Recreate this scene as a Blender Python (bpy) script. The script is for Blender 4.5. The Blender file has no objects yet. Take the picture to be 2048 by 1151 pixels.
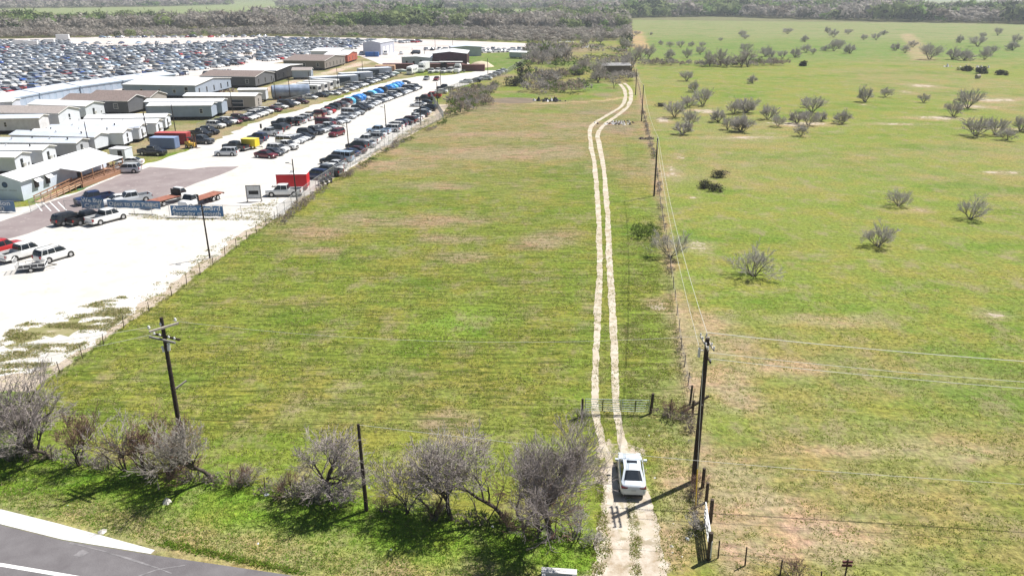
import bpy, bmesh, math, random
import numpy as np
from mathutils import Vector, Matrix, Euler
random.seed(7); np.random.seed(7)
R = math.radians
sc = bpy.context.scene
col = sc.collection

# ---------------------------------------------------------------- camera, sky, sun, exposure
FPX, PITCH, CAMH = 1580.0, R(20.5), 31.0
cam_d = bpy.data.cameras.new('camera'); cam = bpy.data.objects.new('camera', cam_d); col.objects.link(cam)
cam_d.lens = FPX / 2048 * 36; cam_d.sensor_width = 36; cam_d.clip_start = 0.5; cam_d.clip_end = 20000
cam.location = (0, 0, CAMH); cam.rotation_euler = (R(90) - PITCH, 0, 0)
sc.camera = cam
SUN_EL, SUN_AZ = 56.0, 56.3          # azimuth from +Y towards +X
world = bpy.data.worlds.new('World'); sc.world = world; world.use_nodes = True
nt = world.node_tree; nt.nodes.clear()
sky = nt.nodes.new('ShaderNodeTexSky'); sky.sky_type = 'NISHITA'; sky.sun_disc = False
sky.sun_elevation = R(SUN_EL); sky.sun_rotation = R(SUN_AZ); sky.altitude = 100; sky.air_density = 1.0; sky.dust_density = 1.0
bg = nt.nodes.new('ShaderNodeBackground'); bg.inputs['Strength'].default_value = 0.05
wo = nt.nodes.new('ShaderNodeOutputWorld')
nt.links.new(sky.outputs[0], bg.inputs[0]); nt.links.new(bg.outputs[0], wo.inputs[0])
sun_d = bpy.data.lights.new('sun', 'SUN'); sun_d.energy = 5.0; sun_d.angle = R(0.5); sun_d.color = (1.0, 0.965, 0.91)
sun = bpy.data.objects.new('sun', sun_d); col.objects.link(sun)
sv = Vector((math.cos(R(SUN_EL)) * math.sin(R(SUN_AZ)), math.cos(R(SUN_EL)) * math.cos(R(SUN_AZ)), math.sin(R(SUN_EL))))
sun.rotation_euler = sv.to_track_quat('Z', 'Y').to_euler(); sun.location = (60, 40, 120)
sc.view_settings.view_transform = 'Standard'; sc.view_settings.look = 'None'
sc.view_settings.exposure = 0.60; sc.view_settings.gamma = 1.0; sc.view_settings.use_curve_mapping = False
sc.cycles.max_bounces = 6; sc.cycles.transparent_max_bounces = 8; sc.cycles.volume_bounces = 0

def G(px, py, z=0.0):
    "the point of the ground (or of height z) seen at a place of the survey photograph"
    u = (px - 1024) / FPX; v = (py - 575.5) / FPX
    dy = math.cos(PITCH) - v * math.sin(PITCH); dz = -math.sin(PITCH) - v * math.cos(PITCH)
    t = (z - CAMH) / dz
    return Vector((u * t, dy * t, z))
def proj(x, y, z):
    d = y * math.cos(PITCH) - (z - CAMH) * math.sin(PITCH)
    up = y * math.sin(PITCH) + (z - CAMH) * math.cos(PITCH)
    return 1024 + FPX * x / d, 575.5 - FPX * up / d

# ---------------------------------------------------------------- materials
MATS = {}
def mat(name, rgb, rough=0.7, metal=0.0, var=0.12, scale=3.0, bump=0.0, bscale=20.0, spec=0.4, coat=0.0):
    if name in MATS: return MATS[name]
    m = bpy.data.materials.new(name); m.use_nodes = True
    t = m.node_tree; b = t.nodes['Principled BSDF']
    b.inputs['Roughness'].default_value = rough; b.inputs['Metallic'].default_value = metal
    b.inputs['Specular IOR Level'].default_value = spec
    if coat: b.inputs['Coat Weight'].default_value = coat; b.inputs['Coat Roughness'].default_value = 0.08
    tc = t.nodes.new('ShaderNodeTexCoord')
    if var > 0:
        n = t.nodes.new('ShaderNodeTexNoise'); n.inputs['Scale'].default_value = scale; n.inputs['Detail'].default_value = 5
        t.links.new(tc.outputs['Object'], n.inputs['Vector'])
        r = t.nodes.new('ShaderNodeValToRGB')
        r.color_ramp.elements[0].position = 0.3; r.color_ramp.elements[1].position = 0.7
        r.color_ramp.elements[0].color = (*[c * (1 - var) for c in rgb], 1); r.color_ramp.elements[1].color = (*[min(1, c * (1 + var)) for c in rgb], 1)
        t.links.new(n.outputs['Fac'], r.inputs['Fac']); t.links.new(r.outputs['Color'], b.inputs['Base Color'])
    else:
        b.inputs['Base Color'].default_value = (*rgb, 1)
    if bump > 0:
        n2 = t.nodes.new('ShaderNodeTexNoise'); n2.inputs['Scale'].default_value = bscale; n2.inputs['Detail'].default_value = 4
        t.links.new(tc.outputs['Object'], n2.inputs['Vector'])
        bp = t.nodes.new('ShaderNodeBump'); bp.inputs['Strength'].default_value = bump; bp.inputs['Distance'].default_value = 0.03
        t.links.new(n2.outputs['Fac'], bp.inputs['Height']); t.links.new(bp.outputs['Normal'], b.inputs['Normal'])
    MATS[name] = m; return m
def siding(name, rgb, rough=0.6, pitch=0.22, axis='Z', strength=0.5):
    "painted or metal siding: fine ribs as relief"
    if name in MATS: return MATS[name]
    m = mat(name, rgb, rough, var=0.07, scale=0.6)
    t = m.node_tree; b = t.nodes['Principled BSDF']
    tc = t.nodes.new('ShaderNodeTexCoord'); w = t.nodes.new('ShaderNodeTexWave')
    w.wave_type = 'BANDS'; w.bands_direction = axis; w.wave_profile = 'SAW'; w.inputs['Scale'].default_value = 0.314 / pitch
    bp = t.nodes.new('ShaderNodeBump'); bp.inputs['Strength'].default_value = strength; bp.inputs['Distance'].default_value = 0.03
    t.links.new(tc.outputs['Object'], w.inputs['Vector']); t.links.new(w.outputs['Fac'], bp.inputs['Height']); t.links.new(bp.outputs['Normal'], b.inputs['Normal'])
    return m

PAINT = {
 'white': (0.80, 0.80, 0.79), 'silver': (0.60, 0.62, 0.64), 'grey': (0.26, 0.27, 0.28), 'dark grey': (0.07, 0.075, 0.085), 'black': (0.014, 0.014, 0.017),
 'dark blue': (0.015, 0.03, 0.10), 'blue': (0.02, 0.10, 0.42), 'red': (0.45, 0.02, 0.02), 'dark red': (0.14, 0.008, 0.012), 'maroon': (0.07, 0.008, 0.012),
 'light blue': (0.42, 0.55, 0.70), 'tan': (0.38, 0.31, 0.22), 'green': (0.03, 0.10, 0.05), 'yellow': (0.75, 0.55, 0.05)}
def paint(c): return mat('car paint ' + c, PAINT[c], 0.32, metal=0.0, var=0.04, scale=2, spec=0.5, coat=0.6)
GLASS = mat('car glass', (0.022, 0.027, 0.034), 0.08, var=0, spec=0.6)
TYRE = mat('tyre rubber', (0.022, 0.021, 0.02), 0.85, var=0.15, scale=8)
RIM = mat('wheel rim', (0.55, 0.55, 0.56), 0.35, metal=0.7, var=0.05)
TRIM = mat('black trim', (0.018, 0.018, 0.018), 0.6, var=0.1)
LAMP = mat('headlamp lens', (0.62, 0.64, 0.66), 0.15, var=0.05)
TAIL = mat('tail lamp lens', (0.38, 0.012, 0.01), 0.25, var=0.05)
CHROME = mat('bright metal', (0.6, 0.6, 0.6), 0.3, metal=0.8, var=0.05)
PLATE = mat('licence plate', (0.5, 0.53, 0.56), 0.5, var=0.1)
PANE = mat('window pane', (0.03, 0.04, 0.05), 0.08, var=0.2, scale=1, spec=0.6)
FARGLASS = mat('car glass painted sky sheen', (0.12, 0.14, 0.17), 0.2, var=0, spec=0.6)  # far-car glass, base colour made paler to stand in for sky reflection
WHITE = mat('white painted metal', (0.80, 0.80, 0.79), 0.5, var=0.04, scale=0.7)
WTRIM = mat('white trim', (0.78, 0.77, 0.75), 0.6, var=0.05)
ROOFW = siding('white metal roof', (0.78, 0.79, 0.80), 0.45, pitch=0.4, axis='Y', strength=0.25)
ROOFG = siding('grey metal roof', (0.55, 0.59, 0.66), 0.5, pitch=0.4, axis='Y', strength=0.25)
ROOFB = mat('brown shingles', (0.21, 0.165, 0.15), 0.9, var=0.25, scale=2.5, bump=0.4, bscale=8)
ROOFD = mat('weathered shingles', (0.34, 0.30, 0.28), 0.9, var=0.2, scale=2.5, bump=0.4, bscale=8)
POLE = mat('creosote pole', (0.045, 0.032, 0.024), 0.9, var=0.35, scale=4, bump=0.4, bscale=14)
POSTW = mat('weathered post', (0.075, 0.055, 0.04), 0.9, var=0.4, scale=6)
GALV = mat('galvanised steel', (0.42, 0.43, 0.43), 0.5, metal=0.4, var=0.12, scale=3)
RUST = mat('rusty steel', (0.14, 0.06, 0.04), 0.85, var=0.4, scale=3)
WOODB = mat('brown stained wood', (0.30, 0.16, 0.09), 0.85, var=0.25, scale=4)
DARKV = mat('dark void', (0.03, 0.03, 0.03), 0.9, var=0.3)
INSUL = mat('porcelain', (0.75, 0.75, 0.73), 0.3, var=0.05)

def leafmat(name, rgb, var=0.3, scale=2.0, thru=0.45):
    "thin leaves and blades: part of the light comes through"
    m = mat(name, rgb, 0.9, var=var, scale=scale, spec=0.1); t = m.node_tree; b = t.nodes['Principled BSDF']
    tr = t.nodes.new('ShaderNodeBsdfTranslucent'); mx = t.nodes.new('ShaderNodeMixShader'); mx.inputs[0].default_value = thru
    src = b.inputs['Base Color'].links[0].from_socket; t.links.new(src, tr.inputs['Color'])
    out = t.nodes['Material Output']; t.links.new(b.outputs[0], mx.inputs[1]); t.links.new(tr.outputs[0], mx.inputs[2]); t.links.new(mx.outputs[0], out.inputs['Surface']); return m

# ---------------------------------------------------------------- mesh building
class MB:
    def __init__(s): s.v = []; s.f = []; s.m = []
    def add(s, vs, fs, mi=0):
        o = len(s.v); s.v += [tuple(p) for p in vs]
        s.f += [tuple(o + i for i in f) for f in fs]; s.m += [mi] * len(fs); return s
    def box(s, x0, x1, y0, y1, z0, z1, mi=0, M=None):
        vs = [Vector(p) for p in ((x0,y0,z0),(x1,y0,z0),(x1,y1,z0),(x0,y1,z0),(x0,y0,z1),(x1,y0,z1),(x1,y1,z1),(x0,y1,z1))]
        if M is not None: vs = [M @ p for p in vs]
        return s.add(vs, [(0,3,2,1),(4,5,6,7),(0,1,5,4),(1,2,6,5),(2,3,7,6),(3,0,4,7)], mi)
    def bar(s, a, b, w, h=None, mi=0):
        "a box beam from a to b"
        a = Vector(a); b = Vector(b); h = h or w; d = b - a; L = d.length
        if L < 1e-6: return s
        q = d.to_track_quat('X', 'Z').to_matrix().to_4x4(); M = Matrix.Translation(a) @ q
        return s.box(0, L, -w/2, w/2, -h/2, h/2, mi, M)
    def tube(s, a, b, r0, r1=None, n=8, mi=0, caps=True):
        a = Vector(a); b = Vector(b); r1 = r0 if r1 is None else r1
        q = (b - a).to_track_quat('Z', 'Y').to_matrix(); vs = []
        for c, r in ((a, r0), (b, r1)):
            for i in range(n):
                t = 2 * math.pi * i / n; vs.append(c + q @ Vector((r * math.cos(t), r * math.sin(t), 0)))
        fs = [(i, (i+1) % n, n + (i+1) % n, n + i) for i in range(n)]
        if caps: fs += [tuple(range(n-1, -1, -1)), tuple(range(n, 2*n))]
        return s.add(vs, fs, mi)
    def prism(s, poly, z0, z1, mi=0):
        n = len(poly); vs = [(x, y, z0) for x, y in poly] + [(x, y, z1) for x, y in poly]
        return s.add(vs, [tuple(range(n-1, -1, -1)), tuple(range(n, 2*n))] + [(i, (i+1) % n, n + (i+1) % n, n + i) for i in range(n)], mi)
    def mesh(s, name, mats, smooth=False):
        me = bpy.data.meshes.new(name); me.from_pydata([tuple(p) for p in s.v], [], s.f)
        for m in (mats if isinstance(mats, (list, tuple)) else [mats]): me.materials.append(m)
        if any(s.m): me.polygons.foreach_set('material_index', s.m)
        if smooth: me.polygons.foreach_set('use_smooth', [True] * len(me.polygons))
        me.update(); return me
    def obj(s, name, mats, parent=None, smooth=False, loc=None, rotz=0.0):
        return put(name, s.mesh(name, mats, smooth), parent, loc, rotz)
def put(name, me, parent=None, loc=None, rotz=0.0):
    o = bpy.data.objects.new(name, me); col.objects.link(o); o.parent = parent
    if loc is not None: o.location = loc
    if rotz: o.rotation_euler = (0, 0, rotz)
    return o
def tri_mesh(name, V, T, mats, mi=None):
    "large triangle mesh from numpy arrays"
    me = bpy.data.meshes.new(name); V = np.asarray(V, np.float32); T = np.asarray(T, np.int32)
    me.vertices.add(len(V)); me.vertices.foreach_set('co', V.ravel())
    me.loops.add(T.size); me.loops.foreach_set('vertex_index', T.ravel())
    k = T.shape[1]; me.polygons.add(len(T)); me.polygons.foreach_set('loop_start', np.arange(0, T.size, k, dtype=np.int32))
    try: me.polygons.foreach_set('loop_total', np.full(len(T), k, np.int32))
    except Exception: pass
    for m in mats: me.materials.append(m)
    if mi is not None: me.polygons.foreach_set('material_index', np.asarray(mi, np.int32))
    me.update(calc_edges=True); return me
def thing(name, label, cat, loc=(0, 0, 0), rotz=0.0, group=None):
    o = bpy.data.objects.new(name, None); col.objects.link(o); o.location = loc; o.rotation_euler = (0, 0, rotz)
    o.empty_display_size = 0.3; return tag(o, label, cat, group)
def tag(o, label, cat, group=None):
    o['label'] = label; o['category'] = cat
    if group: o['group'] = group
    elif 'group' in o: del o['group']
    return o
def struct(o, label=None):
    o['kind'] = 'structure'
    if label: o['label'] = label
    return o
def stuff(o, label, cat=None):
    o['kind'] = 'stuff'; o['label'] = label
    if cat: o['category'] = cat
    return o
def children_of(o): return CH.get(o.name, [c for c in o.children])
CH = {}
def copy_tree(o, loc, rotz=None, scale=None, label=None, group=None):
    def cp(a, p):
        c = a.copy(); col.objects.link(c); c.parent = p
        for k in a.children: cp(k, c)
        return c
    r = cp(o, None); r.location = loc
    if rotz is not None: r.rotation_euler = (0, 0, rotz)
    if scale: r.scale = scale if isinstance(scale, tuple) else (scale,) * 3
    if label: r['label'] = label
    if group: r['group'] = group
    return r
ORD = ['first','second','third','fourth','fifth','sixth','seventh','eighth','ninth','tenth','eleventh','twelfth','thirteenth','fourteenth','fifteenth','sixteenth','seventeenth','eighteenth','nineteenth','twentieth']
def nth(i):
    if i < 20: return ORD[i]
    n = i + 1; t = {2: 'twenty', 3: 'thirty', 4: 'forty', 5: 'fifty', 6: 'sixty', 7: 'seventy', 8: 'eighty', 9: 'ninety'}[n // 10] if n < 100 else str(n)
    if n >= 100: return f'{n}th'
    return {'twenty': 'twentieth', 'thirty': 'thirtieth', 'forty': 'fortieth', 'fifty': 'fiftieth', 'sixty': 'sixtieth', 'seventy': 'seventieth', 'eighty': 'eightieth', 'ninety': 'ninetieth'}[t] if n % 10 == 0 else t + '-' + ORD[n % 10 - 1]

# ---------------------------------------------------------------- value noise for shapes and colour maps
_P = np.random.RandomState(3).rand(256, 256)
def vnoise(x, y):
    xi = np.floor(x).astype(int); yi = np.floor(y).astype(int); fx = x - xi; fy = y - yi
    fx = fx * fx * (3 - 2 * fx); fy = fy * fy * (3 - 2 * fy); a = xi & 255; b = yi & 255; a1 = (xi + 1) & 255; b1 = (yi + 1) & 255
    return (_P[a, b] * (1 - fx) + _P[a1, b] * fx) * (1 - fy) + (_P[a, b1] * (1 - fx) + _P[a1, b1] * fx) * fy
def fbm(x, y, s, o=4):
    r = 0; a = 0.5; t = 0
    for i in range(o): r = r + a * vnoise(x * s + 17 * i, y * s - 31 * i); t += a; a *= 0.5; s *= 2.03
    return r / t
def in_poly(X, Y, poly):
    r = np.zeros(X.shape, bool); n = len(poly)
    for i in range(n):
        x0, y0 = poly[i][:2]; x1, y1 = poly[(i + 1) % n][:2]
        if y0 == y1: continue
        c = ((y0 > Y) != (y1 > Y)) & (X < (x1 - x0) * (Y - y0) / (y1 - y0) + x0); r ^= c
    return r
def sm(a, b, x): t = np.clip((x - a) / (b - a), 0, 1); return t * t * (3 - 2 * t)
def GP(pts): return [tuple(G(*p)[:2]) for p in pts]
# ================================================================ THE GROUND
FENCE_L = GP([(60, 790), (120, 745), (248, 655), (344, 592), (450, 512), (550, 440), (690, 345), (785, 292), (885, 237)])
FENCE_R = GP([(1418, 1005), (1398, 900), (1384, 800), (1362, 700), (1350, 600), (1338, 515), (1322, 420), (1312, 330), (1296, 270), (1286, 225), (1279, 180), (1268, 140), (1262, 110), (1256, 80)])
def interp(line, y): return np.interp(y, [p[1] for p in line], [p[0] for p in line])
xs = np.concatenate([np.linspace(-1.5, -0.82, 50), np.linspace(-0.8, 0.8, 420), np.linspace(0.82, 1.5, 50)])
ys = np.concatenate([np.linspace(-60, 28, 16), 30 * np.exp(np.linspace(0, math.log(9000 / 30), 470))])
XX, YY = np.meshgrid(xs, ys); XX = XX * (np.abs(YY) * 0.96 + 14 + np.clip(30 - YY, 0, 90) * 0.3)
gx = XX.ravel(); gy = YY.ravel()
gz = -0.25 * (fbm(gx, gy, 0.02, 2) - 0.5) * 0
fl = interp(FENCE_L, gy); fr = interp(FENCE_R, gy)
n_lo = fbm(gx, gy, 0.02, 4); n_md = fbm(gx + 99, gy, 0.09, 4); n_hi = fbm(gx, gy + 50, 0.45, 3)
def C(r, g, b): return np.array([r, g, b], float)
GREEN, OLIVE, STRAW, LUSH = C(0.180, 0.222, 0.040), C(0.222, 0.212, 0.078), C(0.36, 0.30, 0.17), C(0.125, 0.225, 0.024)
col_ = np.tile(GREEN, (len(gx), 1)); dry = np.full(len(gx), 0.25); clump = np.zeros(len(gx)); bare = np.zeros(len(gx))
def blend(mask, c, d=None):
    global col_, dry
    col_ = col_ * (1 - mask[:, None]) + c * mask[:, None]
    if d is not None: dry = dry * (1 - mask) + d * mask
def patch(px, py, rx, ry, edge=0.35):
    c = G(px, py); a = rx * (c - Vector((0, 0, CAMH))).length / FPX; b = abs(G(px, py - ry)[1] - G(px, py + ry)[1]) / 2
    d = np.sqrt(((gx - c[0]) / a) ** 2 + ((gy - c[1]) / b) ** 2) + (n_md - 0.5) * 1.5 + (n_hi - 0.5) * 0.7
    return 1 - sm(1 - edge, 1 + edge, d)
inL = (gx > fl) & (gx < fr) & (gy < 246) & (gy > 52)
rightp = (gx >= fr)
# left hayfield: greener close by, tan and olive farther
blend(np.where(inL, sm(0.42, 0.62, n_lo) * 0.7, 0), OLIVE, 0.42)
blend(np.where(inL, sm(115, 190, gy + (n_md - .5) * 60) * 0.75, 0), C(0.25, 0.225, 0.105), 0.5)
clump = np.where(inL, 1.0, 0.35)
for p in [(860,440,190,12),(940,515,70,10),(900,478,60,8),(1095,478,55,14),(1060,492,45,10),(620,462,90,16),(590,442,50,10),(900,300,160,8),(1000,312,140,7),(1120,300,40,10),(760,330,120,10),(900,845,60,22),(905,880,50,14),(740,430,60,8),(640,500,60,8),(985,270,140,5),(1150,250,60,6),(860,372,90,8)]:
    blend(patch(*p, 0.6) * 0.75, C(0.285, 0.225, 0.145), 0.8)
for p in [(930,640,130,45),(780,430,40,6),(1105,375,40,12),(640,580,90,20),(880,655,80,18),(1150,560,30,60),(400,800,90,30),(220,800,80,30),(1140,790,40,60),(1160,850,30,60),(1120,222,90,3)]:
    blend(patch(*p, 0.7) * 0.7, C(0.17, 0.235, 0.035), 0.12)
for p in [(930,640,90,24)]: blend(patch(*p, 0.7) * 0.85, C(0.17, 0.26, 0.04), 0.0); clump = clump * (1 - 0.8 * patch(930, 645, 90, 22, 0.7))
# right pasture
blend(np.where(rightp, 0.6, 0), C(0.190, 0.232, 0.052), 0.28)
blend(np.where(rightp, sm(0.45, 0.66, n_lo) * 0.6, 0), C(0.235, 0.225, 0.095), 0.4)
blend(np.where(rightp, sm(0.5, 0.72, n_md) * 0.4, 0), C(0.17, 0.235, 0.042), 0.15)
# strip beside the fence: tan
fd = np.abs(gx - fr); blend(np.where(gy < 400, np.exp(-(fd / 1.1) ** 2) * 0.75, 0), C(0.33, 0.25, 0.17), 0.8)
for p in [(1570,1050,90,40),(1520,1010,60,30),(1640,1070,90,30),(1480,960,40,50),(1720,900,120,12),(1450,760,50,30),(1490,800,50,25),(1350,930,30,60),(1345,980,40,50),(1330,1080,50,50),(1330,850,60,25),(1345,790,50,30),(1430,690,50,25),(1390,640,50,16),(1700,640,90,12),(1560,735,80,14),(1900,900,100,30),(1500,1100,60,26),(1610,1100,90,20)]:
    blend(patch(*p, 0.7) * 0.6, C(0.36, 0.29, 0.19), 0.6)
for p in [(1270,770,40,90),(1300,690,30,80),(1265,560,40,60),(1280,470,28,18),(1250,420,30,50),(1270,300,30,16),(1290,410,30,30),(1660,350,120,16),(1900,330,130,16),(1450,850,60,20),(1800,820,160,20),(1180,1000,20,60),(1500,560,200,16),(1760,370,140,14)]:
    blend(patch(*p, 0.7) * 0.55, C(0.165, 0.235, 0.035), 0.1)
for p in [(1390,490,36,12),(1345,340,16,12),(1360,315,10,5),(1335,350,22,7),(1990,630,34,10),(1840,420,22,5),(1310,610,20,12),(1590,248,60,4),(1410,222,26,4),(1500,275,90,3),(1330,240,14,6),(1800,248,50,3),(1880,236,60,4),(1725,209,10,3),(1647,203,10,2),(1812,184,10,2.2),(2000,200,60,5),(1930,212,40,3),(2020,345,40,3),(1840,494,12,4),(1385,395,12,4),(1960,215,40,3),(1845,172,30,4),(1990,258,60,3)]:
    m = patch(*p, 0.75); blend(m * 0.55, C(0.36, 0.28, 0.20), 0.6); bare = np.maximum(bare, m * 0.75)
# far fields
mid = (gx > fr) & (gy > 330); t = sm(372, 430, gy + (n_md - .5) * 60) * (gx > fr)
blend(t * 0.85, C(0.135, 0.215, 0.052), 0.05)
t2 = sm(560, 700, gy + (n_md - .5) * 120 + gx * 0.25) * (gx > fr); blend(t2 * 0.85, C(0.20, 0.235, 0.10), 0.15)
blend(np.where((gy > 1150), 0.8, 0), C(0.17, 0.22, 0.07), 0.1)
wood = (gy > 560) & (gy < 2600) & ~((gx > fr) & (gy < 1050 - 0.35 * gx)); blend(np.where(wood, 0.75, 0), C(0.13, 0.135, 0.07), 0.2)
fieldfar = in_poly(gx, gy, GP([(-90, 48), (200, 46), (480, 42), (600, 22), (520, 8), (300, 14), (-90, 18)])) | in_poly(gx, gy, GP([(470, 26), (650, 15), (700, 6), (520, 3), (330, 5)])) | in_poly(gx, gy, GP([(1100, 14), (1330, 14), (1400, 6), (1150, 7)])) | in_poly(gx, gy, GP([(1740, 7), (2100, 9), (2100, 1), (1640, 1)])) | in_poly(gx, gy, GP([(800, 28), (840, 37), (1080, 38), (1130, 30), (1100, 18), (850, 17)]))
blend(np.where(fieldfar, 1.0, 0), C(0.21, 0.27, 0.12), 0.05)
# trail in the far right pasture, bare strip behind the thicket, field track to the pond
def path_mask(pts, w, w2=None):
    P = GP(pts); d = np.full(len(gx), 1e9)
    for (x0, y0), (x1, y1) in zip(P, P[1:]):
        L2 = (x1 - x0) ** 2 + (y1 - y0) ** 2; tt = np.clip(((gx - x0) * (x1 - x0) + (gy - y0) * (y1 - y0)) / L2, 0, 1)
        d = np.minimum(d, np.hypot(gx - x0 - tt * (x1 - x0), gy - y0 - tt * (y1 - y0)))
    return 1 - sm(w * 0.6, w * 1.25, d + (n_hi - 0.5) * w)
blend(path_mask([(1812, 68), (1830, 88), (1838, 108), (1848, 121)], 5.5) * 0.7, C(0.34, 0.28, 0.17), 0.3)
blend(path_mask([(1270, 62), (1276, 85), (1284, 98)], 6) * 0.8, C(0.42, 0.30, 0.17), 0.2)
blend(path_mask([(1258, 194), (1200, 202), (1100, 207), (1000, 207)], 1.3) * 0.75, C(0.42, 0.34, 0.20), 0.2)
# scrub ground between the lot and the far track
scrub = in_poly(gx, gy, GP([(885, 240), (1000, 212), (1240, 196), (1262, 150), (1256, 84), (1095, 86), (1030, 140), (900, 180)]))
blend(np.where(scrub, 0.6 * sm(0.3, 0.6, n_md), 0), C(0.22, 0.19, 0.10), 0.5)
for p in [(1020,190,70,5),(960,205,20,10),(1150,128,60,6),(1165,170,60,6),(1210,180,40,5)]: blend(patch(*p, 0.5) * 0.8, C(0.11, 0.20, 0.03), 0.02)
for p in [(960,215,60,9),(920,200,40,9),(1130,100,60,5),(1000,152,40,3),(1205,225,45,6),(1210,190,20,3),(1240,255,26,9)]: blend(patch(*p, 0.6) * 0.7, C(0.26, 0.20, 0.15), 0.6)
lawn = in_poly(gx, gy, GP([(938, 140), (1025, 143), (1060, 122), (1078, 106), (935, 107)])); blend(np.where(lawn, 0.95, 0), C(0.13, 0.20, 0.045), 0.05)
# yard between the mobile homes
yard = in_poly(gx, gy, GP([(-250, 395), (215, 345), (290, 320), (420, 285), (640, 205), (740, 172), (830, 152), (800, 120), (640, 110), (480, 135), (340, 160), (0, 205), (-300, 240)]))
blend(np.where(yard, 0.85, 0), C(0.27, 0.235, 0.15), 0.6)
blend(np.where(yard, sm(0.5, 0.62, n_md) * 0.7, 0), C(0.17, 0.185, 0.06), 0.3)
blend(path_mask([(470, 196), (560, 172), (640, 150), (735, 124)], 3.2) * 0.9, C(0.52, 0.44, 0.36), 0.1)
# verge by the road: lush under the trees, straw along the asphalt
vy = 45.5 - 0.28 * (gx + 25)
verge = (gy < 52) & (gx < 4)
RL = GP([(-400, 850), (0, 905), (420, 962), (900, 1035), (1110, 1072), (1200, 1090)]); ry = np.interp(gx, [p[0] for p in RL], [p[1] for p in RL])
blend(np.where(gx < 6, 0.8 * (1 - sm(-0.5, 1.8, gy - ry + (n_hi - .5) * 3)), 0), LUSH * 1.15, 0.1)
blend(np.where((gy < 44) & (gx < 9), (1 - sm(0.8, 4.0, gy - (42.3 - 0.27 * (gx + 32)) + (n_hi - .5) * 3)) * 0.85, 0), C(0.29, 0.27, 0.12), 0.6)
gm = np.where(gx < fl + 0.2, 1, 0) * (gy > 60) * (gy < 115)      # gravel spilling to the fence
gravel_fr = np.where((gy > 58) & (gy < 240), 1 - sm(-0.6, 0.5, gx - fl), 0) * np.where(gx > fl - 14, 1, 0)
bare = np.maximum(bare, gravel_fr * 0.85)
for p in [(100,660,90,26),(200,632,40,14),(60,690,60,14),(1000,2000,1,1)][:3]: bare = np.where(patch(*p, 0.5) > 0.5, 0.45, bare)
driv = path_mask([(1185, 1250), (1262, 1120), (1262, 1010), (1240, 900)], 2.2); bare = np.maximum(bare, driv * 0.7)
nx, ny = len(xs), len(ys)
idx = np.arange(nx * ny).reshape(ny, nx); Q = np.stack([idx[:-1, :-1], idx[:-1, 1:], idx[1:, 1:], idx[1:, :-1]], -1).reshape(-1, 4)

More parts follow.
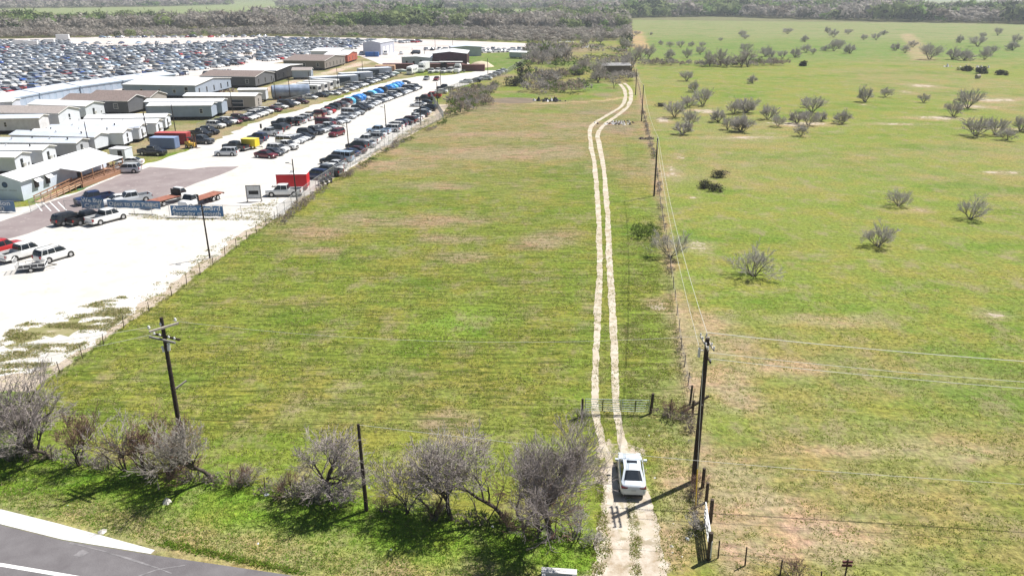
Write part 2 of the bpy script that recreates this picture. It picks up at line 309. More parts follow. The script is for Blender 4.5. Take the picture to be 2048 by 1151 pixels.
def ground_material():
    m = bpy.data.materials.new('pasture ground'); m.use_nodes = True; t = m.node_tree; N = t.nodes; L = t.links; b = N['Principled BSDF']
    b.inputs['Roughness'].default_value = 0.95; b.inputs['Specular IOR Level'].default_value = 0.1
    geo = N.new('ShaderNodeNewGeometry')
    def attr(n): a = N.new('ShaderNodeAttribute'); a.attribute_name = n; return a
    def mapping(sx, sy, rz=0):
        mp = N.new('ShaderNodeMapping'); mp.inputs['Scale'].default_value = (sx, sy, 1); mp.inputs['Rotation'].default_value = (0, 0, rz); L.new(geo.outputs['Position'], mp.inputs['Vector']); return mp
    def noise(vec, scale, det=5, rough=0.6, dist=0.0):
        n = N.new('ShaderNodeTexNoise'); n.inputs['Scale'].default_value = scale; n.inputs['Detail'].default_value = det; n.inputs['Roughness'].default_value = rough; n.inputs['Distortion'].default_value = dist
        L.new(vec.outputs[0], n.inputs['Vector']); return n.outputs['Fac']
    def math_(op, a, bb, cl=False):
        n = N.new('ShaderNodeMath'); n.operation = op; n.use_clamp = cl
        for i, v in enumerate((a, bb)):
            if isinstance(v, (int, float)): n.inputs[i].default_value = v
            else: L.new(v, n.inputs[i])
        return n.outputs[0]
    def mapr(v, a, bb, c=0.0, d=1.0):
        n = N.new('ShaderNodeMapRange'); n.clamp = True
        for i, x in enumerate((v, a, bb, c, d)):
            if isinstance(x, (int, float)): n.inputs[i].default_value = x
            else: L.new(x, n.inputs[i])
        return n.outputs[0]
    def mix(f, a, bb, mode='MIX'):
        n = N.new('ShaderNodeMix'); n.data_type = 'RGBA'; n.blend_type = mode
        for sock, v in ((n.inputs[0], f), (n.inputs[6], a), (n.inputs[7], bb)):
            if isinstance(v, (int, float)): sock.default_value = v
            elif isinstance(v, tuple): sock.default_value = (*v, 1)
            else: L.new(v, sock)
        return n.outputs[2]
    iso = mapping(1, 1); row = mapping(0.28, 1.75, 0.10)
    nA = noise(iso, 0.35, 6, 0.65); nB = noise(iso, 2.2, 5, 0.6); nC = noise(row, 1.0, 4, 0.6, 0.6); nD = noise(iso, 0.9, 5, 0.7); nF = noise(iso, 7.0, 3)
    base = attr('tint').outputs['Color']; dr = attr('dry').outputs['Fac']; cl = attr('clump').outputs['Fac']; ba = attr('bare').outputs['Fac']
    bright = mapr(nB, 0.3, 0.7, 0.55, 1.42); 
    vm = N.new('ShaderNodeVectorMath'); vm.operation = 'SCALE'; L.new(base, vm.inputs[0]); L.new(bright, vm.inputs['Scale'])
    c = vm.outputs[0]
    hue = mapr(nA, 0.4, 0.62, 0.0, 0.45); c = mix(hue, c, mix(1.0, c, (1.15, 1.06, 0.8), 'MULTIPLY'))
    nM = noise(iso, 0.11, 6, 0.72); c = mix(mapr(nM, 0.47, 0.57, 0, 0.85), c, mix(1.0, c, (1.28, 1.0, 1.2), 'MULTIPLY')); nQ = noise(mapping(0.6, 1.0), 0.055, 7, 0.75); c = mix(mapr(nQ, 0.51, 0.60, 0, 0.8), c, mix(1.0, c, (0.60, 0.84, 0.50), 'MULTIPLY')); nR = noise(mapping(0.7, 1.0, 0.3), 0.16, 7, 0.8); c = mix(mapr(nR, 0.565, 0.64, 0, 0.42), c, (0.35, 0.285, 0.19)); nN = noise(mapping(1.3, 0.8), 0.23, 6, 0.7); c = mix(mapr(nN, 0.52, 0.66, 0, 0.6), c, (0.30, 0.235, 0.15)); nP = noise(mapping(0.8, 1.2, 0.5), 0.5, 6, 0.75); c = mix(mapr(nP, 0.60, 0.70, 0, 0.5), c, (0.12, 0.17, 0.03))
    # straw flecks
    f = mapr(math_('ADD', math_('MULTIPLY', nD, 0.6), math_('MULTIPLY', nF, 0.4)), mapr(dr, 0, 1, 0.66, 0.42), mapr(dr, 0, 1, 0.76, 0.58)); c = mix(math_('MULTIPLY', f, 0.75), c, (0.40, 0.33, 0.19))
    # clumps along the mowing rows, their shadows painted in as dark green
    k = math_('MULTIPLY', mapr(nC, 0.53, 0.60), cl); c = mix(math_('MULTIPLY', k, 0.68), c, (0.075, 0.105, 0.016))
    # bare gravel / caliche showing
    g = mapr(math_('ADD', math_('MULTIPLY', nD, 0.5), math_('MULTIPLY', nA, 0.5)), mapr(ba, 0, 1, 0.80, 0.32), mapr(ba, 0, 1, 0.84, 0.40)); c = mix(g, c, mix(nF, (0.40, 0.32, 0.24), (0.53, 0.46, 0.38)))
    L.new(c, b.inputs['Base Color'])
    h = math_('ADD', math_('ADD', math_('MULTIPLY', nB, 0.5), math_('MULTIPLY', nF, 0.15)), math_('MULTIPLY', math_('MULTIPLY', nC, cl), 1.2))
    bp = N.new('ShaderNodeBump'); bp.inputs['Strength'].default_value = 1.0; bp.inputs['Distance'].default_value = 0.42; L.new(h, bp.inputs['Height']); L.new(bp.outputs['Normal'], b.inputs['Normal'])
    return m
me = tri_mesh('pasture_ground', np.stack([gx, gy, gz], -1), Q, [ground_material()])
for nme, arr in (('dry', dry), ('clump', clump), ('bare', bare)):
    a = me.attributes.new(nme, 'FLOAT', 'POINT'); a.data.foreach_set('value', arr.astype(np.float32))
a = me.attributes.new('tint', 'FLOAT_COLOR', 'POINT'); a.data.foreach_set('color', np.concatenate([col_, np.ones((len(gx), 1))], 1).astype(np.float32).ravel())
ground = struct(put('pasture_ground', me))

# ---- flat sheets over the ground
def rough_poly(pts, step=1.2, amp=0.5, closed=True, seed=1):
    P = GP(pts) if len(pts[0]) == 2 and max(abs(pts[0][0]), abs(pts[0][1])) > 0 else pts
    out = []; n = len(P); rs = np.random.RandomState(seed)
    for i in range(n):
        (x0, y0), (x1, y1) = P[i][:2], P[(i + 1) % n][:2]; L = math.hypot(x1 - x0, y1 - y0); k = max(1, min(150, int(L / (step * (1 + y0 / 150)))))
        for j in range(k):
            t = j / k; x = x0 + (x1 - x0) * t; y = y0 + (y1 - y0) * t; nxn, nyn = -(y1 - y0) / L, (x1 - x0) / L
            d = (float(fbm(np.array([x + 7 * seed]), np.array([y]), 0.35, 3)[0]) - 0.5) * 2 * amp + (rs.rand() - 0.5) * amp * 0.7
            out.append((x + nxn * d, y + nyn * d))
    return out
def sheet(name, poly, z, m, label=None):
    bm = bmesh.new(); vs = [bm.verts.new((x, y, z)) for x, y in poly]
    es = [bm.edges.new((vs[i], vs[(i + 1) % len(vs)])) for i in range(len(vs))]
    bmesh.ops.triangle_fill(bm, edges=es, use_beauty=True, use_dissolve=False)
    bmesh.ops.recalc_face_normals(bm, faces=bm.faces)
    for f in bm.faces:
        if f.normal.z < 0: f.normal_flip()
    me = bpy.data.meshes.new(name); bm.to_mesh(me); bm.free(); me.materials.append(m)
    return struct(put(name, me), label)
def gravel_mat(name, c1, c2, c3, s=0.25, spots=0.5):
    m = bpy.data.materials.new(name); m.use_nodes = True; t = m.node_tree; N = t.nodes; L = t.links; b = N['Principled BSDF']; b.inputs['Roughness'].default_value = 0.95; b.inputs['Specular IOR Level'].default_value = 0.1
    geo = N.new('ShaderNodeNewGeometry')
    def nz(s_, d, sx=1):
        mp = N.new('ShaderNodeMapping'); mp.inputs['Scale'].default_value = (sx, 1, 1); L.new(geo.outputs['Position'], mp.inputs['Vector'])
        n = N.new('ShaderNodeTexNoise'); n.inputs['Scale'].default_value = s_; n.inputs['Detail'].default_value = d; n.inputs['Roughness'].default_value = 0.65; L.new(mp.outputs[0], n.inputs['Vector']); return n.outputs['Fac']
    def ramp(f, p0, p1, a, bb):
        r = N.new('ShaderNodeValToRGB'); r.color_ramp.elements[0].position = p0; r.color_ramp.elements[1].position = p1; r.color_ramp.elements[0].color = (*a, 1); r.color_ramp.elements[1].color = (*bb, 1); L.new(f, r.inputs[0]); return r.outputs[0]
    a = ramp(nz(s, 6), 0.35, 0.65, c1, c2); msk = ramp(nz(0.8, 5), spots, spots + 0.06, (0, 0, 0), (1, 1, 1))
    mx = N.new('ShaderNodeMix'); mx.data_type = 'RGBA'; mu = N.new('ShaderNodeMath'); mu.operation = 'MULTIPLY'; mu.inputs[1].default_value = 0.6; L.new(msk, mu.inputs[0]); L.new(mu.outputs[0], mx.inputs[0]); L.new(a, mx.inputs[6]); mx.inputs[7].default_value = (*c3, 1); L.new(mx.outputs[2], b.inputs['Base Color'])
    bp = N.new('ShaderNodeBump'); bp.inputs['Strength'].default_value = 0.5; bp.inputs['Distance'].default_value = 0.04; L.new(nz(9, 3), bp.inputs['Height']); L.new(bp.outputs[0], b.inputs['Normal'])
    return m
GRAV = gravel_mat('caliche gravel', (0.50, 0.475, 0.435), (0.60, 0.58, 0.55), (0.46, 0.39, 0.30), spots=0.60)
DIRTLOT = gravel_mat('pinkish packed dirt', (0.50, 0.43, 0.40), (0.60, 0.57, 0.54), (0.44, 0.35, 0.31), s=0.05, spots=0.62)
ASPH = gravel_mat('road asphalt', (0.135, 0.125, 0.13), (0.18, 0.17, 0.175), (0.22, 0.21, 0.21), s=0.5, spots=0.70)
ASPHL = gravel_mat('worn drive asphalt', (0.23, 0.19, 0.19), (0.29, 0.25, 0.245), (0.42, 0.37, 0.34), s=0.25, spots=0.60)
CONC = gravel_mat('bright concrete', (0.55, 0.54, 0.52), (0.62, 0.61, 0.60), (0.52, 0.50, 0.46), spots=0.72)
RUTM = gravel_mat('white gravel wheel rut', (0.42, 0.35, 0.26), (0.56, 0.51, 0.43), (0.29, 0.25, 0.14), s=0.45, spots=0.52)
DRIVM = gravel_mat('driveway gravel', (0.34, 0.27, 0.19), (0.58, 0.53, 0.46), (0.24, 0.20, 0.12), s=0.9, spots=0.54)
sheet('gravel_lot', rough_poly([(-320, 800), (0, 752), (90, 738), (140, 712), (200, 668), (262, 626), (330, 575), (400, 528), (500, 462), (556, 432), (640, 373), (700, 333), (780, 285), (850, 240), (838, 218), (862, 190), (905, 176), (950, 165), (1006, 146), (1000, 141), (960, 141), (900, 150), (835, 153), (790, 160), (740, 173), (690, 192), (640, 208), (560, 229), (505, 246), (470, 262), (425, 282), (372, 300), (330, 316), (285, 330), (225, 345), (150, 385), (60, 410), (-320, 440)], 0.8, 1.5, seed=2), 0.012, GRAV)
sheet('dry_weed_patch', rough_poly([(0, 702), (28, 668), (60, 655), (110, 640), (150, 628), (196, 640), (185, 656), (120, 672), (60, 684), (30, 700)], 0.35, 1.7, seed=14), 0.018, gravel_mat('weedy dirt', (0.30, 0.27, 0.15), (0.22, 0.22, 0.09), (0.48, 0.42, 0.33), s=0.6, spots=0.56))
sheet('storage_yard_ground', rough_poly([(-420, 300), (0, 232), (90, 212), (350, 162), (480, 140), (560, 124), (640, 112), (720, 112), (760, 128), (805, 133), (870, 112), (940, 107), (1074, 104), (1094, 88), (850, 79), (720, 76), (560, 73), (300, 72), (0, 78), (-700, 90)], 4, 1.6, seed=3), 0.015, DIRTLOT)
sheet('entrance_drive', rough_poly([(-320, 620), (-100, 528), (0, 481), (60, 467), (122, 441), (190, 424), (250, 412), (330, 392), (390, 368), (440, 350), (478, 333), (420, 334), (380, 339), (300, 334), (240, 350), (150, 388), (90, 407), (60, 424), (0, 443), (-320, 500)], 0.8, 0.35, seed=4), 0.020, ASPHL)
sheet('road', [(-75, 43.0), (-50, 42.2), (-31.9, 40.9), (-27.2, 39.4), (-21.3, 38.1), (-12.4, 36.3), (-4, 34.4), (14, 30.8), (30, 27.4), (60, 21), (60, 5), (-75, 20)], 0.014, ASPH)
sheet('concrete_shoulder', [(-75, 51.5), (-50, 46.6), (-32.9, 42.5), (-28.3, 41.0), (-21.2, 38.5), (-21.3, 38.15), (-27.2, 39.45), (-31.9, 40.95), (-50, 42.2), (-75, 43)], 0.020, CONC)
LINEP = mat('road paint', (0.78, 0.78, 0.76), 0.6, var=0.08, scale=3)
sheet('road_edge_line', [(-75, 41.5), (-29.6, 37.35), (-25.4, 36.45), (-14, 33.9), (-14, 33.7), (-25.5, 36.2), (-29.7, 37.1), (-75, 41.25)], 0.024, LINEP)
def ribbon(name, cl, width, z, m, seed=1, amp=0.10):
    P = [Vector(G(*p[:2])[:2]) for p in cl]; W = [p[2] for p in cl] if len(cl[0]) > 2 else [width] * len(cl)
    # Catmull resample
    pts, ws = [], []
    for i in range(len(P) - 1):
        p0, p1, p2, p3 = P[max(0, i - 1)], P[i], P[i + 1], P[min(len(P) - 1, i + 2)]; k = max(2, int((p2 - p1).length / (0.25 + p1.y * 0.0022)))
        for j in range(k):
            t = j / k; q = 0.5 * ((2 * p1) + (-p0 + p2) * t + (2*p0 - 5*p1 + 4*p2 - p3) * t * t + (-p0 + 3*p1 - 3*p2 + p3) * t ** 3)
            pts.append(q); ws.append(W[i] * (1 - t) + W[i + 1] * t)
    V = []; rs = np.random.RandomState(seed)
    for i, (p, w) in enumerate(zip(pts, ws)):
        a = pts[max(0, i - 1)]; b = pts[min(len(pts) - 1, i + 1)]; d = (b - a).normalized(); n = Vector((-d.y, d.x))
        l = w / 2 + (float(fbm(np.array([p.x * 0 + seed * 9.]), np.array([p.y + p.x]), 0.9, 3)[0]) - .5) * amp * 2.2 + (float(fbm(np.array([seed * 3.1]), np.array([p.y]), 0.15, 2)[0]) - .5) * w * .5 + (rs.rand() - .5) * amp * 0.6
        r = w / 2 + (float(fbm(np.array([seed * 19. + 5]), np.array([p.y + p.x]), 0.9, 3)[0]) - .5) * amp * 2.2 + (rs.rand() - .5) * amp * 0.6
        V += [(p.x + n.x * l, p.y + n.y * l, z), (p.x, p.y, z), (p.x - n.x * r, p.y - n.y * r, z)]
    F = []
    for i in range(len(pts) - 1): a = 3 * i; F += [(a, a + 1, a + 4, a + 3), (a + 1, a + 2, a + 5, a + 4)]
    mb = MB(); mb.add(V, [f[::-1] for f in F]); return struct(mb.obj(name, m))
ribbon('track_rut', [(1262, 1075, 1.4), (1232, 1000, .8), (1220, 930, .62), (1203, 880, .62), (1190, 810, .62), (1192, 700, .66), (1197, 600, .68), (1199, 500, .75), (1195, 400, .8), (1189, 330, .85), (1182, 290, .9), (1180, 262, .95), (1190, 246, .95), (1222, 226, 1.0), (1243, 212, 1.1), (1250, 198, 1.15), (1249, 180, 1.2), (1240, 168, 1.2)], .7, 0.012, RUTM, 1)
ribbon('track_rut', [(1290, 1075, 1.4), (1268, 1000, .9), (1262, 950, .85), (1246, 890, .7), (1232, 810, .62), (1229, 700, .64), (1224, 600, .66), (1218, 500, .75), (1213, 400, .8), (1206, 330, .85), (1199, 290, .95), (1196, 268, 1.0), (1208, 250, 1.0), (1236, 230, 1.1), (1256, 212, 1.15), (1262, 196, 1.2), (1260, 178, 1.2), (1248, 166, 1.2)], .7, 0.016, RUTM, 5)
ROADM = mat('pale tyre scuff', (0.205, 0.195, 0.20), 0.9, var=.3, scale=2)
ribbon('road_scuff', [(140, 1085), (200, 1100), (300, 1130), (350, 1148)], .12, 0.022, ROADM, 31, .05)
ribbon('road_scuff', [(155, 1112), (165, 1104), (175, 1098)], .5, 0.022, ROADM, 32, .2)
ribbon('road_scuff', [(260, 1160), (310, 1140), (380, 1128)], .10, 0.0225, ROADM, 33, .05)
ribbon('gravel_driveway', [(1262, 1240, 8.0), (1258, 1160, 4.6), (1262, 1110, 3.9), (1262, 1060, 3.5), (1256, 1010, 3.2), (1248, 965, 2.6)], 3, 0.008, DRIVM, 8, 0.25)
WATER = mat('muddy pond water', (0.17, 0.125, 0.075), 0.6, var=0.2, scale=0.2, spec=0.5)
sheet('pond', rough_poly([(978, 204), (990, 198), (1020, 195), (1060, 196), (1080, 200), (1062, 206), (1010, 207)], 1.0, 0.4, seed=9), 0.02, WATER)
sheet('turf_mat', GP([(149, 379), (160, 381), (222, 354), (216, 350)]), 0.030, mat('green outdoor turf', (0.07, 0.16, 0.07), 0.95, var=0.15))
for i, (a, b) in enumerate([((72, 407), (84, 422)), ((86, 405), (102, 422)), ((100, 404), (119, 423)), ((116, 404), (133, 421))]):
    p, q = G(*a), G(*b); d = (q - p).normalized(); n = Vector((-d.y, d.x, 0)) * 0.09
    sheet('parking_line', [tuple((p + n)[:2]), tuple((p - n)[:2]), tuple((q - n)[:2]), tuple((q + n)[:2])], 0.028, LINEP)
# ================================================================ VEHICLES
def cat_interp(st, n):
    "smooth interpolation of loft stations (x first)"
    st = [np.array(s, float) for s in st]; out = []
    for i in range(len(st) - 1):
        p0, p1, p2, p3 = st[max(0, i-1)], st[i], st[i+1], st[min(len(st)-1, i+2)]
        for j in range(n):
            t = j / n; q = 0.5 * ((2*p1) + (p2-p0)*t + (2*p0-5*p1+4*p2-p3)*t*t + (3*p1-p0-3*p2+p3)*t**3)
            if n > 1: q[0] = p1[0]*(1-t) + p2[0]*t
            out.append(q)
    out.append(st[-1]); return out
def loft(mb, st, mi=0, hood=0.05):
    "stations x, half width, z bottom, z top -> rounded closed hull"
    V, F = [], []; K = 12
    for x, w, z0, z1 in st:
        h = z1 - z0
        half = [(w*0.86, z0), (w*0.985, z0+h*0.14), (w, z0+h*0.45), (w*0.975, z0+h*0.80), (w*0.90, z1-h*0.05), (w*0.55, z1+hood*0.5)]
        V += [(x, y, z) for y, z in half] + [(x, -y, z) for y, z in half[::-1]]
    for i in range(len(st) - 1):
        for j in range(K):
            a = i*K + j; b = i*K + (j+1) % K; F.append((a, b, b+K, a+K))
    F.append(tuple(range(K-1, -1, -1))); F.append(tuple(range((len(st)-1)*K, len(st)*K)))
    mb.add(V, F, mi)
def cabin(mb, xb0, xb1, xt0, xt1, zb, zt, wb, wt, mi=0, bow=0.05):
    "glasshouse: base from xb1 (rear) to xb0 (front), roof from xt1 to xt0"
    V = []
    for z, x0, x1, w in ((zb, xb0, xb1, wb), ((zb+zt)/2+0.04, (xb0+xt0)/2+bow*.6, (xb1+xt1)/2-bow*.6, (wb+wt)/2+0.025), (zt, xt0, xt1, wt)):
        V += [(x0+bow, w*0.5, z), (x0, w, z), (x1, w, z), (x1-bow, w*0.5, z), (x1-bow, -w*0.5, z), (x1, -w, z), (x0, -w, z), (x0+bow, -w*0.5, z)]
    F = []
    for k in range(2):
        for j in range(8): a = k*8+j; b = k*8+(j+1) % 8; F.append((a, a+8, b+8, b))
    F.append(tuple(range(16, 24))[::-1]); mb.add(V, [f[::-1] for f in F], mi)
SPEC = {
 'sedan': dict(L=4.85, st=[(2.42,.66,.36,.60),(2.34,.83,.22,.70),(2.0,.90,.19,.82),(1.2,.92,.18,.93),(.9,.92,.18,.97),(-1.5,.92,.18,1.03),(-2.0,.90,.19,1.04),(-2.33,.84,.26,.98),(-2.43,.70,.40,.84)],
   cab=(1.05,-1.85,.25,-1.0,.97,1.46,.80,.60), wb=(1.42,-1.42), r=.33, H=1.46, W=.92),
 'hatch': dict(L=4.2, st=[(2.1,.66,.36,.66),(2.0,.82,.22,.80),(1.6,.88,.19,.92),(1.0,.89,.18,1.0),(-1.6,.89,.18,1.06),(-1.95,.86,.22,1.04),(-2.1,.74,.40,.90)],
   cab=(1.1,-2.0,.35,-1.5,1.0,1.55,.78,.60), wb=(1.3,-1.3), r=.32, H=1.55, W=.89),
 'suv': dict(L=4.75, st=[(2.36,.72,.42,.80),(2.28,.87,.28,.96),(1.9,.94,.24,1.05),(1.1,.95,.24,1.12),(-1.9,.95,.24,1.16),(-2.25,.91,.28,1.14),(-2.38,.80,.45,1.0)],
   cab=(1.15,-2.28,.45,-1.95,1.10,1.76,.84,.68), wb=(1.42,-1.42), r=.38, H=1.76, W=.95),
 'van': dict(L=5.2, st=[(2.58,.76,.40,.90),(2.48,.92,.26,1.06),(2.1,.97,.22,1.18),(1.7,.98,.22,1.24),(-2.3,.98,.22,1.30),(-2.5,.95,.26,1.28),(-2.6,.88,.42,1.15)],
   cab=(1.95,-2.55,1.15,-2.45,1.22,2.05,.90,.80), wb=(1.6,-1.6), r=.36, H=2.05, W=.98),
 'pickup': dict(L=5.75, st=[(2.86,.78,.50,1.0),(2.78,.94,.36,1.10),(2.3,.99,.32,1.16),(1.45,1.0,.32,1.20),(-.85,1.0,.32,1.22)],
   cab=(1.5,-.82,.80,-.62,1.18,1.90,.88,.72), wb=(1.85,-1.75), r=.41, H=1.90, W=1.0),
}
def wheel_mesh(r, fine=False):
    mb = MB(); n = 20 if fine else 12
    mb.tube((0, -.11, 0), (0, .11, 0), r, n=n, mi=0)
    for s in (-1, 1): mb.tube((0, s*.10, 0), (0, s*.125, 0), r*.62, r*.56, n=n, mi=1)
    return mb
WHEEL = {}
def car_kit(kind, fine=False):
    S = SPEC[kind]; k = 4 if fine else 1; W = S['W']; out = {}
    b = MB(); loft(b, cat_interp(S['st'], k)); c = S['cab']
    # roof skin, pillars
    zt = c[5]; wt = c[7]; x0, x1 = c[2], c[3]
    b.add([(x0+.10, wt*.9, zt-.005), (x0+.14, 0, zt), (x0+.10, -wt*.9, zt-.005), ((x0+x1)/2, wt*.98, zt+.02), ((x0+x1)/2, 0, zt+.05), ((x0+x1)/2, -wt*.98, zt+.02), (x1-.08, wt*.9, zt-.005), (x1-.12, 0, zt), (x1-.08, -wt*.9, zt-.005),
           (x0+.06, wt*1.06, zt-.06), (x0+.06, -wt*1.06, zt-.06), (x1-.04, wt*1.06, zt-.06), (x1-.04, -wt*1.06, zt-.06), ((x0+x1)/2, wt*1.08, zt-.05), ((x0+x1)/2, -wt*1.08, zt-.05)],
          [(0, 3, 4, 1), (1, 4, 5, 2), (3, 6, 7, 4), (4, 7, 8, 5), (0, 9, 13, 3), (3, 13, 11, 6), (2, 5, 14, 10), (5, 8, 12, 14), (0, 1, 2, 10, 9), (6, 11, 12, 8, 7)])
    for s in (-1, 1):
        b.bar((c[0]-.02, s*(c[6]-.01), c[4]-.02), (c[2]+.03, s*(c[7]+.012), zt-.03), .07, .05)
        b.bar((c[1]+.10, s*(c[6]+.0), c[4]), (c[3]+.04, s*(c[7]+.012), zt-.03), .16 if kind != 'pickup' else .12, .05)
        if kind in ('suv', 'van'): b.bar((-1.35, s*(c[6]+.012), c[4]), (-1.25, s*(c[7]+.03), zt-.04), .12, .03)
        b.bar((-.35 if kind != 'pickup' else .35, s*(c[6]+.012), c[4]), (-.42 if kind != 'pickup' else .28, s*(c[7]+.03), zt-.04), .06, .03)
        # arches
        for xw in S['wb']: b.tube((xw, s*(W-.13), S['r']), (xw, s*(W+.008), S['r']), S['r']+.06, n=14, mi=1)
    if kind == 'pickup':
        for s in (-1, 1): b.box(-2.85, -.85, s*1.0-(.10 if s > 0 else 0), s*1.0+(0 if s > 0 else .10), .42, 1.20)
        b.box(-2.87, -2.77, -.9, .9, .48, 1.20); b.box(-2.77, -.85, -.9, .9, .55, .68, 1)
        for s in (-1, 1): b.box(-2.1, -1.4, s*.78-.12, s*.78+.12, .68, .9, 1)
        b.box(-3.0, -2.86, -.9, .9, .42, .58, 2)
    if kind in ('suv', 'van') : 
        for s in (-1, 1): b.bar((.2, s*wt*.85, zt+.06), (-1.7, s*wt*.85, zt+.06), .04, .03, 1)
    F0 = S['st'][0][0]; Bk = S['st'][-1][0] if kind != 'pickup' else -2.87
    b.box(F0-.12, F0+.015, -.45, .45, .42 if kind != 'pickup' else .6, .58 if kind != 'pickup' else .95, 1)
    b.box(F0-.3, F0+.03, -.62, .62, .26, .36, 1)
    out['body'] = b
    g = MB(); cabin(g, *c); out['windows'] = g
    h = MB(); h.box(F0-.24, F0-.045, -.14, .14, S['st'][1][3]-.20, S['st'][1][3]-.05)
    out['headlights'] = h
    t = MB(); zt_ = (S['st'][-2][3] - .08) if kind != 'pickup' else 1.1
    t.box(Bk-.015, Bk+.20, -.13 if kind != 'pickup' else -.09, .13 if kind != 'pickup' else .09, zt_-.16 - (.2 if kind in ('suv','van','pickup') else 0), zt_)
    out['taillights'] = t
    return out
KIT = {}
def kit(kind, fine=False):
    if (kind, fine) not in KIT:
        k = car_kit(kind, fine)
        ms = {'body': k['body'].mesh(f'{kind}_body', [PAINT_SLOT, TRIM, CHROME], smooth=False), 'windows': k['windows'].mesh(f'{kind}_windows', GLASS),
              'headlights': k['headlights'].mesh(f'{kind}_headlights', LAMP), 'taillights': k['taillights'].mesh(f'{kind}_taillights', TAIL),
              'wheel': wheel_mesh(SPEC[kind]['r'], fine).mesh(f'{kind}_wheel', [TYRE, RIM])}
        for q in ms['body'].polygons: q.use_smooth = True
        try: ms['body'].set_sharp_from_angle(angle=R(38))
        except Exception: pass
        KIT[(kind, fine)] = ms
    return KIT[(kind, fine)]
PAINT_SLOT = paint('white')
NM = {'sedan': ('parked_car', 'car', 'sedan'), 'hatch': ('parked_car', 'car', 'hatchback'), 'suv': ('parked_car', 'car', 'SUV'), 'van': ('parked_van', 'van', 'van'), 'pickup': ('pickup_truck', 'pickup truck', 'pickup truck')}
def part(name, me, parent, loc=None, m=None, rot=None):
    o = bpy.data.objects.new(name, me); col.objects.link(o); o.parent = parent
    if loc is not None: o.location = loc
    if rot is not None: o.rotation_euler = rot
    if m is not None: o.material_slots[0].link = 'OBJECT'; o.material_slots[0].material = m
    return o
def car(kind, colour, loc, rz, label, group=None, detail=2, scale=1.0):
    "detail 2: all parts; 1: body, windows, wheels"
    nm, ct, _ = NM[kind]; S = SPEC[kind]; ms = kit(kind)
    t = thing(nm, label, ct, loc, rz, group)
    if scale != 1.0: t.scale = (scale,) * 3
    part('body', ms['body'], t, m=paint(colour)); part('windows', ms['windows'], t)
    for xw in S['wb']:
        for s in (-1, 1): part('wheel', ms['wheel'], t, (xw, s*(S['W']-.115), S['r']))
    if detail >= 2:
        for s in (-1, 1): part('headlight', ms['headlights'], t, (0, s*.70, 0)); part('taillight', ms['taillights'], t, (0, s*(.72 if kind != 'pickup' else .91), 0))
    return t
